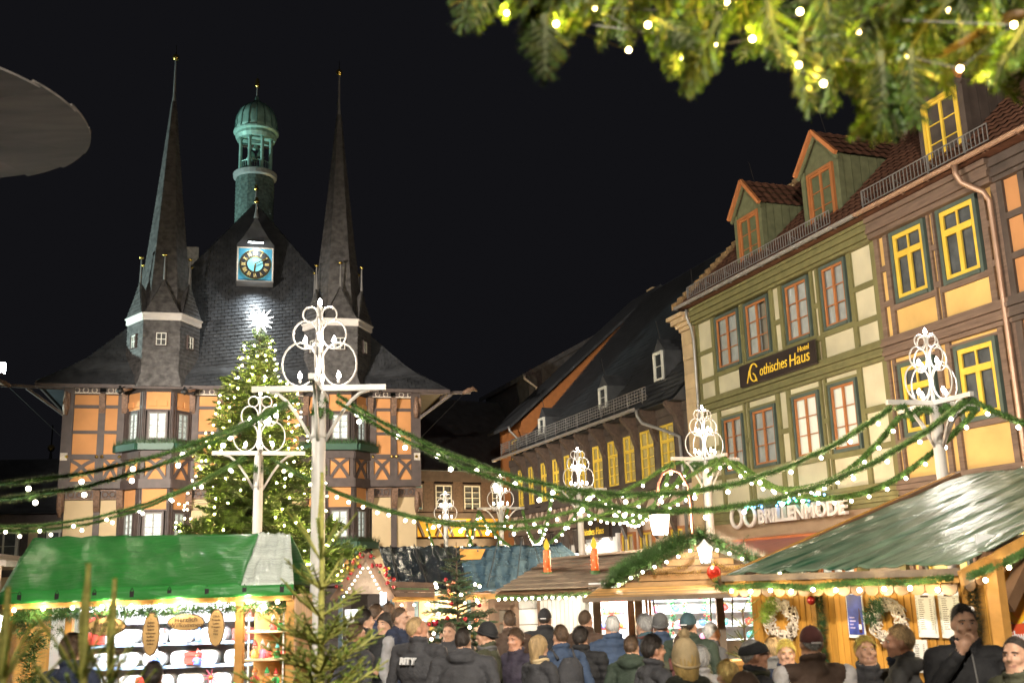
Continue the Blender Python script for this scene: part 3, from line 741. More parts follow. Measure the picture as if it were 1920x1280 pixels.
# bays
m_hallfr = M('grey_lead_glazing', (.20, .195, .18), .5)
def bay_faces(xc):
    pts = [(xc-1.3, .05), (xc-.55, -.85), (xc+.55, -.85), (xc+1.3, .05)]
    for i in range(3):
        a, b = V((*pts[i], 0)), V((*pts[i+1], 0)); d = b-a; L = d.length
        yield Matrix.Translation(a) @ Matrix.Rotation(atan2(d.y, d.x), 4, 'Z'), L, i
def bay(xc):
    MB().poly([(xc-1.28, .3, .0), (xc-1.28, .16, 0), (xc-.5, -.7, 0), (xc+.5, -.7, 0), (xc+1.28, .16, 0), (xc+1.28, .3, 0)], (0, 0, 10.2)).build('bay_core', MATS['dark_core'], th)
    for mw, L, i in bay_faces(xc):
        def fn(L=L, i=i):
            w = .38 if i != 1 else .36
            c = L/2; hw = .36 if i == 1 else .30
            storey(th, 0, L, 7.8, 9.85, [(c-hw, c+hw, 7.98, 9.02)], m_ht, m_oran, (), (.7,), pw=.16, tw=.1)
            window(th, c-hw+.03, c+hw-.03, 7.98, 9.02, m_ht, m_hallfr, m_curt_cool, cols=2, rows=(.25, .5, .75), transom=None, cw=.06, fw=.045, bw=.018)
            for q in (0, 1):     # small upper panels
                B(th, 'infill_panel', .2 if q == 0 else c+.06, c-.06 if q == 0 else L-.2, -.04, .1, 9.28, 9.5, m_oran)
            B(th, 'timber', 0, L, -.07, .13, 7.45, 7.8, m_ht)
            B(th, 'beam', -.03, L+.03, -.14, .135, 7.2, 7.45, m_ht)
            xpanel(th, .12, L-.12, 6.38, 7.2)
            B(th, 'timber', 0, .14, -.06, .134, 6.38, 7.2, m_ht); B(th, 'timber', L-.14, L, -.06, .134, 6.38, 7.2, m_ht)
            B(th, 'beam', -.05, L+.05, -.16, .135, 6.02, 6.38, m_ht)
            storey(th, 0, L, 3.5, 6.02, [(c-hw, c+hw, 4.0, 5.08)], m_ht, m_oran, (), (.25, .8), pw=.16, tw=.12)
            window(th, c-hw+.03, c+hw-.03, 4.0, 5.08, m_ht, m_hallfr, m_curt_cool, cols=2, rows=(.25, .5, .75), cw=.06, fw=.045, bw=.018)
            B(th, 'beam', -.03, L+.03, -.1, .135, 3.3, 3.5, m_ht)
            xpanel(th, .12, L-.12, 2.4, 3.3, False)
            B(th, 'beam', -.03, L+.03, -.1, .135, 2.1, 2.4, m_ht)
            for zb in (7.5, 3.55):
                fb = B(th, 'flower_box', -.12, L+.12, -.42, -.12, zb, zb+.26, m_fbox)
                gr = MB(); r2 = random.Random(int(L*100)+i)
                for _ in range(160):
                    p = V((r2.uniform(-.15, L+.15), r2.uniform(-.46, -.1), zb+.24)); d = V((r2.gauss(0, .09), r2.gauss(-.04, .07), r2.uniform(.08, .34)))
                    e = V((.016, 0, 0)); gr.add([p-e, p+e, p+d], [(0, 1, 2)])
                gr.build('window_greenery', m_fir, th)
        moved(fn, mw)
    # slate-clad octagonal turret with white cornice
    cy_ = .42; ap = 1/cos(pi/6)
    tr = MB(); z = 10.05; k = 0
    while z < 12.82:
        f = 1.42-.2*min(1, (z-10.05)/.5) if z < 10.55 else 1.22
        tr.lathe([((f+.035)*ap, z), ((f+.008)*ap, z+.17)], 6, (xc, cy_, 0), 0); z += .16; k += 1
    tr.build('turret', m_slate2, th)
    MB().lathe([(1.22*ap, 12.78), (1.3*ap, 12.84), (1.3*ap, 13.02), (1.35*ap, 13.06), (1.35*ap, 13.1), (1.1*ap, 13.12)], 6, (xc, cy_, 0), 0).build('white_cornice', M('white_cornice_paint', (.62, .58, .54), .5, var=.05), th)
    for i in range(6):
        a = -pi/2+(i-2)*pi/3
        dr = V((cos(a), sin(a), 0)); tn = V((-sin(a), cos(a), 0)); o = V((xc, cy_, 0))
        # gablet spirelet on each side
        b0 = o+dr*1.3+V((0, 0, 13.1)); ap_ = o+dr*1.12+V((0, 0, 14.6))
        g_ = MB(); n = 9
        for q in range(n):
            t0, t1 = q/n, (q+1)/n
            def pt(t, s): return b0+(ap_-b0)*t+tn*s*.7*(1-t)**1.2+dr*(.02)
            g_.add([pt(t0, -1)+dr*.03, pt(t0, 1)+dr*.03, pt(t1, 1), pt(t1, -1)], [(0, 1, 2, 3)])
        for s in (-1, 1):
            g_.add([b0+tn*s*.7, ap_, o+dr*.3+V((0, 0, 13.5))], [(0, 1, 2)])
        g_.build('gablet', m_slate2, th)
        MB().tube([ap_-V((0, 0, .05)), ap_+V((0, 0, .95))], [.05, .025], 6).build('finial_rod', m_zinc, th)
        MB().lathe([(.001, 0), (.09, .05), (.1, .1), (.02, .14)], 8, ap_+V((0, 0, .93))).build('gilded_knob', m_gold, th, True)
        if i in (1, 2, 3):
            mw = Matrix.Translation(o+dr*1.24) @ Matrix.Rotation(a+pi/2, 4, 'Z')
            moved(lambda: window(th, -.2, .2, 11.75, 12.28, m_ht, m_whfr, M('bright_turret_pane', (.6, .62, .58), .9, emit=(.9, 1, .95), es=.26, var=.3, scale=9), cols=2, rows=(.5,), y=-.08, cw=.03, fw=.035, bw=.03), mw)
    # spire in courses
    prof = [(13.1, 1.0), (13.8, .9), (15, .79), (17, .6), (19, .42), (21, .25), (22.6, .12), (22.9, .08)]
    def R(z):
        for (za, ra), (zb, rb) in zip(prof, prof[1:]):
            if z <= zb: return ra+(rb-ra)*(z-za)/(zb-za)
        return .09
    s = MB(); z = 13.1
    while z < 22.8:
        s.lathe([(R(z)*ap+.018, z), (R(z+.18)*ap, z+.18)], 6, (xc, cy_, 0), 0); z += .17
    s.build('spire', m_slate2, th)
    MB().lathe([(.1, 22.8), (.06, 23.3), (.035, 25.0)], 8, (xc, cy_, 0)).build('spire_rod', m_zinc, th)
    MB().ball((xc, cy_, 25.1), .15, 10, 8).build('gilded_ball', m_gold, th, True)
    MB().tube([(xc, cy_, 25.2), (xc, cy_, 25.7)], [.03, .008], 5).build('spire_tip', m_iron, th)
bay(3.53); bay(10.7)

# steep slate roof with bell-cast eaves
FPROF = [(-.85, 10.12), (.1, 11.0), (1.0, 12.5), (4.2, 19.9)]
SL = [(-1.05, 10.25), (.6, 11.4), (2.2, 13.1), (7.15, 19.9)]; SR = [(15.35, 10.12), (13.7, 11.3), (12.1, 13.0), (7.15, 19.9)]
def inv(pr, z):
    if z <= pr[0][1]: return pr[0][0]
    for (a, za), (b, zb) in zip(pr, pr[1:]):
        if z <= zb: return a+(b-a)*(z-za)/(zb-za)
    return pr[-1][0]
def hall_slates():
    front = MB(); side = MB(); n = 58; r2 = random.Random(5)
    zs = [10.12+(19.9-10.12)*k/n for k in range(-9, n+10)]
    for k in range(n+18):
        za, zb = zs[k], zs[k+1]+.05
        wa, wb = inv(FPROF, za), inv(FPROF, zb); la, lb = inv(SL, za), inv(SL, zb); ra, rb = inv(SR, za), inv(SR, zb)
        sw = .29; off = (k % 2)*sw/2
        x = -1.6-off
        while x < 15.8:
            q = []
            for xx, lev, hh in ((x, 0, 1), (x+sw-.02, 0, 1), (x+sw-.02, 1, 0), (x, 1, 0)):
                z_ = min(19.88, max(10.12, (za if lev == 0 else zb)+.16*(xx-7.1)))
                xx = min(max(xx, inv(SL, z_)), inv(SR, z_)); q.append((xx, inv(FPROF, z_)-(.05+.02*r2.random() if hh else .004), z_))
            if q[1][0]-q[0][0] > .04 or q[2][0]-q[3][0] > .04: front.add(q, [(0, 1, 2, 3)])
            x += sw
        if za < 10.1 or za > 19.85: continue
        for A, Bb, sg in ((la, lb, -1), (ra, rb, 1)):
            y = wa-off
            while y < 13:
                y0, y1 = max(y, wa), y+sw-.02; h = .05*sg
                if y1-y0 > .04:
                    q = [(A+h, y0, za+.01), (A+h, y1, za+.01), (Bb, max(y1, wb), zb), (Bb, max(y0, wb), zb)]
                    side.add(q if sg > 0 else q[::-1], [(0, 1, 2, 3)])
                y += sw
    for m, nm in ((front, 'front_slates'), (side, 'side_slates')):
        o = m.build(nm, m_slate, th); o['kind'] = 'stuff'
hall_slates()
rb = MB()
zz = [10.1, 11.4, 13.05, 19.85]
rings = [[(inv(SL, z)+.06, inv(FPROF, z)+.06, z), (inv(SR, z)-.06, inv(FPROF, z)+.06, z), (inv(SR, z)-.06, 13, z), (inv(SL, z)+.06, 13, z)] for z in zz]
vsr = [p for r in rings for p in r]
rb.add(vsr, [(4*i+j, 4*i+(j+1) % 4, 4*i+4+(j+1) % 4, 4*i+4+j) for i in range(3) for j in range(4)]+[(0, 3, 2, 1)])
rb.build('roof_body', m_slate, th)
# eaves board and soffit
MB().box(-1.05, 15.35, -.9, -.82, 9.98, 10.12).box(-1.05, -.97, -.82, 12, 10.08, 10.22).box(15.27, 15.35, -.82, 12, 9.96, 10.1).build('eaves_board', m_ht, th)
for x0, x1, sgn in ((-.05, -2.3, -1), (14.15, 16.3, 1)):
    barO(th, 'wind_beam', (x0, -.5, 10.0), (x1, -.7, 10.05), .12, .12, m_ht)
    barO(th, 'eaves_brace', (x0, -.1, 9.0), (x0+sgn*1.35, -.55, 9.98), .1, .1, m_ht)
    MB().tube([(x1-sgn*.3, -.6, 9.98), (x0, -.1, 8.1)], .012, 4).build('tie_rod', m_iron, th)
    MB().tube([(x1-sgn*.35, -.68, 10.02), (x1-sgn*.1, -.7, 10.12), (x1+sgn*.1, -.7, 10.22), (x1+sgn*.3, -.7, 10.12)], [.07, .12, .1, .03], 8).build('carved_beam_head', m_carv, th, True)
for x in (2.5, 4.9, 9.2):
    MB().tube([(x, -.9, 9.95), (x-.35, -1.6, 9.75)], [.05, .08], 8).build('waterspout', m_copbr, th, True)
    MB().lathe([(.02, 0), (.16, .1), (.1, .2), (.02, .34)], 8, (x-.35, -1.62, 9.6)).build('dragon_head', m_iron, th, True)
for x, z in ((.9, 11.6), (13.5, 11.5)):
    MB().box(x-.35, x+.35, 6, 6.8, z, z+1.5).build('chimney', M('dull_brick', (.2, .13, .1), .9, var=.3, scale=8), th)
MB().box(3.9, 4.6, 5.5, 6.3, 13.5, 18.0).build('chimney', MATS['dull_brick'], th)

# clock dormer
CX, CW = 7.17, 1.55
cd = MB().poly([(CX-.82, CW, 15.15), (CX+.82, CW, 15.15), (CX+.82, CW, 16.95), (CX+.55, CW, 17.3), (CX+.2, CW, 17.9), (CX, CW, 18.35), (CX-.2, CW, 17.9), (CX-.55, CW, 17.3), (CX-.82, CW, 16.95)], (0, 2.2, 0)).build('clock_dormer', m_slate, th)
m_blue = M('clock_blue', (.06, .32, .5), .4, var=.15, scale=3)
m_blk = M('clock_black', (.012, .012, .014), .4)
MB().box(CX-.74, CX+.74, CW-.08, CW, 15.28, 16.78).build('clock_panel', m_blue, cd)
cr = MB()
for a, b, c, d in ((-.78, .78, 15.24, 15.3), (-.78, .78, 16.76, 16.82), (-.78, -.72, 15.3, 16.76), (.72, .78, 15.3, 16.76)): cr.box(CX+a, CX+b, CW-.1, CW-.0, c, d)
cr.build('clock_border', m_carvw, cd)
ZC = 16.03
def ringface(r0, r1, y0, y1, mat, nm, n=40):
    m = MB(); v = []
    for r, y in ((r0, y1), (r0, y0), (r1, y0), (r1, y1)):
        v += [(CX+r*sin(2*pi*i/n), y, ZC+r*cos(2*pi*i/n)) for i in range(n)]
    f = [(k*n+i, k*n+(i+1) % n, (k+1)*n+(i+1) % n, (k+1)*n+i) for k in range(3) for i in range(n)]
    m.add(v, f); return m.build(nm, mat, cd)
ringface(.36, .64, CW-.12, CW-.08, m_blk, 'chapter_ring')
ringface(.64, .68, CW-.14, CW-.08, m_gold, 'ring_edge'); ringface(.335, .36, CW-.14, CW-.08, m_gold, 'ring_edge')
ringface(.001, .335, CW-.105, CW-.08, M('clock_pale_blue', (.16, .5, .62), .4, var=.1), 'dial_centre')
m_num = M('clock_gold', (.8, .62, .25), .4, .3)
for i, s in enumerate(['XII', 'I', 'II', 'III', 'IV', 'V', 'VI', 'VII', 'VIII', 'IX', 'X', 'XI']):
    a = 2*pi*i/12; r = .42
    t = text('numeral', s, .24, m_num, cd, (CX+r*sin(a), CW-.13, ZC+r*cos(a)), ax='CENTER', ext=.004, sx=.62, off=.006)
    t.rotation_euler = (Matrix.Rotation(a, 3, 'Y') @ Matrix.Rotation(pi/2, 3, 'X')).to_euler()
h = MB(); a = 2*pi*10/60
h.bar((CX, CW-.17, ZC), (CX+.55*sin(a), CW-.17, ZC+.55*cos(a)), .045, .02, (0, 1, 0)); h.build('minute_hand', m_gold, cd)
h = MB(); a = 2*pi*(6+10/60)/12
h.bar((CX, CW-.155, ZC), (CX+.4*sin(a), CW-.155, ZC+.4*cos(a)), .06, .02, (0, 1, 0)); h.build('hour_hand', m_gold, cd)
MB().ball((CX, CW-.17, ZC), .05, 8, 6).build('hand_boss', m_gold, cd)
MB().box(CX-.35, CX+.35, CW-.62, CW-.5, 16.9, 17.0).box(CX-.03, CX+.03, CW-.5, CW+.1, 16.96, 17.0).build('clock_lamp', m_iron, cd)
MB().box(CX-.32, CX+.32, CW-.6, CW-.52, 16.88, 16.9).build('lamp_tube', glow('clock_tube', (.9, 1, 1), 10), cd)
sp = spot(cd, 'clock_light', (CX, CW-.66, 16.86), (CX, CW-.1, 15.0), 18, (.9, 1, 1), 120, .8, .08)
spot(cd, 'clock_light', (CX, CW-.3, 15.05), (CX, CW-.05, 13.4), 42, (.88, .97, 1), 140, 1.0, .1)
MB().box(CX-.78, CX+.78, CW-.5, CW+.3, 15.12, 15.17).build('clock_sill', m_zinc, cd)
for zt, yy in ((18.35, CW+.05), (19.95, 4.2)):
    MB().lathe([(.12, zt-.1), (.05, zt+.25), (.03, zt+.6)], 8, (CX, yy, 0)).build('finial_rod', m_zinc, th)
    MB().lathe([(.001, zt+.55), (.1, zt+.62), (.12, zt+.72), (.06, zt+.78), (.09, zt+.82), (.001, zt+.9)], 8, (CX, yy, 0)).build('gilded_knob', m_gold, th, True)

# cupola
KX, KY = 7.12, 5.8
K = MB(); z = 17.0
while z < 21.75: K.lathe([(.93, z), (.905, z+.2)], 16, (KX, KY, 0)); z += .19
m_cslate = M('green_grey_slate', (.10, .15, .135), .55, var=.5, scale=7, bump=.4, bscale=16)
cup = K.build('cupola_drum', m_cslate, th)
MB().lathe([(.93, 21.68), (1.04, 21.74), (1.06, 21.95), (.98, 22.02), (.9, 22.02)], 24, (KX, KY, 0)).build('cornice', M('pale_zinc', (.42, .47, .46), .4, .4), cup)
MB().lathe([(.05, 22.0), (.9, 22.02)], 16, (KX, KY, 0)).build('lantern_floor', m_copper, cup)
for i in range(8):
    a = i*pi/4+pi/8
    MB().lathe([(.11, 22.0), (.085, 22.12), (.08, 23.55), (.11, 23.75)], 8, (KX+.78*cos(a), KY+.78*sin(a), 0)).build('column', m_copper, cup, True)
    b = (i+1)*pi/4+pi/8
    p, q = V((KX+.78*cos(a), KY+.78*sin(a), 0)), V((KX+.78*cos(b), KY+.78*sin(b), 0))
    rl = MB(); rl.tube([p+V((0, 0, 22.5)), q+V((0, 0, 22.5))], .02, 5)
    for k in range(1, 5): rl.tube([p.lerp(q, k/5)+V((0, 0, 22.0)), p.lerp(q, k/5)+V((0, 0, 22.5))], .012, 4)
    rl.build('railing', m_copper, cup)
for dx, zb, sc in ((-.2, 22.75, .8), (.22, 22.9, .65), (0, 23.3, .5)):
    MB().lathe([(.34*sc, 0), (.26*sc, .14*sc), (.17*sc, .4*sc), (.06*sc, .5*sc), (.001, .52*sc)], 12, (KX+dx, KY, zb)).build('bell', m_copper, cup, True)
MB().bar((KX-.75, KY, 23.45), (KX+.75, KY, 23.45), .1, .1).build('bell_beam', m_dark_t, cup)
MB().lathe([(.92, 23.72), (1.0, 23.9), (.98, 24.05), (1.1, 24.12), (1.1, 24.2), (.9, 24.25)], 24, (KX, KY, 0)).build('entablature', m_copper, cup)
prof = [(1.06, 24.2), (1.0, 24.45), (.99, 24.75), (.93, 25.05), (.78, 25.35), (.52, 25.6), (.25, 25.75), (.12, 25.9), (.07, 26.15)]
MB().lathe(prof, 32, (KX, KY, 0)).build('dome', m_copper, cup, True)
db = MB()
for i in range(16):
    a = 2*pi*i/16; db.tube([(KX+(r+.012)*cos(a), KY+(r+.012)*sin(a), z) for r, z in prof[:-1]], .022, 4)
db.build('dome_ribs', M('dark_copper_seam', (.07, .16, .14), .6, .2), cup)
MB().tube([(KX, KY, 26.1), (KX, KY, 26.7)], [.055, .03], 8).build('finial_rod', m_zinc, cup)
MB().lathe([(.001, 26.6), (.11, 26.68), (.14, 26.78), (.08, 26.86), (.12, 26.93), (.06, 27.02), (.09, 27.08), (.001, 27.15)], 10, (KX, KY, 0)).build('gilded_knob', m_gold, cup, True)
MB().tube([(KX, KY, 27.1), (KX, KY, 27.4)], .012, 4).build('finial_tip', m_iron, cup)

# ------------------------------------------------------------------ rear and left houses
rh = T('half_timbered_house', 'ochre half-timbered house with dark upper floor closing the square at the back', 'house', (-7.0, 56, 0), RAD(30))
B(rh, 'wall', 0, 14, .14, 8, 0, 8.2, MATS['dark_core'])
m_och = M('deep_ochre_plaster', (.60, .33, .03), .85, var=.08, scale=1.5)
rws = [(1.2+1.75*i, 2.2+1.75*i) for i in range(7)]
for i, (a, b) in enumerate(rws):
    window(rh, a, b, 5.95, 7.3, m_dark_t, m_whfr, m_curt_dark if i != 0 else M('teal_lit_curtain', (.3, .5, .45), .9, emit=(.4, 1, .8), es=.03), rows=(.25, .5, .75), bw=.03)
    B(rh, 'timber', b+.08, b+.67, -.04, .134, 5.8, 7.6, m_brk)
B(rh, 'beam', 0, 14, -.1, .135, 7.5, 8.1, m_dark_t); B(rh, 'beam', 0, 14, -.1, .135, 5.5, 5.8, m_dark_t)
for i in range(8):
    a = i*1.75; B(rh, 'plaster_panel', a+.1, a+1.65, .03, .13, 4.5, 5.5, m_och)
    B(rh, 'timber', a-.1, a+.1, -.05, .135, 4.2, 5.5, m_dark_t)
    brace(rh, 'brace', (a+.1, 5.4), (a+.5, 4.55), .14, -.03, .12, m_dark_t); brace(rh, 'brace', (a+1.65, 5.4), (a+1.25, 4.55), .14, -.03, .12, m_dark_t)
    B(rh, 'plaster_panel', a+.05, a+1.7, .05, .13, 1.0, 4.0, m_och)
    MB().poly([(a-.1, -.05, 2.4), (a-.1, -.5, 4.0), (a-.1, -.05, 4.0)], (.2, 0, 0)).build('carved_bracket', m_dark_t, rh)
    if i % 3 == 2: B(rh, 'timber', a-.12, a+.12, -.04, .135, 0, 4, m_dark_t)
B(rh, 'beam', 0, 14, -.2, .135, 4.0, 4.4, m_dark_t)
B(rh, 'plaster_panel', 0, 14, .06, .135, 0, 1.0, m_beige)
slate_roof(rh, -.4, 14.4, -.6, 8.1, 5, 13.0, .5, .35)
MB().poly([(-.4, -.55, 8.05), (-.4, 5, 12.95), (-.4, 10, 8.05)], (14.8, 0, 0)).build('roof_body', m_slate, rh)
wl = T('street_lantern', 'added warm lantern, unseen behind the right hut before the green house', 'street lantern', (5.6, 23.4, 0))  # unseen light added to warm the shop front
MB().tube([(0, 0, 0), (0, 0, 1.7)], [.06, .04], 8).build('post', m_iron, wl); MB().lathe([(.1, 1.7), (.16, 2.05)], 6).build('glass_body', glow('added_lantern_glow', (1, .7, .3), 8, False), wl); MB().lathe([(.18, 2.05), (.03, 2.18)], 6).build('cap', m_iron, wl)
point(wl, 'lantern_light', (0, -.3, 1.9), 60, (1, .72, .45), .1)
wl = T('street_lantern', 'added yellow lantern, unseen behind the black tarpaulin before the ochre house', 'street lantern', (-.6, 56.6, 0))  # unseen light added to brighten the ochre house wall
MB().tube([(0, 0, 0), (0, 0, 2.5)], [.06, .04], 8).build('post', m_iron, wl); MB().lathe([(.1, 2.5), (.16, 2.85)], 6).build('glass_body', glow('added_lantern_glow', (1, .7, .3), 8, False), wl); MB().lathe([(.18, 2.85), (.03, 3.0)], 6).build('cap', m_iron, wl)
point(wl, 'lantern_light', (0, -.3, 2.7), 420, (1, .78, .42), .1)
lh = T('half_timbered_house', 'low beige house with dark beams and white windows beside the town hall', 'house', (-29, 45, 0), RAD(8))
B(lh, 'wall', 0, 11.5, .14, 7, 0, 5.6, MATS['dark_core'])
storey(lh, 0, 11.5, 3.2, 5.1, [(6.2, 7.4, 3.6, 4.8), (8.6, 9.6, 3.6, 4.8)], m_ht, m_beige, (2, 4, 10.2), (), pw=.3)
for a, b in ((6.25, 7.35), (8.65, 9.55)): window(lh, a, b, 3.6, 4.8, m_whfr, m_whfr, m_curt_dark, rows=(.5,))
B(lh, 'beam', 0, 11.5, -.1, .135, 5.1, 5.7, m_ht); B(lh, 'beam', 0, 11.5, -.1, .135, 2.9, 3.2, m_ht)
B(lh, 'plaster_panel', 0, 11.5, .05, .135, 0, 2.9, m_beige)
slate_roof(lh, -.4, 11.9, -.6, 5.6, 3.2, 8.3, .5, .35)
MB().poly([(-.4, -.55, 5.55), (-.4, 3.2, 8.25), (-.4, 7, 5.55)], (12.3, 0, 0)).build('roof_body', m_slate, lh)
stp = T('church_steeple', 'tiny far steeple tip with a golden ball left of the town hall', 'steeple', at(92, 900, 90)*1.0)
stp.location.z = 0
zt = at(92, 840, 90).z
MB().lathe([(1.6, 0), (1.6, zt-6), (.3, zt-2), (.05, zt)], 8).build('spire', m_slate, stp)
MB().ball((0, 0, zt), .32, 8, 6).build('gilded_ball', m_gold, stp); MB().tube([(0, 0, zt), (0, 0, zt+2)], .06, 5).build('spire_rod', m_iron, stp)
# ------------------------------------------------------------------ lamp posts
HB = 4.286
LAMPS = [(-2.227, 11.816), (-4.299, 17.506), (3.722, 20.58), (1.58, 26.705), (-.513, 32.87), (-2.616, 38.595), (5.808, 14.365),
         (7.95, 8.2), (-9.0, 9.2), (-11.0, 15.0)]
LLAB = ['nearest white ring lamp post rising behind the young fir', 'white ring lamp post in front of the tall lit tree', 'white ring lamp post before the sandstone corner of the green house',
        'white ring lamp post before the dark slate roofed house', 'white ring lamp post, second smallest, over the blue tarpaulin', 'smallest and farthest white ring lamp post before the ochre house',
        'white ring lamp post in front of the yellow house', 'white ring lamp post beside the right market hut, beyond the frame', 'white ring lamp post left of the green stall, beyond the frame',
        'white ring lamp post left of the town hall view, beyond the frame', 'white ring lamp post behind the viewer, outside the frame']
LPOW = 135
def make_lamp():
    L = T('lamp_post', LLAB[0], 'lamp post', (0, 0, 0), 0, 'white ring lamp posts on the square')
    MB().lathe([(.14, 0), (.14, .5), (.1, .6), (.082, .7), (.078, 3.72), (.078, 3.74)], 14).build('pole', m_paint_w, L, True)
    MB().lathe([(.09, 3.7), (.09, 3.74), (.084, 3.76), (.072, HB-.08), (.03, HB+.02), (.02, HB+.1), (.016, HB+.9), (.028, HB+.91), (.04, HB+.94), (.02, HB+.95)], 12).build('sleeve', m_paint_w, L, True)
    for r in (0, pi/2):
        c = MB().box(-.76, .76, -.03, .03, HB-.045, HB+.02 if r == 0 else HB+.017).build('crossbar', m_paint_w, L); c.rotation_euler.z = r
    for k in range(4):
        a = k*pi/2; d = V((cos(a), sin(a), 0))
        MB().tube([d*(.07+.5*t**1.0)+V((0, 0, HB-.62+.58*sin(t*pi/2))) for t in (0, .2, .4, .6, .8, 1)], .022, 6).build('bracket', m_paint_w, L, True)
        for rc, zc, rr, rz in ((.225, .27, .2, .255), (.165, .62, .14, .165), (.11, .86, .085, .09)):
            MB().tube([d*(rc+rr*cos(t))+V((0, 0, HB+zc+rz*sin(t))) for t in [2*pi*i/20 for i in range(20)]], .0115, 6, True).build('ring', m_paint_w, L, True)
        for rc, zc, s in ((.22, .1, 1), (.165, .52, .9)):
            b = MB().lathe([(.012, -.05), (.018, -.03), (.018, -.01)], 8, d*rc+V((0, 0, HB+zc))).build('bulb_holder', m_paint_w, L)
            link('bulb', BULB_L, b, loc=d*rc+V((0, 0, HB+zc+.03)))
        MB().tube([d*.7+V((.02*cos(t), .02*sin(t)*0, HB-.07+.022*sin(t))) for t in [2*pi*i/8 for i in range(8)]], .006, 4, True).build('garland_eye', m_iron, L)
    link('bulb', BULB_L, L, loc=(0, 0, HB+1.0))
    for z in (.12, .55): pass
    l = point(L, 'lamp_light', (0, 0, HB+.4), 2.2, (1, .91, .77), .2); point(L, 'lamp_light', (0, 0, HB+1.08), 6, (1, .91, .77), .03)
    return L
BULB_L = MB().lathe([(.001, -.03), (.02, -.018), (.024, .005), (.017, .03), (.001, .058)], 8).mesh('bulb', [m_bulbw], True)
lamp0 = make_lamp()
for i, (x, y) in enumerate(LAMPS):
    o = lamp0 if i == 0 else copy_tree(lamp0)
    o.location = (x, y, 0); o.rotation_euler.z = RAD(19+rnd.uniform(-3, 3)) if i else RAD(4)
    o['label'] = LLAB[i]
def arm(i, ang, r=.72):
    o = LAMPS[i]; a = RAD(19)+ang if i else RAD(4)+ang
    return V((o[0]+r*cos(a), o[1]+r*sin(a), HB-.09))

m_garl2 = M('garland_light_needles', (.15, .27, .06), .6, var=.4, scale=14)
# ------------------------------------------------------------------ fir garlands with bulbs
BULB_G = MB().ball((0, 0, 0), .026, 8, 6).mesh('bulb', [m_bulb], True)
BULB_S = MB().ball((0, 0, 0), .029, 6, 5).mesh('bulb', [m_bulb], True)
def needles_along(m, pts, rad, dens, ln, w=.006, seed=1):
    r2 = random.Random(seed)
    for a, b in zip(pts, pts[1:]):
        a = V(a); b = V(b); d = b-a; L = d.length; d.normalize()
        x = d.cross(V((0, 0, 1))).normalized() if abs(d.z) < .95 else V((1, 0, 0)); y = x.cross(d)
        for _ in range(int(L*dens)):
            t = r2.uniform(0, 2*pi); o = x*cos(t)+y*sin(t)
            p = a+d*r2.uniform(0, L)+o*rad*.3
            q = p+o*rad*r2.uniform(.5, 1)+d*r2.uniform(-.6, .6)*ln
            e = d.cross(o).normalized()*w
            m.add([p-e, p+e, q], [(0, 1, 2)])
def garland(i, a, b, sag, label, nb, rad=.055, bm=None, grp='lit fir garlands between the lamp posts', dens=650, core=None):
    a = V(a); b = V(b); n = 28
    pts = [a.lerp(b, k/n)-V((0, 0, 4*sag*(k/n)*(1-k/n))) for k in range(n+1)]
    for p in pts: p.z += .008*sin(p.x*7+p.y*5)
    g = T('garland', label, 'garland', pts[0], 0, grp)
    P = [p-pts[0] for p in pts]
    m = MB(); m.tube(P, rad*.35, 6); needles_along(m, P, rad*1.15, dens*1.6, .03, .006, i); m.cur = 1; needles_along(m, P, rad*1.2, dens*.8, .05, .005, i+50)
    m.build('fir_rope', [m_garl, m_garl2], g)
    for k in range(nb):
        t = (k+.5)/nb*n; j = min(n-1, int(t)); p = P[j].lerp(P[j+1], t-j)
        link('bulb', bm or BULB_G, g, loc=p-V((0, 0, rad+.035)))
    return g
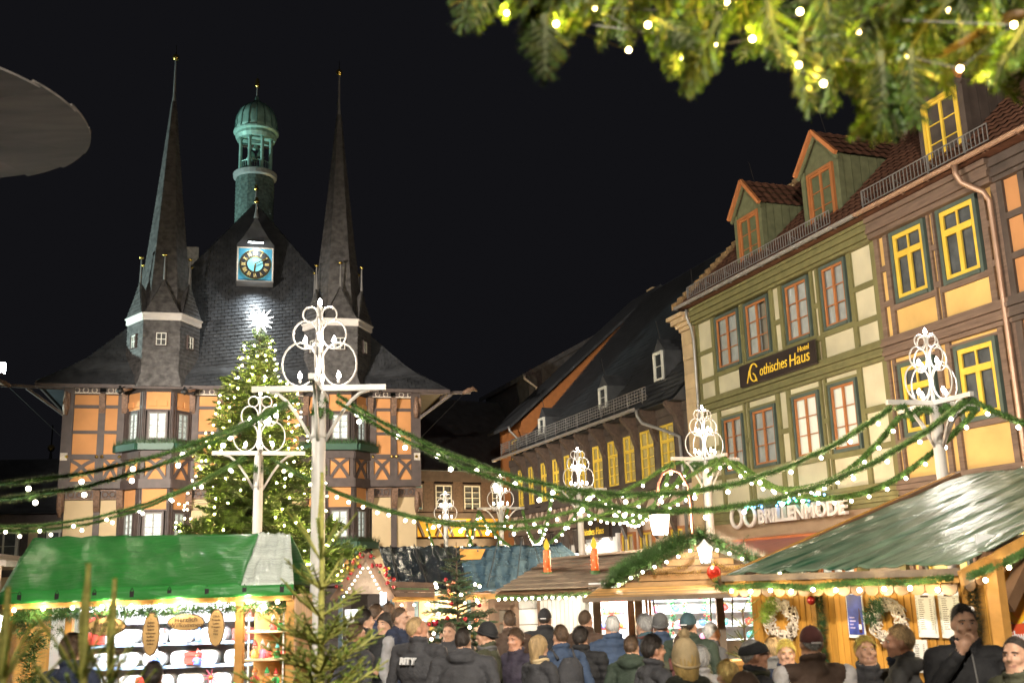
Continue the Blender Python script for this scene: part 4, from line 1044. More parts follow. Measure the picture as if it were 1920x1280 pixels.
GL = [
 (arm(0, 2.6, .3), V((-9.0, 9.2, HB-.1)), 1.02, 14, 'upper fir garland from the nearest lamp post to the left edge'),
 (arm(0, 3.4, .35)-V((0, 0, .1)), V((-8.7, 9.6, HB-.25)), 1.05, 14, 'lower fir garland from the nearest lamp post to the left edge'),
 (arm(1, 3.1, .2), V((-11.0, 14.6, HB-.1)), 1.1, 15, 'upper fir garland from the second lamp post leftwards across the town hall'),
 (arm(1, 3.9, .35), V((-10.8, 15.3, HB-.1)), 1.16, 15, 'lower fir garland from the second lamp post leftwards across the town hall'),
 (arm(0, .1, .2), arm(6, pi, .72), 1.16, 16, 'upper fir garland swinging from the nearest lamp post to the one by the yellow house'),
 (arm(0, -.9, .35)-V((0, 0, .12)), arm(6, -pi/2, .6), 1.33, 16, 'lower fir garland swinging from the nearest lamp post to the one by the yellow house'),
 (arm(1, .2, .2), arm(2, pi, .72), 1.13, 17, 'upper fir garland from the second lamp post to the lamp before the green house'),
 (arm(1, -.9, .4)-V((0, 0, .1)), arm(2, -pi/2-.2, .72), 1.2, 17, 'lower fir garland from the second lamp post to the lamp before the green house'),
 (arm(2, 0, .72), arm(6, 0, .72), .95, 14, 'fir garland from the green house lamp to the right arm of the yellow house lamp'),
 (arm(2, -pi/2, .72), arm(6, pi/2, .72), .8, 14, 'fir garland from the green house lamp to the rear arm of the yellow house lamp'),
 (arm(3, 0, .72), arm(2, pi, .72), .95, 18, 'fir garland joining the two lamps in front of the dark house, right strand'),
 (arm(3, -pi/2, .72), arm(2, -pi/2, .72), .75, 18, 'fir garland joining the two lamps in front of the dark house, near strand'),
 (arm(3, pi/2, .72), arm(2, pi/2, .72), .85, 18, 'fir garland joining the two lamps in front of the dark house, rear strand'),
 (arm(4, 0, .72), arm(3, pi, .72), 1.1, 20, 'fir garland dipping between the blue tarpaulin lamp and the dark house lamp, right strand'),
 (arm(4, pi, .72), arm(3, -pi/2, .72), 1.35, 20, 'fir garland dipping between the blue tarpaulin lamp and the dark house lamp, left strand'),
 (arm(5, 0, .72), arm(4, -pi/2, .72), 1.45, 20, 'fir garland looping between the two farthest lamp posts, right strand'),
 (arm(5, pi, .72), arm(4, pi, .72), 1.7, 22, 'fir garland looping between the two farthest lamp posts, left strand'),
 (arm(6, -pi/2, .72), V((7.9, 8.3, HB-.1)), .9, 12, 'fir garland running from the yellow house lamp past the right edge'),
]
for i, (a, b, s, nb, lab) in enumerate(GL): garland(i+1, a, b, s, lab, nb, .046 if i < 6 else .046, BULB_G if i < 6 else BULB_S, dens=700 if i < 10 else 400)
# fir bunches wrapped round the lamp heads
for li, (dz, lab) in {0: (0, 'nearest lamp post'), 1: (0, 'second lamp post'), 2: (0, 'green house lamp'), 3: (0, 'dark house lamp'), 6: (0, 'yellow house lamp')}.items():
    bn = T('fir_bunch', 'dark green fir bunch wrapped round the head of the %s' % lab, 'fir bunch', (LAMPS[li][0], LAMPS[li][1], 0), 0)
    m = MB(); r2 = random.Random(li)
    for k in range(4 if li in (2, 6, 3) else 2):
        a = RAD(19)+k*pi/2 if li in (2, 6, 3) else -pi/2+k*pi*.7
        R = .68 if li in (2, 6, 3) else .12
        pts = [V((cos(a)*R*t+.05*sin(9*t), sin(a)*R*t, HB-.06-.08*sin(pi*t)-.05*sin(14*t)-(0 if li in (2, 6, 3) else .25*t))) for t in [q/8 for q in range(9)]]
        needles_along(m, pts, .06, 900, .04, .008, li*7+k); m.tube(pts, .025, 6)
    m.build('twigs', m_garl, bn)

# ------------------------------------------------------------------ conifers
def bough_mesh(name, L, nseed, needle=.05, dens=240, spread=.5, w=.007, droop=.15, mats=None, side=.55, sub=7):
    """a flat fir bough: stem along +X with side twigs, each clothed in needles"""
    r2 = random.Random(nseed); m = MB()
    def twig(p, d, ln, r):
        n = max(2, int(ln/.12)); pts = [p+d*ln*k/n+V((0, 0, -droop*ln*(k/n)**2)) for k in range(n+1)]
        m.cur = 1; m.tube(pts, [r*(1-.7*k/n) for k in range(n+1)], 4); m.cur = 0
        for a, b in zip(pts, pts[1:]):
            dd = (b-a); l = dd.length; dd.normalize()
            x = dd.cross(V((0, 0, 1))); x = x.normalized() if x.length > .1 else V((1, 0, 0)); y = x.cross(dd)
            for _ in range(int(l*dens)):
                t = r2.uniform(0, 2*pi); o = x*cos(t)+y*sin(t)*.8
                q = a+dd*r2.uniform(0, l); tip = q+(o*.8+dd*.65).normalized()*needle*r2.uniform(.7, 1.1)
                e = dd.cross(o).normalized()*w
                m.add([q-e, q+e, tip], [(0, 1, 2)])
        return pts
    pts = twig(V((0, 0, 0)), V((1, 0, 0)), L, .012+.01*L)
    for k in range(sub):
        t = .2+.75*k/sub; p = V((L*t, 0, -droop*L*t*t))
        for s in (-1, 1):
            ln = L*side*(1-t*.75)*r2.uniform(.7, 1.1); a = s*r2.uniform(.7, 1.0)*spread*1.8
            d = V((cos(a), sin(a), r2.uniform(-.12, .18))).normalized()
            twig(p, d, ln, .008)
    return m.mesh(name, mats or [m_fir, m_bark])
def ring_tree(par, hgt, levels, rfun, meshes, base_len, zlo, tilt, seed, center=(0, 0, 0), name='branch', jitter=.3):
    r2 = random.Random(seed); n = 0
    for z, cnt in levels:
        for k in range(cnt):
            a = 2*pi*(k+r2.uniform(-jitter, jitter))/cnt+z*2.4
            L = rfun(z)*r2.uniform(.82, 1.12)*(1 if hgt < 5 else .93+.42*noise.noise(V((cos(a)*1.3+seed, sin(a)*1.3, z*.9)))); me = meshes[r2.randrange(len(meshes))]
            o = link(name, me, par); s = L/base_len
            o.location = (center[0], center[1], z+r2.uniform(-.06, .06)*2)
            o.rotation_euler = (r2.uniform(-.5, .5), -tilt(z)+r2.uniform(-.12, .12), a); o.scale = (s, s*1.05, s)
            n += 1
    return n
# tall lit tree in front of the town hall
m_ctree = M('lit_fir_needles', (.075, .125, .018), .55, var=.45, scale=2.2, rand=.3)
CTB = [bough_mesh('branch', 1.6, 10+i, .10, 200, .6, .012, .06, [m_ctree, m_bark], .6, 8) for i in range(4)]
tx, ty = -6.68, 27.0
ct = T('christmas_tree', 'tall Christmas tree wound with warm lights in front of the town hall', 'tree', (tx, ty, 0))
MB().lathe([(.2, 0), (.14, 4), (.05, 8), (.015, 8.7)], 10).build('trunk', m_bark, ct)
CTP = [(8.9, .2), (8.6, .3), (8.0, .54), (7.35, .68), (7.1, 1.02), (6.0, 1.3), (5.0, 1.66), (4.0, 1.98), (3.0, 2.15), (1.4, 2.3)]
def ctr(z):
    for (za, ra), (zb, rb) in zip(CTP, CTP[1:]):
        if z >= zb: return ra+(rb-ra)*(za-z)/(za-zb)
    return CTP[-1][1]
lv = []; z = 1.9
while z < 8.6:
    lv.append((z, 12 if z < 4 else 11 if z < 6.8 else 9)); z += .29 if z < 6.8 else .2
ring_tree(ct, 8.7, lv, ctr, CTB, 1.6, 1.6, lambda z: .12+.3*(z/8.7)**2, 4)
for k in range(6):
    o = link('branch', CTB[k % 4], ct); o.location = (0, 0, 8.2+.06*k); o.rotation_euler = (0, -1.1, k*1.05); o.scale = (.25, .25, .25)
# star
m_star = glow('star_glow', (1, .97, .95), 3.2)
st = T('star', 'white many-pointed glowing star topping the tall tree', 'star', (tx, ty, 9.02))
sm = MB(); r2 = random.Random(2)
dirs = []
for i in range(26):
    y = 1-2*(i+.5)/26; r = sqrt(1-y*y); a = i*2.39996; dirs.append(V((r*cos(a), y, r*sin(a))))
for d in dirs:
    x = d.orthogonal().normalized(); y = d.cross(x)
    b = [d*.06+(x*cos(t)+y*sin(t))*.045 for t in (0, 2.09, 4.19)]
    sm.add(b+[d*r2.uniform(.3, .42)], [(0, 1, 3), (1, 2, 3), (2, 0, 3)])
sm.ball((0, 0, 0), .09, 10, 8)
sm.build('star_body', m_star, st); MB().tube([(0, 0, -.4), (0, 0, 0)], .02, 5).build('star_stem', m_iron, st)
point(st, 'star_light', (0, -.5, .0), 25, (1, .97, .95), .15)
# lights wound on it
ls = T('light_string', 'warm light strings wound round the tall Christmas tree', 'light string', (tx, ty, 0))
m_tb = glow('tree_bulb', (1, .78, .32), 100)
TB = MB().ball((0, 0, 0), .019, 6, 4).mesh('bulb', [m_tb])
N = 290; r2 = random.Random(9); wire = []
for i in range(N):
    t = i/N; z = 8.55-(8.55-2.2)*t**.8; a = i*.78+r2.uniform(-.25, .25)
    R = ctr(z)*r2.uniform(.86, 1.04)+.03
    p = V((R*cos(a), R*sin(a), z-R*.12+r2.uniform(-.08, .08)))
    link('bulb', TB, ls, loc=p); wire.append(p*1.0)
MB().tube(wire, .006, 3).build('wire', m_iron, ls)

# young fir in the foreground, slender leader and whorls of branches
m_yfir = M('young_fir_needles', (.17, .25, .04), .55, var=.35, scale=8, rand=.25)
m_leader = M('yellow_green_shoot', (.30, .29, .07), .6, var=.3, scale=20)
YB = [bough_mesh('branch', .6, 40+i, .026, 560, .6, .0026, -.12, [m_yfir, m_leader], .5, 5) for i in range(4)]
def shoot_mesh(L, seed, nd=.013, dens=900, w=.0016, mats=None, r=.0036):
    m = MB(); m.cur = 1; m.tube([(0, 0, 0), (L*.5, 0, .02*L), (L, 0, .0)], [r, r*.85, r*.7], 6); m.cur = 0
    needles = MB(); r2 = random.Random(seed)
    for _ in range(int(L*dens)):
        t = r2.uniform(0, 2*pi); q = V((r2.uniform(0, L), r*.6*cos(t), r*.6*sin(t))); o = V((.9, cos(t)*.6, sin(t)*.6)).normalized()
        e = V((0, -sin(t), cos(t)))*w; m.add([q-e, q+e, q+o*nd*r2.uniform(.7, 1.1)], [(0, 1, 2)])
    m.ball((L, 0, 0), r*1.4, 6, 4)
    return m.mesh('shoot', mats or [m_yfir, m_leader])
SH = [shoot_mesh(.42, 60+i) for i in range(3)]
def young_fir(loc, hgt, label, wh, rfun, seed, leader=.42, bush=True, meshes=None, shoots=5, sl=.2):
    t = T('fir_tree', label, 'tree', loc)
    MB().tube([(0, 0, 0), (0, 0, hgt*.5), (.005, 0, hgt-leader), (0, 0, hgt)], [.03, .022, .012, .008], 8).build('trunk', m_leader, t)
    r2 = random.Random(seed)
    o = link('leader', SH[0], t); o.location = (0, 0, hgt-leader); o.rotation_euler = (0, -pi/2, 0); o.scale = (leader/.42, 1.7, 1.7)
    for z, n, tl in wh:
        for k in range(n):
            a = 2*pi*(k+r2.uniform(-.25, .25))/n+z*3
            L = rfun(z)*r2.uniform(.85, 1.15)
            if tl > .6:
                o = link('shoot', SH[k % 3], t); o.scale = (L/.42, 1.0, 1.0)
            else:
                o = link('branch', (meshes or YB)[r2.randrange(4)], t); s = L/.6; o.scale = (s, s, s)
            o.location = (0, 0, z); o.rotation_euler = (r2.uniform(-.4, .4), -tl+r2.uniform(-.12, .12), a)
    return t
wh = [(2.17, 7, .95)]+[(2.17-.125*k, 5 if k < 3 else 8, max(.05, .6-.05*k)) for k in range(1, 12)]
young_fir((-.925, 5.0, 0), 2.58, 'bright green young fir with a tall leader in front of the nearest lamp post', wh, lambda z: .27 if z > 2.1 else .15+.34*(2.2-z), 3, .41)
wh2 = [(1.81, 6, 1.0), (1.66, 5, .8), (1.5, 6, .7), (1.35, 6, .5)]
for (x, y, h, lead, lab, sd) in ((-1.29, 3.2, 2.14, .34, 'bare-stemmed young fir tip with the thickest leader before the green stall', 11), (-1.36, 3.6, 2.1, .36, 'bare-stemmed young fir tip right behind the thickest leader before the green stall', 13),
                                 (-1.55, 3.25, 2.08, .28, 'bare-stemmed young fir tip at the left edge before the green stall', 12)):
    w_ = [(h-lead, 6, 1.0), (h-lead-.13, 5, .85), (h-lead-.28, 6, .7), (h-lead-.42, 6, .5)]
    young_fir((x, y, 0), h, lab, w_, lambda z, h=h: .2+.2*(h-.3-z), sd, lead)
# ------------------------------------------------------------------ market huts
m_amber = M('amber_board', (.50, .25, .06), .55, var=.2, scale=6, bump=.1)
m_plank = M('honey_pine_plank', (.44, .215, .035), .6, var=.25, scale=2.5, stretch=(6, 6, .8), bump=.15, bscale=20, rand=.14)
m_bplank = M('weathered_grey_brown_plank', (.20, .15, .105), .75, var=.3, scale=4, bump=.25, rand=.18)
m_wplank = M('whitewashed_plank', (.50, .47, .42), .75, var=.15, scale=5, stretch=(1, 1, .3), bump=.15, rand=.1)
m_post = M('dark_stained_post', (.13, .07, .035), .6, var=.25, scale=6)
m_tinsel = M('gold_tinsel', (.75, .55, .08), .3, .7, var=.4, scale=60)
m_red = M('red_paint', (.55, .05, .035), .5, var=.1)
m_whiteb = M('white_box', (.72, .72, .72), .6, var=.05)
m_paper = M('white_paper', (.72, .72, .72), .8, var=.04)
def tarp_mat(name, col, rough=.22, coat=.6, var=.15, stretch=(1, 1, 1), rz=0, bs=.4):
    m = M(name, col, rough, var=var, scale=2, coat=coat, rand=0)
    N = m.node_tree.nodes; L = m.node_tree.links
    g = N.new('ShaderNodeNewGeometry'); mp = N.new('ShaderNodeMapping'); mp.inputs['Scale'].default_value = stretch
    mq = N.new('ShaderNodeMapping'); mq.inputs['Rotation'].default_value = (0, 0, rz)
    n1 = N.new('ShaderNodeTexNoise'); n1.inputs['Scale'].default_value = 7; n1.inputs['Detail'].default_value = 5; n1.inputs['Distortion'].default_value = 1.2
    L.new(g.outputs['Position'], mq.inputs[0]); L.new(mq.outputs[0], mp.inputs[0]); L.new(mp.outputs[0], n1.inputs['Vector'])
    b = N.new('ShaderNodeBump'); b.inputs['Strength'].default_value = bs; b.inputs['Distance'].default_value = .05
    L.new(n1.outputs[0], b.inputs['Height']); L.new(b.outputs[0], N['Principled BSDF'].inputs['Normal']); L.new(b.outputs[0], N['Principled BSDF'].inputs['Coat Normal'])
    return m
def tarp(par, c, nu, nv, amp, mat, seed, fx=6, fy=1.5, name='tarpaulin', thick=.01, folds=()):
    """wrinkled sheet over the quad c = (eave left, eave right, ridge right, ridge left)"""
    a, b, cc, d = [V(p) for p in c]; n = (b-a).cross(d-a).normalized()
    def fn(u, v):
        p = a.lerp(b, u).lerp(d.lerp(cc, u), v)
        h = noise.noise(V((u*fx+seed, v*fy*1.0, seed)))*amp+noise.noise(V((u*fx*2.7+v*3, v*fy*2+seed, 1)))*amp*.5
        h += abs(noise.noise(V((u*fx*1.5+v*2.2, v*fy*3, seed+4))))*amp*1.1
        for f, w_ in folds: h += amp*1.4*math.exp(-((u-f)/w_)**2)
        return p+n*(h+.03)
    o = MB().sheet(fn, nu, nv).build(name, mat, par, True)
    s = o.modifiers.new('thickness', 'SOLIDIFY'); s.thickness = thick
    return o
def bulbs(par, a, b, n, drop=.0, mesh=None, jig=.01):
    for k in range(n):
        p = V(a).lerp(V(b), (k+.5)/n)-V((0, 0, drop+rnd.uniform(-jig, jig)))
        link('bulb', mesh or BULB_H, par, loc=p)
def fir_swag(par, pts, rad, seed, dens=900, ln=.06, mat=None, name='fir_swag', w=.007):
    m = MB(); r2 = random.Random(seed)
    P = [V(p) for p in pts]
    for _ in range(1): needles_along(m, P, rad, dens, ln, w, seed)
    # short twigs for an uneven outline
    for a, b in zip(P, P[1:]):
        for _ in range(int((b-a).length*26)):
            p = a.lerp(b, r2.random()); d = V((r2.gauss(0, 1), r2.gauss(0, 1), r2.gauss(-.3, .8))).normalized()*rad*r2.uniform(1, 1.9)
            needles_along(m, [p, p+d], rad*.28, 260, ln*.6, w*.8, r2.randrange(9999))
    return m.build(name, mat or m_garl, par)
m_hb = glow('hut_bulb', (1, .86, .6), 9)
BULB_H = MB().ball((0, 0, 0), .017, 8, 6).mesh('bulb', [m_hb], True)

# ---- hut 1: green tarpaulin stall on the left
h1 = T('market_stall', 'market stall under a shiny green tarpaulin roof with bright white shelves', 'stall', (-3.3, 9.5, 0))
m_gt = tarp_mat('green_tarpaulin', (.025, .20, .035), .42, .18, stretch=(.35, 1.2, 1.2))
m_clear = tarp_mat('pale_reflecting_film', (.58, .64, .58), .24, .5, stretch=(.5, 2.0, 2.0))
tarp(h1, [(-1.29, -.02, 2.06), (.84, -.02, 2.06), (.68, 1.25, 2.57), (-1.63, 1.3, 2.6)], 60, 24, .022, m_gt, 3)
tarp(h1, [(.84, -.02, 2.06), (1.31, -.02, 2.06), (1.0, 1.25, 2.56), (.68, 1.25, 2.57)], 24, 24, .022, m_clear, 5)
tarp(h1, [(-1.29, -.03, 1.99), (1.31, -.03, 1.99), (1.31, -.02, 2.085), (-1.29, -.02, 2.085)], 60, 3, .012, m_gt, 8, name='tarpaulin_hem')
tarp(h1, [(1.0, 2.5, 2.06), (-1.63, 2.5, 2.06), (-1.63, 1.3, 2.6), (1.0, 1.25, 2.56)], 30, 10, .02, m_gt, 9)
B(h1, 'eaves_board', -1.27, 1.29, -.005, .03, 1.95, 2.0, m_amber)
for k in range(8):
    x = -1.1+k*.33
    MB().box(x-.018, x+.018, -.06, -.02, 2.02, 2.07).tube([(x-.015, -.055, 2.07), (x, -.055, 2.1), (x+.015, -.055, 2.07)], .004, 4).build('clip', m_iron, h1)
bulbs(h1, (-1.27, -.05, 1.955), (1.3, -.05, 1.965), 10, .02)
fir_swag(h1, [(-1.2, .06, 1.88), (-.6, .05, 1.9), (0, .05, 1.89), (.6, .05, 1.9), (1.25, .06, 1.88)], .075, 31, 1500, .05)
fir_swag(h1, [(-1.1, .05, 1.88), (-.98, .06, 1.7), (-1.02, .05, 1.5), (-.98, .06, 1.25), (-1.0, .05, .8)], .17, 32, 1500, .08)
for x in (-1.22, .82, 1.27): B(h1, 'post', x-.035, x+.035, .02, .1, 0, 1.96, m_amber)
B(h1, 'post', -.74, -.68, .08, .14, 0, 1.9, m_amber)
B(h1, 'counter', -.7, .82, -.05, .5, 1.0, 1.05, m_amber); B(h1, 'counter_front', -.7, .82, .0, .03, .1, 1.0, m_plank)
B(h1, 'back_wall', -1.25, .86, .93, .96, 0, 2.4, m_whiteb)
B(h1, 'side_wall', -1.26, -1.23, .1, .93, 0, 2.0, m_plank); B(h1, 'side_wall', 1.26, 1.29, .1, .93, 0, 2.0, m_plank)
m_shblue = M('pale_blue_shelf_edge', (.30, .45, .68), .5)
for z in (1.18, 1.385, 1.59, 1.79):
    s_ = B(h1, 'shelf', -.72, .8, .62, .92, z-.012, z, m_whiteb)
    B(h1, 'shelf_edge', -.72, .8, .605, .618, z-.02, z+.006, m_shblue)
m_tube = glow('fluorescent_tube', (.96, .97, 1), 3)
for z, y in ((1.915, .2),):
    MB().tube([(-.66, y, z), (.78, y, z)], .014, 8).build('lamp_tube', m_tube, h1)
for k in range(4): point(h1, 'eaves_bulb_light', (-.9+k*.6, -.06, 1.925), .9, (1, .85, .55), .02)
l = bpy.data.lights.new('stall_light', 'AREA'); l.energy = 7; l.color = (.95, .97, 1); l.shape = 'RECTANGLE'; l.size = 1.4; l.size_y = .1
o = bpy.data.objects.new('stall_light', l); COL.objects.link(o); o.parent = h1; o.location = (.06, .25, 1.89); o.rotation_euler = (RAD(38), 0, 0)
# right-hand toy shelf of the stall
B(h1, 'shelf_back', .84, 1.2, .5, .53, .9, 1.9, m_amber)
for z in (1.22, 1.45, 1.69): B(h1, 'shelf', .83, 1.22, .2, .5, z-.018, z, M('pale_shelf', (.62, .5, .32), .6))
for x in (.86, 1.17):
    MB().tube([(x, .22, 1.0), (x, .22, 1.85)], .008, 6).build('shelf_rod', m_whiteb, h1)
point(h1, 'shelf_lamp', (1.03, .05, 1.88), 7, (1, .85, .6), .04)
MB().ball((1.03, .05, 1.9), .03, 8, 6).build('shelf_lamp_bulb', m_hb, h1)
H1 = V((-3.3, 9.5, 0))
# goods: white rounded cushions/boxes
k = 0
def rounded_box(w, h, d, r=.05):
    pts = []
    for cx, cz, a0 in ((w/2-r, h-r, 0), (-w/2+r, h-r, pi/2), (-w/2+r, r, pi), (w/2-r, r, 1.5*pi)):
        for q in range(4): pts.append((cx+r*cos(a0+q*pi/6), 0, cz+r*sin(a0+q*pi/6)))
    return MB().poly(pts, (0, d, 0))
rows = {1.18: [(-.63, .26), (-.33, .24), (-.05, .24), (.22, .26), (.5, .22)], 1.385: [(-.6, .22), (-.36, .2), (-.13, .22), (.12, .2), (.36, .22), (.62, .2)], 1.59: [(-.62, .16), (-.4, .24), (-.12, .2), (.12, .24), (.42, .26), (.68, .16)]}
shelfname = {1.18: 'lowest', 1.385: 'middle', 1.59: 'upper'}
for z, lst in rows.items():
    for i, (x, w) in enumerate(lst):
        b = T('gift_box', '%s white rounded gift box from the left on the %s shelf of the green stall' % (['first', 'second', 'third', 'fourth', 'fifth', 'sixth'][i], shelfname[z]), 'box', H1+V((x, .64, z)), 0, 'white gift boxes on the stall shelves')
        rounded_box(w-.02, .13, .16).build('box_body', m_whiteb, b); MB().box(-w/2+.02, w/2-.02, -.006, -.001, .055, .061).build('lid_seam', m_curt, b)
        rounded_box(w*.5, .05, .004, .02).build('printed_label', M('pale_print', (.55, .58, .66), .6, var=.3, scale=40), b, loc=(0, -.005, .07))
for i, (x, z, w) in enumerate(((-.66, 1.6, .14), (-.66, 1.8, .15), (.25, 1.4, .14), (.7, 1.6, .16), (.72, 1.8, .14), (-.2, 1.19, .13))):
    b = T('gift_box', ['red flat box under the left oval sign', 'red box high at the left end of the stall shelves', 'red box in the middle of the stall shelves', 'red box on the upper shelf at the right end', 'red box topmost at the right end', 'red box on the lowest shelf'][i], 'box', H1+V((x, .6 if i != 2 else .58, z)), 0, 'red boxes on the stall shelves')
    MB().box(-w/2, w/2, -.02, .2, 0, .1).build('box_body', m_red, b); MB().box(-w/2-.003, w/2+.003, -.024, .204, .07, .105).build('lid', m_red, b)
# oval wooden signs
m_slice = M('pale_wood_slice', (.52, .32, .12), .7, var=.2, scale=8)
m_ink = M('burnt_lettering', (.05, .025, .012), .8)
def wood_sign(x, z, rx, rz, label, lines, vertical=False):
    s = T('wooden_sign', label, 'sign', H1+V((x, -.02, z)), 0, 'oval wood-slice signs hanging in the green stall')
    n = 28
    pts = [(rx*cos(2*pi*i/n)*(1+.02*sin(5*i)), 0, rz*sin(2*pi*i/n)*(1+.02*cos(3*i))) for i in range(n)]
    MB().poly(pts, (0, .02, 0)).build('slice', m_slice, s)
    MB().tube([(p[0]*1.02, .01, p[2]*1.02) for p in pts], .009, 6, True).build('bark_rim', m_bark, s)
    MB().tube([(-rx*.5, .01, rz*.8), (0, .01, rz+.1), (rx*.5, .01, rz*.8)], .003, 4).build('cord', m_iron, s)
    for i, (t, sz, dz) in enumerate(lines): text('lettering', t, sz, m_ink, s, (0, -.004, dz), ax='CENTER', ext=.002)
    if not vertical: return
wood_sign(-.335, 1.775, .165, .068, 'left oval wood slice sign reading Herzlich Willkommen', [('Herzlich', .062, .006), ('Willkommen', .058, -.042)])
wood_sign(.365, 1.79, .155, .062, 'right oval wood slice sign reading Herzlich Willkommen', [('Herzlich', .06, .006), ('Willkommen', .055, -.04)])
def lines(n, w): return [(w[i % len(w)], .026, .12-i*.03) for i in range(n)]
wood_sign(.06, 1.70, .068, .175, 'tall upright wood slice sign with lines of verse, left of the two', lines(9, ['~', 'lieben', 'lachen', 'feiern', 'träumen', 'hoffen', 'danken', 'teilen', '~']), True)
wood_sign(.63, 1.735, .065, .15, 'tall upright wood slice sign with lines of verse, right of the two', lines(8, ['~', 'Glück', 'Freude', 'Liebe', 'Frieden', 'Zeit', 'Mut', '~']), True)
# toys on the counter and on the side shelf
def toy(x, y, z, cols, label, s=1.0, hat=True):
    t = T('wooden_figure', label, 'figurine', H1+V((x, y, z)), rnd.uniform(-.5, .5), 'small toy figures in the green stall')
    MB().lathe([(.03*s, 0), (.032*s, .01*s), (.022*s, .05*s), (.012*s, .065*s)], 10).build('body', cols[0], t, True)
    MB().ball((0, 0, .08*s), .02*s, 10, 8).build('head', M('toy_skin', (.6, .38, .24), .5), t, True)
    if hat: MB().lathe([(.021*s, .088*s), (.018*s, .1*s), (.001, .135*s)], 10).build('hat', cols[1], t, True)
    MB().ball((0, -.02*s, .079*s), .005*s, 6, 4).build('nose', m_red, t)
    for sx in (-1, 1): MB().tube([(sx*.02*s, 0, .055*s), (sx*.036*s, -.012*s, .03*s)], .007*s, 6).build('arm', cols[0], t)
def tc(n, c): return M('toy_'+n, c, .45, var=.05)
palette = {'red': tc('red', (.6, .05, .04)), 'green': tc('green', (.05, .4, .12)), 'blue': tc('blue', (.08, .16, .5)), 'white': tc('white', (.75, .72, .68)), 'pink': tc('pink', (.7, .18, .3)), 'orange': tc('orange', (.7, .26, .06)), 'teal': tc('teal', (.1, .42, .4))}
spots = [(.9, .3, 1.45, 'orange', 'red'), (.96, .32, 1.45, 'pink', 'white'), (1.02, .3, 1.45, 'red', 'white'), (1.1, .3, 1.45, 'green', 'teal'), (1.16, .31, 1.45, 'red', 'orange'), (1.06, .3, 1.69, 'red', 'white'), (1.12, .32, 1.69, 'green', 'white'),
         (.9, .3, 1.22, 'red', 'orange'), (1.02, .26, 1.22, 'orange', 'green'), (1.1, .26, 1.22, 'green', 'red'), (-.02, .58, 1.6, 'white', 'red'), (.2, .58, 1.6, 'white', 'pink'), (.31, .56, 1.6, 'blue', 'blue'), (-.08, .57, 1.39, 'blue', 'white'), (.3, .57, 1.39, 'blue', 'red')]
for x, y, z, a, b in spots:
    wh_ = 'side shelf at the stall end' if x > .8 else 'white stall shelves'
    lev_ = {1.45: 'middle board', 1.69: 'top board', 1.22: 'lowest board', 1.6: 'upper board', 1.39: 'middle board'}[z]
    toy(x, y, z, (palette[a], palette[b]), '%s toy with %s hat on %s, %s' % (a, b, lev_, wh_), rnd.uniform(.95, 1.25))
def flower(x, y, z, s, c, label, n=9):
    t = T('straw_star', label, 'ornament', H1+V((x, y, z)), 0, 'bright ornaments on the stall counter')
    m = MB()
    for i in range(n):
        a = 2*pi*i/n; m.poly([(.02*s*cos(a-.5), 0, .02*s*sin(a-.5)), (.1*s*cos(a), -.02*s, .1*s*sin(a)), (.02*s*cos(a+.5), 0, .02*s*sin(a+.5))], (0, .01, 0))
    m.build('petals', c, t); MB().ball((0, -.01, 0), .024*s, 8, 6).build('centre', palette['orange'], t); MB().tube([(0, .005, -.22), (0, .005, 0)], .004, 5).build('stick', m_whiteb, t)
flower(.28, .1, 1.2, .9, palette['red'], 'red spiky star ornament on the counter of the green stall')
flower(.55, .15, 1.31, .8, palette['pink'], 'pink spiky star ornament standing higher on the stall counter')
gr = T('wooden_figure', 'large wreath-faced doll with two raised green arms at the stall counter', 'figurine', H1+V((.66, -.02, 1.05)), 0)
MB().tube([(.07*cos(t), 0, .13+.06*sin(t)) for t in [2*pi*i/16 for i in range(16)]], .016, 6, True).build('face_ring', palette['orange'], gr, True)
MB().lathe([(.001, 0), (.05, .008), (.05, .012)], 16, (0, .01, .13), mw=Matrix.Translation((0, .02, .13)) @ Matrix.Rotation(pi/2, 4, 'X') @ Matrix.Translation((0, -.01, -.13))).build('face', M('toy_skin', (.6, .38, .24), .5), gr)
for s in (-1, 1): MB().tube([(s*.08, 0, .06), (s*.15, 0, .22)], .016, 8).build('arm', palette['green'], gr, True)
MB().lathe([(.09, -.06), (.03, .07)], 12).build('dress', palette['pink'], gr, True)
for i in range(12):
    x = rnd.uniform(-.1, .78); toy(x, rnd.uniform(-.02, .3), 1.05, (palette[list(palette)[i % 7]], palette[list(palette)[(i*3+1+i//7) % 7]]), '%s toy figure with %s hat on the green stall counter' % (list(palette)[i % 7], list(palette)[(i*3+1+i//7) % 7]), rnd.uniform(1.1, 1.6))

# neighbouring stall at the left edge
h0 = T('market_stall', 'brown-roofed stall cut by the left edge behind the green one', 'stall', (-6.0, 11.2, 0))
B(h0, 'roof_board', -1.0, .82, -.4, 1.2, 2.5, 2.56, m_bplank, .16); B(h0, 'gable', -1.0, .55, .0, .05, 1.9, 2.46, M('beige_awning', (.5, .38, .24), .8)); B(h0, 'eaves_board', -1.0, .3, -.1, -.05, 2.22, 2.32, m_amber, .16)
B(h0, 'wall', -1.0, .5, .1, .15, 0, 1.9, m_red); B(h0, 'counter', -1.0, .6, -.3, .2, 1.5, 1.56, m_amber)
MB().ball((.80, -.45, 1.80), .08, 10, 8).build('globe_lamp', glow('stall_globe', (1, 1, 1), 7), h0)
point(h0, 'globe_light', (.80, -.6, 1.80), 14, (.95, .98, 1), .1)

BULB_T = MB().ball((0, 0, 0), .014, 6, 5).mesh('bulb', [glow('tiny_hut_bulb', (1, .86, .6), 2.5)])
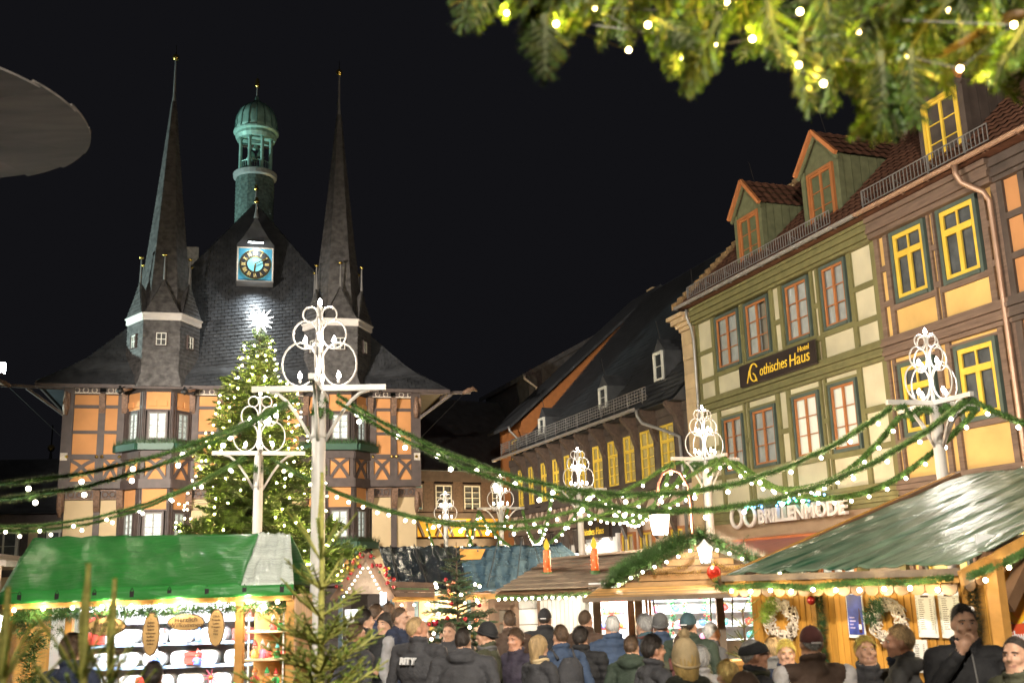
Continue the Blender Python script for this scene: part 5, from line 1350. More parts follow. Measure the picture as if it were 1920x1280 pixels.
# ---- hut 2: black tarpaulin with a lit gable
h2 = T('market_stall', 'stall with black and blue-grey tarpaulin roof and a small lit gable', 'stall', (0, 0, 0))
m_bt = tarp_mat('black_tarpaulin', (.018, .022, .026), .26, .5, stretch=(.45, .25, .9), rz=RAD(25), bs=.25)
m_blt = tarp_mat('blue_tarpaulin', (.05, .09, .12), .2, .7, stretch=(.5, .3, 1.2), rz=RAD(-20), bs=.32)
m_bgrey_ = M('blue_grey_batten', (.03, .045, .055), .4)
tarp(h2, [(-1.95, 16.5, 1.93), (-.85, 16.5, 1.9), (-.95, 17.9, 2.62), (-2.35, 17.9, 2.66)], 40, 20, .03, m_bt, 12, 7, 3)
tarp(h2, [(-.85, 16.5, 1.9), (.75, 16.5, 1.86), (.5, 17.9, 2.6), (-.97, 17.9, 2.62)], 44, 20, .035, m_blt, 14, 8, 3)
tarp(h2, [(.75, 16.5, 1.86), (1.6, 16.9, 1.86), (.7, 17.95, 2.62), (.5, 17.9, 2.6)], 16, 12, .03, m_blt, 17)
for xa, xb in ((-1.85, -2.15), (-1.4, -1.75), (-.95, -1.25), (-.5, -.35), (-.05, .05), (.4, .25)): barO(h2, 'tarp_batten', (xa, 16.5, 1.985), (xb, 17.88, 2.70), .018, .022, m_iron if xa < -.9 else m_bgrey_)
MB().add([(-.98, 17.72, 2.60), (-.55, 17.72, 2.59), (-.62, 17.4, 2.42), (-.95, 17.4, 2.42)], [(0, 1, 2, 3)]).build('gap_board', m_amber, h2)
B(h2, 'eaves_board', -1.95, 1.3, 16.46, 16.5, 1.8, 1.88, m_amber)
for a, b in ((-1.9, -.95), (-.95, .1), (.1, 1.2)): bulbs(h2, (a, 16.4, 1.78), (b, 16.4, 1.76), 5, .02)
fir_swag(h2, [(-.7, 16.42, 1.8), (-.3, 16.4, 1.75), (.2, 16.42, 1.8), (.8, 16.4, 1.76)], .05, 41, 700, .03)
m_pinkw = M('pale_pink_boards', (.55, .36, .27), .7, var=.1)
m_bgrey = M('blue_grey_frame', (.12, .17, .2), .6)
B(h2, 'wall', -2.0, 1.4, 16.9, 17.0, 0, 1.95, m_pinkw)
for x in (-2.0, -1.62, -1.3, -.8, -.42, .42, .75): B(h2, 'post', x-.03, x+.03, 16.82, 16.9, 0, 1.95, m_bgrey)
for k in range(9): B(h2, 'board', -.78, -.45, 16.86, 16.899, 1.0+k*.1, 1.095+k*.1, m_pinkw)
w2 = window(h2, -.38, .38, 1.35, 1.72, m_bgrey, m_post, m_curt_yel, cols=2, rows=(), y=16.84)
B(h2, 'serving_hatch', -1.58, -.84, 16.86, 16.9, 1.3, 1.8, M('hatch_glow_wall', (.6, .42, .22), .7))
B(h2, 'counter', -.4, .4, 16.6, 16.85, 1.28, 1.33, m_bgrey)
for x, z, w, mm in ((-1.5, 1.4, .1, m_whiteb), (-1.35, 1.42, .12, m_amber), (-1.15, 1.4, .08, m_red), (-1.0, 1.4, .1, m_whiteb)):
    B(h2, 'crate', x-w/2, x+w/2, 16.7, 16.85, z-.1, z+.12, mm)
point(h2, 'hatch_light', (-1.2, 16.55, 1.75), 6, (1, .8, .5), .05); point(h2, 'window_light', (.1, 16.6, 1.72), 4, (1, .8, .55), .05)
gb = MB(); gb.poly([(-2.66, 16, 1.95), (-2.0, 16, 1.93), (-2.28, 16, 2.46)], (0, .05, 0)); gb.build('gable', m_bplank, h2)
barO(h2, 'gable_board', (-2.78, 15.95, 1.85), (-2.28, 15.95, 2.52), .04, .1, m_post); barO(h2, 'gable_board', (-1.9, 15.95, 1.85), (-2.28, 15.95, 2.52), .04, .1, m_post)
bulbs(h2, (-2.62, 15.9, 1.88), (-2.3, 15.9, 2.34), 8, 0, BULB_T, .004); bulbs(h2, (-2.0, 15.9, 1.86), (-2.26, 15.9, 2.34), 8, 0, BULB_T, .004)
MB().box(-2.05, -1.97, 15.8, 15.88, 1.78, 1.95).build('lantern', glow('stall_lantern', (1, .97, .95), 1.5), h2)
point(h2, 'gable_light', (-2.3, 15.6, 2.1), 1.0, (1, .92, .85), .08)
B(h2, 'lit_panel', -2.6, -2.05, 16.0, 16.05, 1.6, 1.72, M('lit_panel', (.7, .75, .75), .6, emit=(.9, 1, 1), es=.12))
B(h2, 'post', -2.7, -2.64, 16, 16.06, 0, 1.95, m_bgrey); B(h2, 'post', -2.06, -2.0, 16, 16.06, 0, 1.95, m_bgrey)
B(h2, 'wall', -2.64, -2.06, 16.4, 16.45, 0, 1.6, m_wplank)
bw = T('berry_wreath', 'wreath of red baubles and yellow foliage on the little lit gable', 'wreath', (-2.28, 15.88, 2.35))
m = MB(); r2 = random.Random(4)
for i in range(54):
    t = r2.uniform(-1, 1); m.cur = r2.choice([0, 0, 1, 2]); m.ball((t*.42+r2.gauss(0, .03), r2.gauss(0, .03), .2-abs(t)*.5+r2.gauss(0, .05)), r2.uniform(.02, .038), 6, 4)
m.build('berries', [M('deep_red_bauble', (.3, .02, .02), .2, .3), m_tinsel, m_fir], bw, True)
ws = T('wooden_sign', 'tilted brown plank sign hanging under the black tarpaulin', 'sign', (-1.66, 16.35, 1.98), 0)
for k in range(3): B(ws, 'plank', -.36, .36, -.02, .02, -.11+k*.075, -.04+k*.075, m_post).rotation_euler = (0, .05, 0)
B(ws, 'carved_text_line', -.28, .28, -.03, -.02, .0, .02, m_garl).rotation_euler = (0, .05, 0); B(ws, 'bracket', -.02, .02, -.01, .12, .1, .14, m_iron)

# decorated little tree in front of hut 2
dt = T('christmas_tree', 'small decorated fir with baubles before the blue-grey tarpaulin', 'tree', (-.77, 13.2, 0))
MB().tube([(0, 0, 0), (0, 0, 2.55)], [.03, .006], 6).build('trunk', m_bark, dt)
DB = [bough_mesh('branch', .5, 80+i, .04, 260, .55, .005, .15, [m_fir, m_bark], .55, 5) for i in range(3)]
ring_tree(dt, 2.4, [(z/100, 7) for z in range(90, 235, 11)], lambda z: .52 if z < 1.4 else max(.1, .52-.42*(z-1.4)), DB, .5, .9, lambda z: .15+.2*(z-1), 21)
for i in range(26):
    z = rnd.uniform(1.2, 2.2); R = (.52 if z < 1.4 else max(.1, .5-.4*(z-1.4)))*.9; a = rnd.uniform(0, 2*pi)
    MB().ball((R*cos(a), R*sin(a), z-.08), .028, 8, 6).build('bauble', [M('copper_bauble', (.55, .22, .12), .2, .8), M('deep_red_bauble', (.3, .02, .02), .2, .3), m_gold][i % 3], dt, True)
for i in range(16):
    z = rnd.uniform(1.3, 2.1); R = max(.1, .55-.38*(z-1.3)); a = rnd.uniform(pi, 2*pi); link('bulb', BULB_H, dt, loc=(R*cos(a), R*sin(a), z))

# ---- hut 3: plank-roofed hut with garlanded gable
h3 = T('market_stall', 'wooden hut with plank roof, fir-garlanded gable and bright toy shelves', 'stall', (0, 0, 0))
el, er, rr_, rl_ = V((-.31, 14, 1.92)), V((1.5, 14, 1.93)), V((2.2, 15.2, 2.45)), V((.43, 15.0, 2.34))
nr = 8
for k in range(nr):
    t0, t1 = k/nr, (k+1.12)/nr
    a, b = el.lerp(rl_, t0), er.lerp(rr_, t0); c, d = er.lerp(rr_, t1), el.lerp(rl_, t1)
    cuts = [0, .3+.1*sin(k*3), .66+.1*sin(k*5), 1]
    for q in range(3):
        u0, u1 = cuts[q]+.002, cuts[q+1]-.002
        up = V((0, -.35, .93))
        P = [a.lerp(b, u0)+up*.04, a.lerp(b, u1)+up*.04, d.lerp(c, u1)+up*.012, d.lerp(c, u0)+up*.012]
        MB().add(P+[p-up*.022 for p in P], [(0, 1, 2, 3), (7, 6, 5, 4), (0, 4, 5, 1), (1, 5, 6, 2), (2, 6, 7, 3), (3, 7, 4, 0)]).build('roof_plank', m_bplank, h3)
MB().poly([el-V((0, 0, .02)), er-V((0, 0, .02)), rr_-V((0, 0, .03)), rl_-V((0, 0, .03))], (0, .02, -.04)).build('roof_deck', m_post, h3)
MB().poly([rl_, rr_, V((2.9, 16.6, 1.9)), V((1.0, 16.4, 1.9))], (0, 0, -.04)).build('roof_deck', m_bplank, h3)
fir_swag(h3, [(-.32, 13.92, 1.86), (.2, 13.9, 1.84), (.8, 13.9, 1.87), (1.2, 13.9, 1.86)], .05, 51, 900, .04)
bulbs(h3, (-.32, 13.86, 1.83), (1.15, 13.86, 1.83), 17, .0)
for k in range(15): B(h3, 'wall_plank', .25+k*.055, .3+k*.055, 14.2, 14.225, 0, 1.9, m_wplank)
for k in range(5): B(h3, 'door_board', -.03, .24, 14.19, 14.215, .9+k*.2, 1.09+k*.2, m_wplank)
B(h3, 'door_post', -.07, -.03, 14.16, 14.22, 0, 1.9, m_post); B(h3, 'door_post', .22, .26, 14.16, 14.22, 0, 1.9, m_post)
B(h3, 'wall', -.3, 1.06, 14.24, 14.28, 0, 1.9, m_bplank)
window(h3, -.34, -.1, 1.3, 1.75, m_post, m_post, m_curt_yel, cols=1, rows=(.5,), y=14.18)
# cross gable
m_gplank = M('brown_gable_plank', (.30, .17, .065), .65, var=.25, scale=4, bump=.2, rand=.15)
pk, gl_, gr_ = V((2.2, 13, 2.47)), V((1.1, 13, 1.93)), V((3.3, 13, 1.93))
for k in range(6):
    z0, z1 = 1.92+k*.085, 2.0+k*.085; t = (z1-1.93)/.54; x0, x1 = gl_.x+(pk.x-gl_.x)*max(0, t)+.03, gr_.x-(gr_.x-pk.x)*max(0, t)-.03
    if x1-x0 > .1: B(h3, 'gable_board', x0, x1, 13.02+.002*k, 13.05, z0, z1-.006, m_gplank)
MB().poly([pk+V((0, .05, -.03)), gl_+V((0, .05, -.03)), gr_+V((0, .05, -.03))], (0, .03, 0)).build('gable_back', m_post, h3)
for s, e in ((-1, gl_), (1, gr_)):
    MB().poly([pk+V((0, -.1, .02)), e+V((s*.12, -.1, -.04)), e+V((s*.12, 1.9, -.04)), pk+V((0, 1.9, .02))], (0, 0, .03)).build('gable_roof', m_bplank, h3)
    pts = [pk.lerp(e+V((s*.12, 0, -.04)), t/8)+V((0, -.12, .07)) for t in range(9)]
    fir_swag(h3, pts, .125, 60+s, 2600, .07, w=.006)
    bulbs(h3, pk.lerp(e, .08)+V((0, -.28, -.05)), e+V((0, -.28, .02)), 7, 0)
fir_swag(h3, [(1.15, 13.1, 2.05), (1.4, 13.3, 2.2), (1.7, 13.4, 2.35), (2.1, 13.5, 2.5)], .14, 65, 2200, .07)
for pts in ([(1.5, 12.98, 2.1), (1.8, 12.96, 2.12), (2.05, 12.96, 2.17), (2.2, 12.96, 2.35)], [(1.6, 12.97, 2.08), (1.95, 12.95, 2.08), (2.2, 12.95, 2.1)], [(2.25, 12.96, 2.36), (2.38, 12.96, 2.18), (2.5, 12.96, 2.12), (2.75, 12.96, 2.15)]):
    m = MB(); needles_along(m, [V(p) for p in pts], .035, 900, .01, .006, 7); m.build('tinsel', m_tinsel, h3)
# lantern and bauble hang from the gable
ln = T('lantern', 'white lit lantern hanging in the garlanded gable', 'lantern', (2.22, 12.75, 2.2))
m_lg = glow('lantern_glow', (1, .95, .85), 5)
MB().lathe([(.055, 0), (.085, .16)], 6).build('glass_body', m_lg, ln); MB().lathe([(.095, .16), (.09, .18), (.03, .24), (.01, .27)], 6).build('cap', m_whiteb, ln)
MB().lathe([(.06, -.02), (.06, 0)], 6).build('base', m_iron, ln); MB().tube([(0, 0, .27), (0, .1, .34)], .006, 5).build('hook', m_iron, ln)
for k in range(6): a = k*pi/3; MB().bar((.056*cos(a), .056*sin(a), 0), (.087*cos(a), .087*sin(a), .16), .007, .007).build('glazing_bar', m_iron, ln)
point(ln, 'lantern_light', (0, -.14, .08), 2.5, (1, .9, .7), .06)
bb = T('bauble', 'large shiny red bauble hanging below the gable lantern', 'bauble', (2.3, 12.7, 2.08))
MB().ball((0, 0, 0), .085, 20, 14).build('globe', M('shiny_red_bauble', (.4, .03, .02), .08, .6), bb, True); MB().lathe([(.02, .08), (.02, .105)], 8).build('cap', m_gold, bb); MB().tube([(0, 0, .1), (0, .02, .22)], .003, 4).build('cord', m_iron, bb)
# hatch awning of slats
for k in range(7):
    t0, t1 = k/7, (k+.96)/7; a0, a1 = V((.95, 12.97, 1.92)), V((.72, 12.1, 1.83)); b0, b1 = V((2.75, 12.97, 1.93)), V((2.55, 12.1, 1.83))
    P = [a0.lerp(a1, t0), b0.lerp(b1, t0), b0.lerp(b1, t1), a0.lerp(a1, t1)]
    MB().poly(P, (0, 0, .022)).build('awning_slat', m_amber if k % 2 else m_gplank, h3)
barO(h3, 'awning_edge', (.7, 12.09, 1.82), (2.57, 12.09, 1.82), .03, .045, m_bplank)
for x in (1.5, 2.15, 2.4): MB().tube([(x, 12.2, 1.83), (x+.12, 12.95, 1.45)], .009, 6).build('strut', m_iron, h3)
B(h3, 'back_wall', .9, 3.4, 14.05, 14.1, 0, 2.0, m_whiteb)
for x in (.92, 1.42, 2.4, 3.2): B(h3, 'post', x-.045, x+.045, 12.98, 13.08, 0, 1.93, m_bplank)
B(h3, 'dark_partition', 1.3, 1.44, 13.1, 13.14, 0, 1.9, m_post)
for x in (1.52, 1.56): B(h3, 'door_frame', x-.012, x+.012, 13.0, 13.05, 0, 1.92, m_amber)
B(h3, 'counter', .95, 3.1, 12.95, 13.3, 1.0, 1.05, m_amber); B(h3, 'counter_front', .95, 3.1, 12.98, 13.0, 0, 1.0, m_plank)
for z in (1.25, 1.45, 1.62, 1.78): B(h3, 'shelf', .97, 1.3, 13.35, 13.6, z-.015, z, m_red)
m_sh3 = M('white_shelf', (.7, .7, .7), .6)
for z in (1.25, 1.42, 1.6, 1.75): B(h3, 'shelf', 1.6, 3.2, 13.8, 14.04, z-.012, z, m_sh3)
l = bpy.data.lights.new('hut_light', 'AREA'); l.energy = 12; l.color = (.97, .98, 1); l.shape = 'RECTANGLE'; l.size = 1.9; l.size_y = .15
o = bpy.data.objects.new('hut_light', l); COL.objects.link(o); o.parent = h3; o.location = (2.0, 13.2, 1.88); o.rotation_euler = (RAD(32), 0, 0)
MB().tube([(1.1, 13.16, 1.9), (2.9, 13.16, 1.9)], .012, 6).build('lamp_tube', m_tube, h3)
point(h3, 'toy_light', (1.12, 13.15, 1.82), 8, (1, .9, .7), .04)
# goods in hut 3
def good(name, label, cat, loc, build, grp):
    t = T(name, label, cat, loc, 0, grp); build(t); return t
for i in range(20):
    z = [1.05, 1.25, 1.45, 1.62][i % 4]; x = 1.0+.06*(i//4)+.02*rnd.random(); c = ['red', 'orange', 'blue', 'white', 'green'][(i//4+i % 4) % 5]
    def bld(t, c=c):
        r = rnd.uniform(.025, .045)
        MB().lathe([(.8*r, 0), (r, .5*r), (r, 1.6*r), (.7*r, 1.7*r)], 10).build('pot', palette[c], t, True); MB().lathe([(.75*r, 1.7*r), (.75*r, 2.0*r), (.1*r, 2.1*r)], 10).build('lid', palette['white'], t)
    good('toy_jar', '%s lidded jar on the %s of the red shelves in the plank-roofed hut' % (c, {1.05: 'counter below', 1.25: 'lowest board', 1.45: 'middle board', 1.62: 'upper board'}[z]), 'jar', (x, 13.45+rnd.uniform(-.05, .05), z), bld, 'jars on the red shelves')
for i, x in enumerate((1.85, 2.0, 2.28, 2.85, 3.0)):
    g_ = T('hanging_swag', '%s green swag with red berries hanging in the plank-roofed hut' % ['first', 'second', 'third', 'fourth', 'fifth'][i], 'garland', (x, 13.3, 1.82), 0, 'green swags hanging in the hut')
    m = MB(); needles_along(m, [V((0, 0, 0)), V((.02, 0, -.25)), V((-.01, 0, -.5))], .06, 1100, .04, .007, i); m.build('greens', M('mint_foliage', (.08, .36, .15), .6, var=.3, scale=20), g_)
    m = MB()
    for q in range(9): m.ball((rnd.gauss(0, .03), -.05, -.5*rnd.random()), .014, 6, 4)
    m.build('berries', palette['red'], g_)
for i in range(20):
    z = [1.25, 1.42, 1.6, 1.75][i % 4]; x = 1.65+.3*(i//4)+.1*rnd.random(); c = ['red', 'white', 'pink', 'blue', 'teal'][(i//4+i % 4) % 5]
    def bld(t, c=c):
        MB().ball((0, 0, .045), .045, 10, 8).build('globe', palette[c], t, True); MB().lathe([(.015, .085), (.015, .1)], 8).build('cap', m_gold, t)
    good('glass_bauble', '%s glass bauble on the %s white shelf of the plank-roofed hut' % (c, {1.25: 'lowest', 1.42: 'second', 1.6: 'third', 1.75: 'topmost'}[z]), 'bauble', (x, 13.88, z), bld, 'glass baubles on the white shelves')
# two glowing candles on the plank roof
m_cand = M('glowing_orange_candle', (.5, .08, .015), .5, emit=(1, .16, .02), es=.07, var=.45, scale=18)
for i, (x, y, z) in enumerate(((.38, 14.5, 2.13), (1.02, 14.45, 2.13))):
    c = T('candle_lamp', '%s glowing orange candle lamp standing on the plank roof' % ['left', 'right'][i], 'candle', (x, y, z), 0, 'candle lamps on the plank roof')
    MB().lathe([(.05, 0), (.052, .02), (.048, .3), (.044, .32)], 12).build('stick', m_cand, c, True)
    MB().lathe([(.02, .32), (.042, .37), (.03, .42), (.002, .48)], 10).build('flame', glow('flame_yellow', (1, .6, .06), .16), c, True)
    MB().lathe([(.08, -.03), (.075, .03)], 10).build('foot', m_garl, c)
    m = MB()
    for q in range(14): a = q*2.4; m.ball((.05*cos(a), .05*sin(a), .03+.02*q), .008, 5, 4)
    m.build('light_dots', glow('candle_dot', (1, .55, .25), .4, False), c)

# ---- hut 4: big green-tarpaulin hut on the right
H4A = RAD(-56.18)
h4 = T('market_stall', 'large pine-plank hut under a wet green tarpaulin at the right', 'stall', (1.94, 10, 0), H4A)
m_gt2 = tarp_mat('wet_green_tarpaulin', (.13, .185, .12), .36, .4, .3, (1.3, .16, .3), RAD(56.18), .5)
HX = 3.9; HZ = 3.05
def wrinkle_shade(m, dark):  # dark lines of the wrinkles, their shade painted into the tarpaulin colour
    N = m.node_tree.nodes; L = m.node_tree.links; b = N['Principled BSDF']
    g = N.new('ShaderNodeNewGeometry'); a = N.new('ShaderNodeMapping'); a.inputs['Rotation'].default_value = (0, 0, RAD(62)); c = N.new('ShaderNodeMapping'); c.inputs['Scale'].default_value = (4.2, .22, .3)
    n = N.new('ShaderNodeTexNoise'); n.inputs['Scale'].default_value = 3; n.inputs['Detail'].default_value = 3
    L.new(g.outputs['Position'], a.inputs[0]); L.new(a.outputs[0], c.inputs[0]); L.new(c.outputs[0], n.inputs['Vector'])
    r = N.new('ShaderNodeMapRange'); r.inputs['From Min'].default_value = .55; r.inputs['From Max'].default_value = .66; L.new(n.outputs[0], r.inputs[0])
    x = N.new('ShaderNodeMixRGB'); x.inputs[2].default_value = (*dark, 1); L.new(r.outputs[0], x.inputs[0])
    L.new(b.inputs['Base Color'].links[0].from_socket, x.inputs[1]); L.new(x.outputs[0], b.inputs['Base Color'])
wrinkle_shade(m_gt2, (.02, .075, .04))
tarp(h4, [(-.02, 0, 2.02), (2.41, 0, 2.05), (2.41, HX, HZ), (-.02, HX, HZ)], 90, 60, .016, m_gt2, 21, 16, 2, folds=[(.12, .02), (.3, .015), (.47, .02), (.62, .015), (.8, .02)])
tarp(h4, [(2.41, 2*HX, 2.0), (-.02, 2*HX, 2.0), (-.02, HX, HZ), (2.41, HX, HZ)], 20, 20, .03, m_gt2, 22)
barO(h4, 'verge_board', (-.06, -.05, 1.97), (-.06, HX, HZ+.03), .03, .09, m_post)
barO(h4, 'verge_board', (-.14, -.05, 2.0), (-.14, HX, HZ+.06), .04, .03, m_plank)
barO(h4, 'verge_board', (2.44, -.05, 1.97), (2.44, HX, HZ+.02), .03, .11, m_amber)
B(h4, 'eaves_board', -.02, 2.41, -.03, .0, 1.94, 2.03, m_amber)
B(h4, 'eaves_rail', -.04, 2.43, -.05, -.032, 1.99, 2.045, m_bplank)
fir_swag(h4, [(-.05, -.06, 1.93), (.5, -.06, 1.95), (1.0, -.06, 1.92), (1.5, -.06, 1.96), (2.0, -.06, 1.95), (2.38, -.06, 1.98)], .035, 71, 2400, .02, w=.003)
fir_swag(h4, [(2.5, -.05, 1.98), (2.52, .5, 2.1), (2.52, 1.0, 2.24), (2.52, 1.6, 2.41)], .035, 72, 2400, .02, w=.003)
fir_swag(h4, [(-.1, -.05, 1.97), (-.12, .1, 1.95)], .07, 73, 2600, .03, w=.003)
m_scal = M('scalloped_shingle', (.20, .11, .05), .6, var=.25, rand=.3)
for k in range(17):
    x = .07+k*.14
    n = 8; pts = [(x-.066, -.02, 1.93)]+[(x-.066*cos(pi*i/n), -.02, 1.895-.045*sin(pi*i/n)) for i in range(n+1)]+[(x+.066, -.02, 1.93)]
    MB().poly(pts[::-1], (0, .014, 0)).build('shingle', m_scal, h4)
for k in range(12):
    y = .08+k*.14
    pts = [(2.42, y-.066, 1.95+y*.267)]+[(2.42, y-.066*cos(pi*i/8), 1.9+y*.267-.045*sin(pi*i/8)) for i in range(9)]+[(2.42, y+.066, 1.95+y*.267)]
    MB().poly(pts, (-.014, 0, 0)).build('shingle', m_scal, h4)
bulbs(h4, (0, -.09, 1.9), (2.38, -.09, 1.9), 10, .0)
bulbs(h4, (2.5, .0, 1.92), (2.5, 1.6, 2.32), 5, .0)
for k in range(38):
    x = -.02+k*.065
    B(h4, 'wall_plank', x, x+.056, .3+rnd.uniform(-.003, .003), .33, 0, 2.03, m_plank)
B(h4, 'wall', .0, 2.42, .335, .36, 0, 2.03, m_post)
B(h4, 'corner_post', 2.43, 2.53, .26, .36, 0, 2.1, m_amber)
B(h4, 'side_wall', .0, .03, .36, 7.4, 0, 2.0, m_plank)
# gable face (its plane looks toward the camera's right)
for k in range(16): B(h4, 'gable_plank', 2.24, 2.27, .4+k*.2, .59+k*.2, 0, 1.0, m_plank)
barO(h4, 'brace', (2.45, .45, 1.75), (2.45, .95, 2.2), .09, .11, m_post)
B(h4, 'tie_beam', 2.36, 2.44, .3, 3.4, 2.06, 2.16, m_post)
po = T('poster', 'orange and yellow flame-shaped poster in the opening of the right hut', 'poster', (1.94, 10, 0), H4A)
B(po, 'panel', 2.2, 2.215, .55, 1.7, 1.6, 2.3, m_paper)
MB().poly([(2.219, .95+.3*cos(t)*(.55+.45*abs(sin(t/2+.8))), 1.86+.27*sin(t)) for t in [2*pi*i/24 for i in range(24)]], (.004, 0, 0)).build('yellow_shape', M('poster_yellow', (.75, .45, .02), .6), po)
MB().poly([(2.226, .97+.2*cos(t)*(.6+.4*abs(sin(t/2+.8))), 1.87+.23*sin(t)) for t in [2*pi*i/24 for i in range(24)]], (.004, 0, 0)).build('orange_shape', M('poster_orange', (.75, .28, .01), .6), po)
rp = T('banner', 'red banner with white lettering at the right edge of the hut', 'banner', (1.94, 10, 0), H4A)
B(rp, 'cloth', 2.25, 2.265, .48, 1.7, 1.1, 1.6, M('banner_red', (.58, .07, .02), .7))
t = text('lettering', 'Glühw', .12, m_paper, rp, (2.272, .62, 1.47), (pi/2, 0, pi/2), ext=.002)
for k in range(5): point(h4, 'eaves_bulb_light', (.2+k*.5, -.13, 1.85), .8, (1, .8, .45), .02)
point(h4, 'inner_light', (2.0, 1.6, 1.95), 10, (1, .85, .6), .08)
MB().ball((2.0, 1.6, 1.98), .035, 8, 6).build('inner_bulb', m_hb, h4)
# things hung on the plank wall
def on_h4(name, label, cat, u, z, y=.28): return T(name, label, cat, h4.matrix_basis @ V((u, y, z)) if False else V((1.94, 10, 0))+V((cos(H4A)*u-sin(H4A)*y, sin(H4A)*u+cos(H4A)*y, z)), H4A)
m_twig = M('bleached_twigs', (.48, .42, .36), .8, var=.3, scale=30)
for u, z, r, lab in ((.38, 1.63, .19, 'left white twig wreath with a tuft of fir on the pine wall'), (1.53, 1.64, .175, 'right white twig wreath with dark fir beside the blue poster')):
    w_ = on_h4('twig_wreath', lab, 'wreath', u, z)
    m = MB(); r2 = random.Random(int(u*10))
    for i in range(330):
        a = r2.uniform(0, 2*pi); rr = r*r2.uniform(.42, 1.08); y = -r2.uniform(0, .07); da = r2.uniform(.15, .5); b = r*r2.uniform(.42, 1.08)
        m.tube([(rr*cos(a), y, rr*sin(a)), ((rr+b)/2*1.03*cos(a+da/2), y-.01, (rr+b)/2*1.03*sin(a+da/2)), (b*cos(a+da), y, b*sin(a+da))], .0055, 4)
    m.build('twigs', m_twig, w_)
    m = MB()
    for i in range(500):
        a = r2.uniform(1.6, 3.3); rr = r*r2.uniform(.55, 1.1); p = V((rr*cos(a), -.07, rr*sin(a))); d = V((r2.gauss(0, .04), r2.gauss(-.02, .02), r2.gauss(0, .04))); e = V((.003, 0, .003)); m.add([p-e, p+e, p+d], [(0, 1, 2)])
    m.build('fir_tuft', m_fir if u > 1 else m_yfir, w_)
    MB().tube([(r*.75*cos(t), -.02, r*.75*sin(t)) for t in [2*pi*i/20 for i in range(20)]], .02, 6, True).build('hoop', m_bark, w_)
hg = on_h4('fir_hanging', 'long dark fir hanging with a red bauble between wreath and blue poster', 'garland', .84, 1.86)
m = MB(); needles_along(m, [V((0, -.04, .02)), V((.02, -.05, -.2)), V((-.01, -.05, -.4)), V((.03, -.05, -.62)), V((.02, -.04, -.8))], .065, 3600, .04, .004, 5); m.build('twigs', m_fir, hg)
MB().ball((-.05, -.08, -.05), .04, 12, 8).build('bauble', MATS['deep_red_bauble'], hg, True)
pb = on_h4('poster', 'blue night-sky poster showing a bottle on the pine wall', 'poster', 1.19, 1.69)
B(pb, 'sheet', -.085, .085, -.01, 0, -.19, .17, m_paper); B(pb, 'print', -.077, .077, -.013, -.0105, -.165, .165, M('poster_blue', (.05, .07, .32), .35, var=.5, scale=9))
MB().lathe([(.014, -.15), (.016, -.14), (.016, -.04), (.006, 0), (.005, .05)], 8, (.045, -.014, 0), 0, 1, .15).build('bottle_print', M('print_dark', (.06, .02, .03), .4), pb)
B(pb, 'bottle_label', .032, .058, -.018, -.016, -.12, -.08, m_paper)
for k, w in enumerate((.05, .06, .035, .05)): B(pb, 'print_line', -.06, -.06+w, -.0145, -.0132, -.03-k*.028, -.02-k*.028, M('print_pale', (.45, .4, .6), .5))
for u0, u1, z0, z1, lab, nl in ((1.79, 1.965, 1.52, 1.86, 'left tall price list with garland border on the pine wall', 15), (2.0, 2.18, 1.52, 1.87, 'right tall price list with garland border beside the dark fir', 15), (1.72, 1.85, 1.25, 1.5, 'small printed sheet pinned below the left price list', 13)):
    uc = (u0+u1)/2; w = (u1-u0)/2; mnu = on_h4('price_list', lab, 'price list', uc, z0)
    B(mnu, 'sheet', -w, w, -.008, 0, 0, z1-z0, m_paper)
    for q in range(nl):
        zz = (z1-z0)*(.84-.7*q/nl); ww = w*rnd.uniform(.4, .62)
        B(mnu, 'text_line', -w*.68, -w*.68+ww, -.0095, -.0082, zz, zz+.0045, m_ink); B(mnu, 'price_figures', w*.45, w*.68, -.0095, -.0082, zz, zz+.0045, m_ink)
    if nl == 15:
        m = MB()
        for s in (-1, 1): needles_along(m, [V((s*w*.86, -.012, .03)), V((s*w*.88, -.012, (z1-z0)*.5)), V((s*w*.85, -.012, z1-z0-.03))], .008, 900, .004, .003, 3)
        m.build('printed_border', m_fir, mnu)
        B(mnu, 'heading', -w*.4, w*.4, -.0095, -.0082, (z1-z0)*.9, (z1-z0)*.9+.016, m_ink)
df = on_h4('fir_hanging', 'dark fir hanging with red and silver baubles at the hut corner', 'garland', 2.32, 1.86)
m = MB(); needles_along(m, [V((0, -.03, .03)), V((.01, -.05, -.15)), V((-.01, -.05, -.36)), V((.0, -.03, -.6))], .09, 3000, .05, .004, 8); m.build('twigs', M('dark_fir', (.02, .035, .02), .6, var=.4, scale=10), df)
for x, z, mm in ((-.03, -.18, MATS['shiny_red_bauble']), (.03, -.12, m_whiteb), (.02, -.3, MATS['shiny_red_bauble']), (-.02, -.32, m_gold)): MB().ball((x, -.12, z), .024, 10, 8).build('bauble', mm, df, True)
# small lit fir sprig poles beside hut 4
sf = T('fir_tree', 'sparse young fir top standing at the left end of the pine hut', 'tree', (2.0, 9.75, 0))
MB().tube([(0, 0, 0), (0, 0, 1.75)], .01, 6).build('trunk', m_bark, sf)
for z, n in ((1.72, 5), (1.58, 6), (1.44, 6), (1.3, 7)):
    for k in range(n):
        o = link('shoot', SH[k % 3], sf, m_fir); o.location = (0, 0, z); o.rotation_euler = (0, -rnd.uniform(.3, .8), 2*pi*k/n+z*5); o.scale = (.45, .8, .8)

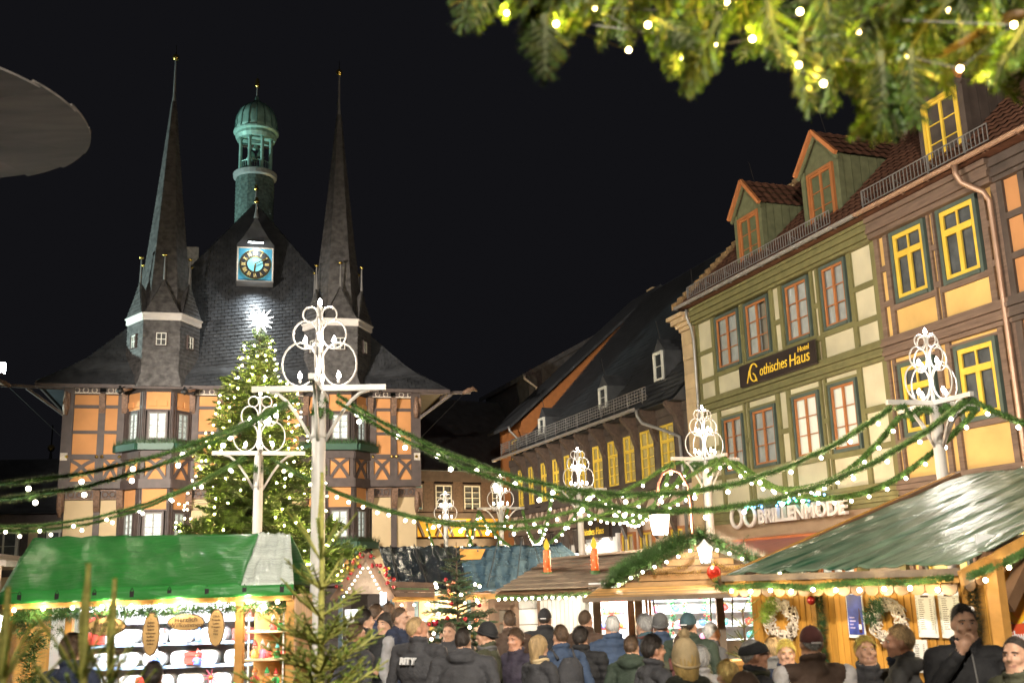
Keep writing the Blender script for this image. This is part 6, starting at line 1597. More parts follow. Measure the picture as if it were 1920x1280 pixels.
# ---- square lantern on its crook, floodlight, pyramid rotor
lt = T('street_lantern', 'old street lantern glowing warm white on a curved iron crook', 'street lantern', (2.34, 16.4, 0))
MB().tube([(.35, 0, 0), (.35, 0, 3.1), (.33, 0, 3.4), (.22, 0, 3.62), (.08, 0, 3.68), (-.06, 0, 3.62), (-.14, 0, 3.45), (-.15, 0, 3.3)], .022, 8).build('crook', M('rusty_brown_iron', (.12, .05, .035), .6, .3), lt, True)
MB().lathe([(.02, 3.12), (.04, 3.16), (.035, 3.2), (.012, 3.24), (.012, 3.3)], 8, (-.15, 0, 0)).build('hanger', m_iron, lt)
LG = glow('street_lantern_glow', (1, .82, .58), 7)
MB().lathe([(.11, 2.68), (.155, 2.98)], 6, (-.15, 0, 0)).build('glass_body', LG, lt)
MB().lathe([(.17, 2.98), (.16, 3.0), (.06, 3.09), (.03, 3.12)], 6, (-.15, 0, 0)).build('cap', m_iron, lt); MB().lathe([(.06, 2.62), (.115, 2.68)], 6, (-.15, 0, 0)).build('base', m_iron, lt)
for k in range(6): a = k*pi/3; MB().bar((-.15+.112*cos(a), .112*sin(a), 2.68), (-.15+.158*cos(a), .158*sin(a), 2.98), .01, .01).build('glazing_bar', m_iron, lt)
point(lt, 'lantern_light', (-.15, -.25, 2.85), 90, (1, .66, .4), .12); point(lt, 'lantern_light', (-.15, .3, 2.85), 130, (1, .66, .4), .12)
FLP = at(-6, 690, 26)
fl = T('floodlight', 'cold white floodlight glaring at the left edge of the square', 'floodlight', (FLP.x, FLP.y, 0))
MB().tube([(0, 0, 0), (0, 0, FLP.z-.2)], [.09, .06], 8).build('mast', m_zinc, fl)
MB().box(-.18, .18, -.08, .08, FLP.z-.16, FLP.z+.16).build('housing', m_iron, fl)
MB().box(-.15, .15, .081, .09, FLP.z-.13, FLP.z+.13).box(.181, .19, -.07, .07, FLP.z-.13, FLP.z+.13).box(-.15, .15, -.09, -.081, FLP.z-.13, FLP.z+.13).build('lens', glow('flood_lens', (.9, .97, 1), 12, False), fl)
spot(fl, "flood_light", (.3, .25, FLP.z-.1), (5, 16, 6.0), 2700, (1, .9, .78), 85, .9, .2)
def added_flood(loc, target, power, col, ang, label, rad=.3):
    f_ = T('floodlight', label, 'floodlight', (loc[0], loc[1], 0))
    MB().tube([(0, 0, 0), (0, 0, loc[2]-.2)], [.1, .06], 8).build('mast', m_zinc, f_)
    d_ = (V(target)-V(loc)).normalized(); q_ = d_.to_track_quat('-Z', 'Y').to_matrix().to_4x4(); mw_ = Matrix.Translation((0, 0, loc[2])) @ q_
    MB().box(-.22, .22, -.16, .16, .0, .16, mw_).build('housing', m_iron, f_)
    MB().box(-.2, .2, -.14, .14, -.012, -.002, mw_).build('lens', glow('added_flood_lens', (1, .93, .8), 12, False), f_)
    spot(f_, 'flood_light', V((0, 0, loc[2]))+d_*.1, V(target)-V((loc[0], loc[1], 0)), power, col, ang, .8, rad)
added_flood((-13, 10, 7.5), (9, 25, 6.5), 1600, (1, .92, .80), 80, 'added unseen warm floodlight on a mast left of the green stall, outside the frame')  # added light, out of view, for an even glow on the right-hand facades
added_flood((-33, 38, 7.5), (-10, 46, 19), 4200, (.72, 1, .95), 60, 'added unseen cool floodlight far left aimed at the town hall spires, outside the frame')  # added light, out of view, for the left sides of spires and cupola
added_flood((-.3, -5, 9), (6, 25, 4), 2500, (1, .9, .76), 85, 'added unseen warm floodlight on a mast behind the viewer, outside the frame')  # added light, out of view, for facades, crowd and foreground firs
py = T('christmas_pyramid', 'wooden paddle blades of a Christmas pyramid reaching in at the upper left', 'christmas pyramid', (-3.6, 6.0, 0))
m_blade = M('grey_brown_wooden_blade', (.05, .045, .041), .7, var=.6, scale=2, stretch=(1, 5, 5), bump=.1, rand=.4)
MB().lathe([(.35, 0), (.3, .3), (.12, .5), (.08, 4.6), (.05, 5.0)], 10).build('mast', m_post, py)
MB().lathe([(.001, 4.78), (.16, 4.82), (.16, 4.95), (.001, 5.02)], 14, (0, 0, 0)).build('hub', m_post, py)
bl = MB(); outl = [(.14, -.03), (.45, -.05), (.7, -.15), (.9, -.2), (1.0, -.14), (1.03, 0), (1.0, .14), (.9, .2), (.7, .15), (.45, .05), (.14, .03)]
outl = [(.14, -.03), (.4, -.05), (.6, -.13)]+[(.84+.19*sin(t), -.19*cos(t)) for t in [pi*i/12 for i in range(13)]]+[(.6, .13), (.4, .05), (.14, .03)]
outl = [(.2*cos(-.15), .2*sin(-.15))]+[(.96*cos(t), .96*sin(t)) for t in [-.2+.4*i/8 for i in range(9)]]+[(.2*cos(.15), .2*sin(.15))]
bl.poly([(x, y, 0) for x, y in outl], (0, 0, .014)); bme = bl.mesh('blade', [m_blade])
for k in range(18):
    o = link('blade', bme, py); o.location = (0, 0, 4.955); o.rotation_euler = (RAD(-3), 0, 2*pi*k/18+.1)

# ---- spruce bough overhead, near the camera, with amber lights
m_sp = M('spruce_needles', (.055, .115, .014), .5, var=.5, scale=14, rand=.3)
SPB = [bough_mesh('bough', .30, 90+i, .030, 1250, .5, .0020, .25, [m_sp, M('green_twig', (.06, .07, .025), .8)], .5, 7) for i in range(4)]
sb = T('spruce_tree', 'lit spruce boughs hanging into the picture at the upper right', 'tree', (2.6, 2.6, 0))
MB().tube([(0, 0, 0), (0, 0, 5.2)], [.13, .05], 10).build('trunk', m_bark, sb)
SBO = V((2.6, 2.6, 0))
for (x0, y0, d0), (x1, y1, d1) in (((2100, -160, 2.5), (1050, -10, 3.3)), ((2150, -40, 2.7), (1500, 60, 2.9)), ((2100, -250, 2.9), (1250, -60, 3.0)), ((2100, 20, 2.6), (1700, 140, 2.6))):
    a = at(x0, y0, d0)-SBO; b = at(x1, y1, d1)-SBO; m_ = a.lerp(b, .5)+V((0, 0, .08))
    MB().tube([V((0, 0, a.z-.1)), a, m_, b], [.03, .022, .014, .006], 6).build('limb', m_bark, sb, True)
tips = [(878, 62), (905, 55), (945, 40), (990, 72), (1028, 150), (1015, 110), (1060, 80), (1090, 60), (1125, 92), (1180, 80), (1225, 105), (1262, 150), (1290, 180), (1322, 178), (1345, 115), (1400, 110), (1450, 130), (1495, 135), (1520, 215), (1560, 208), (1590, 262), (1620, 258), (1660, 262), (1695, 275), (1722, 240), (1752, 172), (1800, 180), (1860, 178), (1915, 188)]
r2 = random.Random(12)
def lower(x):
    for (xa, ya), (xb, yb) in zip(tips, tips[1:]):
        if xa <= x <= xb: return ya+(yb-ya)*(x-xa)/max(1, xb-xa)
    return 60 if x < 900 else 185
targets = [(x, y, 2.75+r2.uniform(-.35, .35)) for x, y in tips]
while len(targets) < 285:
    x = r2.uniform(885, 2050); y = r2.uniform(-170, 250)
    if y < lower(min(x, 1915))-12: targets.append((x, y, r2.uniform(2.35, 3.4)))
for i, (x, y, d) in enumerate(targets):
    tip = at(x, y, d)-SBO
    dirv = V((r2.gauss(-.35, .45), r2.gauss(0, .35), r2.gauss(-.75, .25))).normalized()
    s = r2.uniform(.6, .95) if i >= len(tips) else .7
    o = link('bough', SPB[i % 4], sb); o.scale = (s, s, s)
    q = dirv.to_track_quat('X', 'Z'); o.rotation_euler = (q.to_matrix() @ Matrix.Rotation(r2.uniform(-1, 1), 3, 'X')).to_euler()
    o.location = tip-(q.to_matrix() @ V((.3*s, 0, -.07*s)))
sl_ = T('light_string', 'amber lights strung through the spruce boughs at the upper right', 'light string', SBO)
BULB_Y = MB().ball((0, 0, 0), .0065, 10, 8).mesh('bulb', [m_bulby], True)
wire = []
for x, y, d in ((1043, 45, 2.5), (1179, 94, 2.6), (1215, 47, 2.45), (1365, 6, 2.5), (1345, 85, 2.9), (1411, 73, 2.4), (1498, 122, 2.45), (1500, 22, 2.35), (1544, 157, 2.4), (1650, 195, 2.7), (1705, 107, 2.45), (1800, 129, 2.4), (1901, 47, 2.35), (1115, 15, 2.8), (1280, 110, 2.8), (1610, 60, 2.7), (1780, 20, 2.6), (1860, 150, 2.7), (950, 25, 2.8)):
    p = at(x, y, d)-SBO; link('bulb', BULB_Y, sl_, loc=p); wire.append(p)
    point(sl_, 'bulb_light', p+V((0, .03, .02)), .36, (1, .66, .08), .01)
MB().tube(wire, .0015, 3).build('wire', m_iron, sl_)
# ------------------------------------------------------------------ people
import numpy as np
m_skin = [M('skin_fair', (.54, .31, .205), .48, var=.14, scale=28, bump=.15, bscale=160), M('skin_ruddy', (.50, .25, .155), .48, var=.16, scale=28, bump=.15, bscale=160)]
m_lip = M('lips', (.42, .20, .15), .5); m_eyew = M('eye_white', (.40, .36, .33), .3); m_iris = M('eye_dark', (.03, .02, .015), .2)
def cloth(name, c, rough=.8): return M('cloth_'+name, c, rough, var=.22, scale=9, bump=.35, bscale=55, rand=.06)
CL = dict(black=(.018, .018, .02), charcoal=(.045, .045, .05), navy=(.022, .03, .06), brown=(.075, .045, .03), grey=(.11, .108, .108), lgrey=(.30, .29, .29), white=(.6, .57, .56), jeans=(.055, .09, .19),
          blue=(.04, .065, .12), olive=(.06, .062, .035), green=(.03, .045, .03), purple=(.035, .028, .045), cream=(.55, .42, .24), maroon=(.12, .04, .035), teal=(.05, .10, .12), dkgreen=(.03, .035, .025))
HC = dict(dark=(.025, .018, .014), brown=(.085, .05, .028), blond=(.50, .34, .12), grey=(.30, .29, .28), white=(.62, .60, .57), gold=(.55, .38, .08), fair=(.40, .27, .13), cropped=(.05, .038, .03))
def cap_seg(a, b, r0, r1, n=12):
    a = V(a); b = V(b); m = MB(); d = (b-a); L = max(d.length, 1e-4); d.normalize()
    x = d.orthogonal().normalized(); y = d.cross(x); rings = []
    for k in range(5): t = pi/2*(1-k/4); rings.append((a-d*r0*sin(t), max(1e-4, r0*cos(t))))
    for k in range(5): t = pi/2*k/4; rings.append((b+d*r1*sin(t), max(1e-4, r1*cos(t))))
    v = [c+(x*cos(2*pi*j/n)+y*sin(2*pi*j/n))*r for c, r in rings for j in range(n)]
    f = [(i*n+j, i*n+(j+1) % n, (i+1)*n+(j+1) % n, (i+1)*n+j) for i in range(9) for j in range(n)]
    f += [tuple(range(n))[::-1], tuple(range(9*n, 10*n))]
    return v, f
def ell(c, r, n=14, m=10):
    v = [(c[0]+r[0]*sin(pi*i/m+1e-5)*cos(2*pi*j/n), c[1]+r[1]*sin(pi*i/m+1e-5)*sin(2*pi*j/n), c[2]-r[2]*cos(pi*i/m)) for i in range(m+1) for j in range(n)]
    f = [(i*n+j, i*n+(j+1) % n, (i+1)*n+(j+1) % n, (i+1)*n+j) for i in range(m) for j in range(n)]
    return v, f
LAB = ['skin', 'top', 'sleeve', 'legs', 'shoes', 'lips']
def person(loc, face, label, h=1.75, top='black', sleeve=None, legs='jeans', skin=0, hair='dark', style='short', arms='down', head=(0, 0), bulk=1.0, vox=.013, hat=None, hatc='black',
           lean=0, hood=None, scarf=None, female=False, puffer=False, pack=False, extra=None, collar=True, seed=0, glasses=False):
    r2 = random.Random(hash(label) % 1000 if False else len(label)*7+seed)
    P = []; m = MB()
    def C(lab, a, b, r0, r1): P.append((lab, 0, V(a), V(b), r0, r1)); m.add(*cap_seg(a, b, r0, r1))
    def E(lab, c, r): P.append((lab, 1, V(c), V(r), 0, 0)); m.add(*ell(c, r))
    w = bulk*(.92 if female else 1)
    # legs and shoes
    for s in (-1, 1):
        C('legs', (s*.095, 0, .92), (s*.10, .01, .50), .098*w, .066); C('legs', (s*.10, .01, .50), (s*.105, -.02, .10), .066, .05)
        E('shoes', (s*.11, .05, .045), (.05, .135, .048)); E('shoes', (s*.11, -.03, .07), (.048, .06, .06))
    # trunk with jacket
    E('top', (0, 0, .93), (.195*w, .145*w, .17)); E('top', (0, .01, 1.08), (.19*w, .14*w, .18)); E('top', (0, .0, 1.27), (.215*w, .145*w, .2))
    C('top', (-.165*w, -.005, 1.43), (.165*w, -.005, 1.43), .075, .075); C('top', (0, -.01, 1.44), (0, -.005, 1.5), .11, .085)
    if collar:
        for k in range(12):
            a = 2*pi*k/12; b = 2*pi*(k+1)/12; C('top', (.076*cos(a), .07*sin(a)-.005, 1.532-.02*sin(a)), (.076*cos(b), .07*sin(b)-.005, 1.532-.02*sin(b)), .024, .024)
    if hood:
        for k in range(9):
            a = pi+pi*k/9+.0; b = pi+pi*(k+1)/9; C('top', (.11*cos(a), .09*sin(a)-.02, 1.5+.02*sin(a)), (.11*cos(b), .09*sin(b)-.02, 1.5+.02*sin(b)), .05, .05)
    # arms
    poses = {'down': ((.27, -.03, 1.14), (.27, .07, .9)), 'pocket': ((.29, -.07, 1.15), (.2, .12, 1.0)), 'front': ((.26, .02, 1.15), (.12, .25, 1.16)), 'chest': ((.27, .06, 1.17), (.11, .19, 1.42)), 'phone': ((.25, .06, 1.16), (.08, .27, 1.27)), 'mouth': ((.27, .13, 1.22), (.1, .2, 1.47))}
    pl, pr = arms if isinstance(arms, tuple) else (arms, arms)
    for s, pz in ((-1, pl), (1, pr)):
        e, hnd = poses[pz]; sh = V((s*.215*w, -.005, 1.42)); el = V((s*e[0]*w, e[1], e[2])); wr = V((s*hnd[0], hnd[1], hnd[2]))
        C('sleeve', sh, el, .066*w, .054); C('sleeve', el, el.lerp(wr, .93), .054, .042)
        d = (wr-el).normalized(); side = d.cross(V((0, 1, .2))).normalized(); pal = wr+d*.05
        E('skin', pal, (.026+abs(d.x)*.02, .026+abs(d.y)*.02, .026+abs(d.z)*.02)); C('skin', wr-d*.02, wr+d*.03, .027, .03)
        nrm = side.cross(d)
        for q, ln in enumerate((.062, .07, .066, .052)):
            b0 = pal+d*.03+side*(.024*(q-1.5))*.75; mid = b0+d*ln*.5+nrm*.004; C('skin', b0, mid, .0095, .009); C('skin', mid, mid+(d*.7+nrm*.6*s).normalized()*ln*.5, .009, .008)
        t0 = wr+d*.025+side*.024*(-1); C('skin', t0, t0+(d*.7-side*.8).normalized()*.04, .011, .01)
    # neck and head (turned about the neck)
    C('skin', (0, -.012, 1.46), (0, .004, 1.57), .057 if not female else .05, .054)
    HM = Matrix.Translation((0, 0, 1.56)) @ Matrix.Rotation(RAD(head[0]), 4, 'Z') @ Matrix.Rotation(RAD(-head[1]), 4, 'X') @ Matrix.Scale(.955, 4) @ Matrix.Translation((0, 0, -1.56))
    n0 = len(m.v); p0 = len(P)
    E('skin', (0, -.012, 1.665), (.077, .098, .096)); E('skin', (0, .022, 1.612), (.065, .078, .088)); E('skin', (0, .066, 1.553), (.034, .03, .026))
    C('skin', (0, .098, 1.652), (0, .116, 1.618), .010, .0145); E('skin', (0, .108, 1.612), (.02, .014, .011))
    C('skin', (-.036, .078, 1.668), (.036, .078, 1.668), .0165, .0165)
    for s in (-1, 1):
        E('skin', (s*.04, .066, 1.612), (.026, .028, .026)); E('skin', (s*.08, -.004, 1.63), (.011, .023, .033)); C('skin', (s*.055, .02, 1.575), (s*.03, .062, 1.55), .024, .022)
    C('lips', (-.021, .0885, 1.578), (.021, .0885, 1.578), .0085, .0085)
    for i in range(n0, len(m.v)): m.v[i] = tuple(HM @ V(m.v[i]))
    for i in range(p0, len(P)):
        l, k, a, b, x, y = P[i]; P[i] = (l, k, HM @ a, (HM @ b) if k == 0 else b, x, y)
    # one continuous skin over everything
    me0 = m.mesh('person_raw'); tmp = bpy.data.objects.new('tmp', me0); COL.objects.link(tmp)
    md = tmp.modifiers.new('r', 'REMESH'); md.mode = 'VOXEL'; md.voxel_size = vox; md.use_smooth_shade = True
    s_ = tmp.modifiers.new('s', 'SMOOTH'); s_.factor = .5; s_.iterations = 2
    dg = bpy.context.evaluated_depsgraph_get(); me = bpy.data.meshes.new_from_object(tmp.evaluated_get(dg)); bpy.data.objects.remove(tmp); bpy.data.meshes.remove(me0)
    nv = len(me.vertices); co = np.empty(nv*3); me.vertices.foreach_get('co', co); co = co.reshape(-1, 3)
    D = np.full((len(LAB), nv), 9.)
    for l, k, a, b, x, y in P:
        li = LAB.index(l)
        if k == 0:
            A = np.array(a); d = np.array(b)-A; t = np.clip(((co-A)@d)/max(1e-9, d@d), 0, 1); dist = np.linalg.norm(co-A-t[:, None]*d, axis=1)-(x+(y-x)*t)
        else:
            r = np.array(b); q = (co-np.array(a))/r; dist = (np.linalg.norm(q, axis=1)-1)*r.min()
        D[li] = np.minimum(D[li], dist)
    D[5] += .001; lab = D.argmin(0)
    lab[(co[:, 2] > 1.505) & (lab == 0)] = 0
    # cloth folds
    nr = np.empty(nv*3); me.vertices.foreach_get('normal', nr); nr = nr.reshape(-1, 3)
    amp = np.where((lab == 1) | (lab == 2) | (lab == 3), .011, 0.)
    off = r2.uniform(0, 50)
    fz = np.array([noise.noise(V((p[0]*9+off, p[1]*9, p[2]*13))) + .5*noise.noise(V((p[0]*22, p[1]*22+off, p[2]*30))) for p in co]) if amp.any() else 0
    co = co+nr*(amp*fz)[:, None]
    if puffer: co = co+nr*(np.where((lab == 1) | (lab == 2), .012, 0.)*np.abs(np.sin(co[:, 2]*math.pi/.075)))[:, None]
    co[:, 0] *= h/1.76; co[:, 1] *= h/1.76; co[:, 2] *= h/1.76
    me.vertices.foreach_set('co', co.ravel())
    npol = len(me.polygons); first = np.empty(npol, dtype=np.int32); me.polygons.foreach_get('loop_start', first)
    li = np.empty(len(me.loops), dtype=np.int32); me.loops.foreach_get('vertex_index', li)
    mats = [m_skin[skin], cloth(top, CL[top]), cloth(sleeve or top, CL[sleeve or top]), cloth(legs, CL[legs]), M('shoe_leather', (.03, .022, .018), .4), m_lip]
    me.materials.clear()
    for q in mats: me.materials.append(q)
    me.polygons.foreach_set('material_index', lab[li[first]].astype(np.int32)); me.polygons.foreach_set('use_smooth', [True]*npol); me.update()
    o = bpy.data.objects.new('person', me); COL.objects.link(o); o.location = loc; o.rotation_euler = (RAD(lean), 0, RAD(face))
    tag(o, label, 'person', 'visitors crowding the Christmas market')
    S = Matrix.Scale(h/1.76, 4)
    def child(name, mb, mat, smooth=True, hd=True):
        mm = (S @ HM) if hd else S
        mb.v = [tuple(mm @ V(p)) for p in mb.v]; return mb.build(name, mat, o, smooth)
    for s in (-1, 1):
        e = MB(); e.ball((s*.031, .0835, 1.646), .0112, 10, 8, 1, .8, .5); e.cur = 1; e.ball((s*.031, .0905, 1.646), .0052, 8, 6, 1, .5, .95)
        child('eye', e, [m_eyew, m_iris])
        b = MB(); b.tube([(s*.014, .099, 1.665), (s*.033, .098, 1.668), (s*.053, .082, 1.662)], [.003, .0045, .0025], 5); child('eyebrow', b, cloth('brow_'+hair, HC[hair]))
    hm = [M('hair_'+hair, HC[hair], .55, var=.35, scale=40, stretch=(1, 1, .3), bump=.6, bscale=120), M('hair_light_'+hair, tuple(min(.7, c*1.7+.01) for c in HC[hair]), .5, var=.3, scale=40)]
    c0 = V((0, -.012, 1.665))
    def strands(s, n, ln, seed_, keep=1.0):
        r4 = random.Random(seed_); q = MB(); vs4 = [V(p) for p in s.v]; fs4 = s.f
        for _ in range(n):
            f4 = fs4[r4.randrange(len(fs4))]; p = vs4[f4[0]].lerp(vs4[f4[2]], r4.random()); nn = (p-c0).normalized()
            dn = V((r4.gauss(0, .35), -.35+r4.gauss(0, .35), -1)); dn = (dn-nn*dn.dot(nn)).normalized()
            e4 = dn.cross(nn).normalized()*.0022; q.cur = r4.choice([0, 0, 1]); t4 = p+nn*.004+dn*ln*r4.uniform(.5, 1)+nn*ln*r4.uniform(-.05, .22)
            q.add([p-e4, p+e4, t4], [(0, 1, 2)])
        b4 = len(s.v); s.v += q.v; s.f += [tuple(i+b4 for i in f) for f in q.f]; s.m += q.m; return s
    def shell(sx, sy, sz, zmin_f, fr=0, amp_=.004, back=0, n=28, mm=16, yoff=0):
        """hair: skull shell, cut lower at the back than at the forehead"""
        s = MB(); vs_ = []
        for i in range(mm+1):
            for j in range(n):
                th_ = 2*pi*j/n; front = .5+.5*sin(th_)
                low = zmin_f(front); ph = pi*(.001+(1-.001)*i/mm)*low
                p = V((sx*sin(ph)*cos(th_), sy*sin(ph)*sin(th_)+yoff, sz*cos(ph)))
                if back and ph > pi/2: p.z -= back*(ph-pi/2)*(1-front)
                k = 1+amp_*10*noise.noise(V((p.x*30+off, p.y*30, p.z*22)))
                vs_.append(c0+p*k)
        s.add(vs_, [(i*n+j, (i+1)*n+j, (i+1)*n+(j+1) % n, i*n+(j+1) % n) for i in range(mm) for j in range(n)]); return s
    if style == 'short': child('hair', strands(shell(.080, .103, .102, lambda f: .80-.52*f**1.1), 1300, .035, seed+1), hm)
    elif style == 'cropped': child('hair', strands(shell(.0785, .1005, .098, lambda f: .76-.49*f**1.1, amp_=.0008), 900, .014, seed+2), hm)
    elif style == 'full': child('hair', strands(shell(.087, .110, .110, lambda f: .86-.55*f**1.0, amp_=.006), 1700, .055, seed+3), hm)
    elif style == 'long': child('hair', shell(.094, .116, .112, lambda f: .93-.52*f**.9, amp_=.006, back=.16), hm)
    elif style == 'bald': child('hair', shell(.0785, .1, .085, lambda f: .60-.1*f, amp_=.001), hm)
    hmats = cloth('hat_'+hatc, CL[hatc])
    if hat == 'cap':
        s = shell(.086, .108, .108, lambda f: .54-.02*f, amp_=.0006); child('cap', s, hmats)
        b = MB(); b.sheet(lambda a, q: c0+V((.075*sin((a-.5)*2.4)*(1+.1*q), .085*cos((a-.5)*2.4)+q*.075*cos((a-.5)*1.6), .012-.02*q-.01*abs(a-.5))), 12, 4); child('cap_peak', b, hmats)
        b = MB(); b.box(-.035, .035, -.128, -.118, 1.645, 1.657); child('cap_strap', b, m_whiteb, False); b = MB(); b.ball((0, -.012, 1.773), .008, 8, 6); child('cap_button', b, hmats)
    elif hat == 'flat':
        s = shell(.094, .122, .088, lambda f: .53, amp_=.001, yoff=.012); child('flat_cap', s, hmats)
        b = MB(); b.sheet(lambda a, q: c0+V((.08*sin((a-.5)*2.2), .10*cos((a-.5)*2.2)+q*.045, .014-.018*q)), 12, 3); child('cap_peak', b, hmats)
    elif hat in ('beanie', 'bobble'):
        s = shell(.089, .111, .118, lambda f: .60-.1*f, amp_=.001)
        if hat == 'bobble': s = shell(.094, .114, .15, lambda f: .60-.1*f, amp_=.002, n=44); s.v = [tuple(V(p)+(V(p)-c0).normalized()*(.004 if (k % 2) else 0)) for k, p in enumerate(s.v)]
        child('knitted_hat', s, hmats)
        b = MB(); b.tube([c0+V((.089*cos(t), .111*sin(t)-.0, -.02+.03*sin(t))) for t in [2*pi*i/24 for i in range(24)]], .012, 6, True); child('hat_brim', b, hmats)
        if hat == 'bobble':
            b = MB(); r3 = random.Random(5)
            for _ in range(420):
                d = V((r3.gauss(0, 1), r3.gauss(0, 1), r3.gauss(0, 1))).normalized(); e = d.orthogonal().normalized()*.004; q = c0+V((0, 0, .175)); b.add([q+d*.01-e, q+d*.01+e, q+d*.047], [(0, 1, 2)])
            b.ball(c0+V((0, 0, .175)), .034, 10, 8); child('pompom', b, hmats)
    elif hat == 'hood':
        s = shell(.108, .13, .125, lambda f: .95-.55*f, amp_=.003, back=.05); child('hood', s, cloth(top, CL[top]))
    if scarf:
        b = MB()
        for q in range(3): b.tube([(.078*cos(t)*(1+.08*q), .074*sin(t)*(1+.08*q), 1.5+.022*q*1.0-.03+.008*sin(3*t+q)) for t in [2*pi*i/18 for i in range(18)]], .02, 7, True)
        child('scarf', b, cloth('scarf_'+scarf, CL[scarf]), True, False)
    if pack:
        b = MB(); b.lathe([(.001, 1.0), (.13, 1.02), (.15, 1.15), (.14, 1.34), (.08, 1.43), (.001, 1.44)], 14, (0, -.2, 0), 0, 1, .62); b.lathe([(.001, 1.05), (.1, 1.07), (.1, 1.2), (.001, 1.22)], 12, (0, -.27, 0), 0, 1, .5)
        for s in (-1, 1): b.tube([(s*.1, -.12, 1.42), (s*.12, -.02, 1.51), (s*.12, .1, 1.44), (s*.14, .15, 1.25)], .016, 6)
        child('backpack', b, cloth('pack_'+pack, CL[pack]), True, False)
    if glasses:
        b = MB()
        for s in (-1, 1):
            b.tube([(s*.033+.021*cos(t), .112, 1.646+.016*sin(t)) for t in [2*pi*i/14 for i in range(14)]], .0022, 5, True); b.tube([(s*.054, .11, 1.65), (s*.082, .0, 1.645)], .002, 4)
        b.tube([(-.012, .113, 1.65), (.012, .113, 1.65)], .002, 4); child('glasses', b, m_iron)
    if extra: extra(o, S)
    return o
def place(px, py, d, hh):
    """feet position so that the crown of a person hh tall appears at the pixel"""
    p = at(px, py, d); return (p.x, p.y, 0)
def put(px, py, d, face, label, **k):
    d = d*1.32 if d < 7.5 else d*1.12 if d < 10.2 else d
    d = min(d, {1622: 8.0, 1683: 7.5, 1803: 7.3, 1900: 6.7}.get(px, 99)); p = at(px, py, d); hgt = p.z; return person((p.x, p.y, 0), face, label, h=hgt, **k)
NEAR = .0095
def vest_back(o, S): pass
put(1518, 1172, 5.7, 6, 'man seen from behind in a brown cap and dark vest over pale sleeves', top='brown', sleeve='white', hair='grey', style='cropped', hat='cap', hatc='maroon', arms='front', bulk=1.08, vox=NEAR, head=(-4, 0))
put(1413, 1196, 5.7, -82, 'man in a dark flat cap and glasses looking to the right', top='charcoal', hair='grey', skin=1, style='cropped', hat='flat', hatc='black', arms='front', vox=NEAR, glasses=True, scarf='olive', head=(0, -6))
put(1472, 1200, 6.8, 172, 'blond woman facing the camera left of the brown-capped man', top='navy', hair='gold', style='full', female=True, arms='pocket', vox=NEAR)
put(1448, 1193, 7.4, 20, 'pale-haired person seen from behind between flat cap and pine wreath', top='grey', hair='fair', style='full', female=True, vox=.012)
put(1622, 1192, 6.3, 168, 'woman with bright yellow-blond hair facing the camera below the blue poster', top='charcoal', hair='gold', style='full', female=True, arms='phone', vox=NEAR, head=(10, -14))
put(1683, 1170, 5.8, 62, 'fair-haired person in a grey hooded jacket turned to the left', top='grey', hair='fair', style='short', skin=1, hood=True, vox=NEAR, scarf='navy', arms='front', head=(14, 0))
def cigarette(o, S):
    b = MB(); b.tube([V((.075, .275, 1.545)), V((.05, .33, 1.56))], .004, 6); b.v = [tuple(S @ V(p)) for p in b.v]; b.build('zip_pull', m_whiteb, o)
def zipper(o, S):
    b = MB(); b.tube([(0, .158, 1.15), (0, .15, 1.3), (0, .112, 1.42), (0, .09, 1.47)], .005, 5); b.v = [tuple(S @ V(p)) for p in b.v]; b.build('zip', m_zinc, o)
put(1803, 1132, 6.2, 172, 'dark-haired man in a black coat facing the camera with a hand at his chin', top='black', hair='dark', style='short', arms=('down', 'mouth'), bulk=1.0, vox=NEAR, head=(0, 0), extra=zipper)
put(1900, 1191, 5.6, 108, 'short-haired young man in olive jacket at the right edge looking left', top='olive', hair='cropped', style='cropped', hood=True, vox=NEAR, head=(24, 0))
def furtrim(o, S):
    b = MB(); r3 = random.Random(3)
    for k in range(1500):
        a = pi+pi*r3.random(); p = V((.15*cos(a), .12*sin(a)-.03, 1.44+.02*sin(a))); d = V((r3.gauss(0, 1), r3.gauss(-.4, 1), r3.gauss(.4, 1))).normalized(); e = d.orthogonal().normalized()*.003; p += d*.03
        b.add([p-e, p+e, p+d*.055], [(0, 1, 2)])
    b.v = [tuple(S @ V(p)) for p in b.v]; b.build('fur_trim', M('fur', (.22, .13, .05), .8, var=.5, scale=25), o)
put(1283, 1206, 5.2, 8, 'person in a cream bobble hat and fur-trimmed dark hood seen from behind', top='dkgreen', hair='blond', style='long', hat='bobble', hatc='cream', hood=True, bulk=1.15, vox=NEAR, extra=furtrim, female=True)
put(1223, 1190, 6.5, -70, 'dark-haired man in a dark jacket looking right beside the bobble hat', top='charcoal', hair='dark', style='full', skin=1, vox=NEAR, arms='pocket')
put(1362, 1238, 5.9, 30, 'small blond child peeping between bobble hat and flat cap', top='navy', hair='blond', style='full', female=True, vox=.011)
put(1395, 1262, 4.9, 12, 'person under a dark brown hood low at the front', top='brown', hair='dark', style='short', hat='hood', vox=.011)
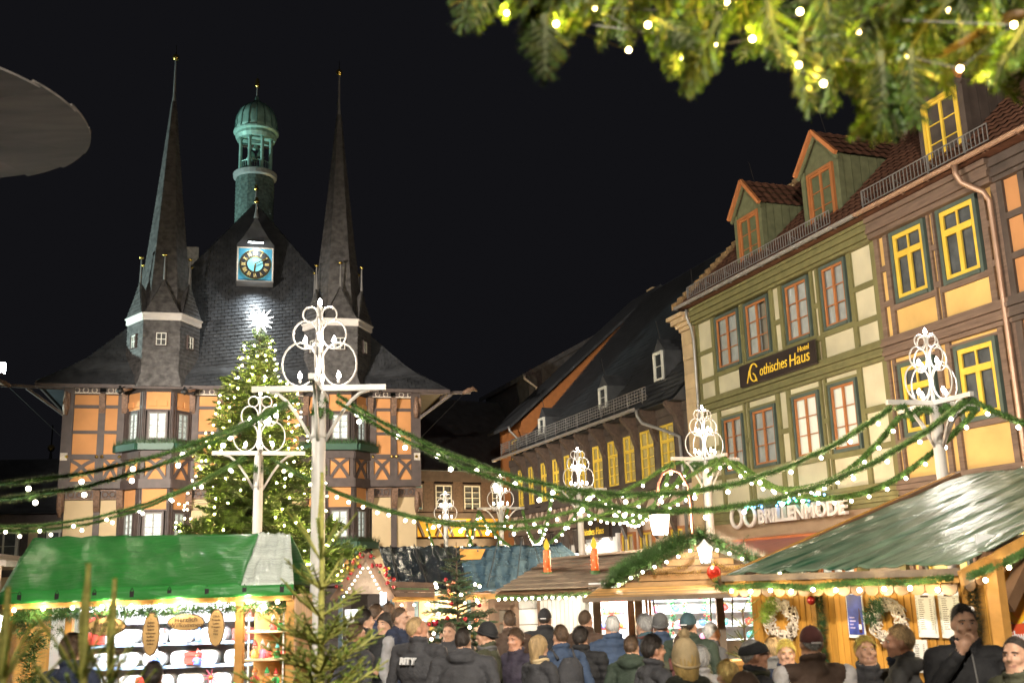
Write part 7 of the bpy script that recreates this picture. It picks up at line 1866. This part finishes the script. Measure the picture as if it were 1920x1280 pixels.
# middle distance
put(752, 1137, 11.6, -118, 'bearded man in a dark vest over a light grey hoodie', top='navy', sleeve='lgrey', legs='jeans', hair='brown', style='cropped', hood=True, vox=.012, arms='down', head=(6, 0))
def backprint(o, S):
    t = text('lettering', 'RITY', .085, m_paper, o, (.0, -.188, 1.33), (RAD(80), 0, 0), ax='CENTER', ext=.012, off=.004)
put(786, 1153, 10.3, -32, 'man in a dark jacket with white capital letters across his back', top='charcoal', legs='navy', hair='fair', skin=1, style='cropped', vox=.012, arms=('down', 'phone'), head=(-34, -16), bulk=1.15, extra=backprint)
PP = [
 (684, 1142, 12.5, -70, 'dark-haired woman at the left of the crowd by the lit gable', dict(top='black', hair='dark', style='full', female=True)),
 (706, 1133, 14.0, -60, 'person with brown hair behind the bearded man, near the lit gable', dict(top='navy', hair='brown', style='full', puffer=True)),
 (722, 1148, 12.0, 150, 'dark-haired woman facing the camera left of the grey hoodie', dict(top='black', hair='dark', style='long', female=True)),
 (668, 1166, 10.5, -50, 'person in a dark coat half hidden by the young fir', dict(top='charcoal', hair='brown', style='short', skin=1)),
 (728, 1130, 15.5, 20, 'person with auburn hair under the plank sign', dict(top='brown', hair='brown', style='full', female=True)),
 (842, 1166, 12.5, 165, 'man with a brown face in a wide dark coat right of the printed jacket', dict(top='charcoal', hair='brown', style='short', bulk=1.15, arms='front')),
 (868, 1176, 8.8, -15, 'broad person in a dark grey coat seen from behind in mid-crowd', dict(top='charcoal', hair='dark', style='short', bulk=1.2, hood=True)),
 (912, 1166, 10.5, 75, 'man in a dark beanie looking left', dict(top='olive', hair='dark', style='short', hat='beanie', hatc='black', scarf='grey')),
 (955, 1144, 12.5, 10, 'person with brown hair in front of the hut window', dict(top='brown', hair='brown', style='short')),
 (966, 1178, 9.6, 140, 'person in a purple-black jacket turned towards the camera', dict(top='purple', hair='brown', style='full', skin=1, female=True)),
 (1021, 1140, 12.8, -12, 'man in a dark peaked cap seen from behind by the whitewashed door', dict(top='black', hair='dark', style='short', hat='cap', hatc='black', bulk=1.1)),
 (1010, 1190, 9.0, -50, 'woman with a pale scarf and dark coat in mid-crowd', dict(top='charcoal', hair='fair', style='long', scarf='cream', female=True)),
 (1050, 1170, 10.6, 25, 'person in blue jacket and jeans behind the pale scarf', dict(top='blue', hair='brown', style='short', legs='jeans', pack='charcoal')),
 (1097, 1142, 12.2, -30, 'short-haired man by the post of the plank-roofed hut', dict(top='brown', hair='brown', style='cropped')),
 (1088, 1174, 9.8, -28, 'broad man in a black coat with dark hair right of the blue jacket', dict(top='black', hair='dark', style='full', bulk=1.1, puffer=True)),
 (1147, 1152, 11.3, 12, 'white-haired person in a blue padded jacket before the toy shelves', dict(top='blue', hair='white', style='short', legs='jeans', puffer=True)),
 (1207, 1151, 11.4, 40, 'grey-haired woman looking to the hut by its dark partition', dict(top='teal', hair='grey', style='full', female=True, scarf='maroon')),
 (1237, 1149, 11.2, -8, 'person in a grey beanie and light blue jacket before the bright hut', dict(top='blue', hair='grey', style='short', hat='beanie', hatc='grey')),
 (1183, 1190, 9.0, -25, 'person in a dark green jacket right of the padded jacket', dict(top='green', hair='brown', style='short', hood=True, scarf='grey')),
 (1290, 1148, 10.6, -35, 'person in a dark peaked cap and green jacket before the bright hut', dict(top='green', hair='dark', style='short', hat='cap', hatc='teal', bulk=1.1)),
 (1333, 1166, 10.0, -70, 'white-haired man in a pale grey-blue jacket before the bright hut', dict(top='grey', hair='white', style='short')),
 (1276, 1186, 8.6, -12, 'person with brown hair and olive jacket behind the cream bobble hat', dict(top='olive', hair='brown', style='short', pack='maroon')),
 (1310, 1210, 7.8, 15, 'person in a pale blue jacket right of the cream bobble hat', dict(top='lgrey', hair='grey', style='full', female=True)),
 (138, 1188, 7.6, -20, 'dark-haired customer in a navy jacket at the left of the green stall', dict(top='navy', hair='brown', style='full')),
 (288, 1240, 7.6, 4, 'small customer in dark clothes before the middle of the green stall', dict(top='charcoal', hair='dark', style='full', female=True)),
]
for i, (x, y, d, f, lab, k) in enumerate(PP):
    k.setdefault('arms', ['pocket', 'down', 'front'][i % 3]); put(x, y, d, f, lab, vox=.0145 if d > 8 else .012, seed=i, **k)
gl = T('mulled_wine_glass', 'glass of red mulled wine held up by the man in the printed jacket', 'glass', at(816, 1186, 10.0))
MB().lathe([(.022, 0), (.028, .005), (.006, .01), (.006, .04), (.03, .06), (.034, .12), (.031, .12), (.027, .063)], 12).build('goblet', MATS['window_glass'], gl, True)
MB().lathe([(.026, .064), (.031, .105)], 12).build('wine', M('mulled_wine', (.4, .01, .03), .2), gl, True)
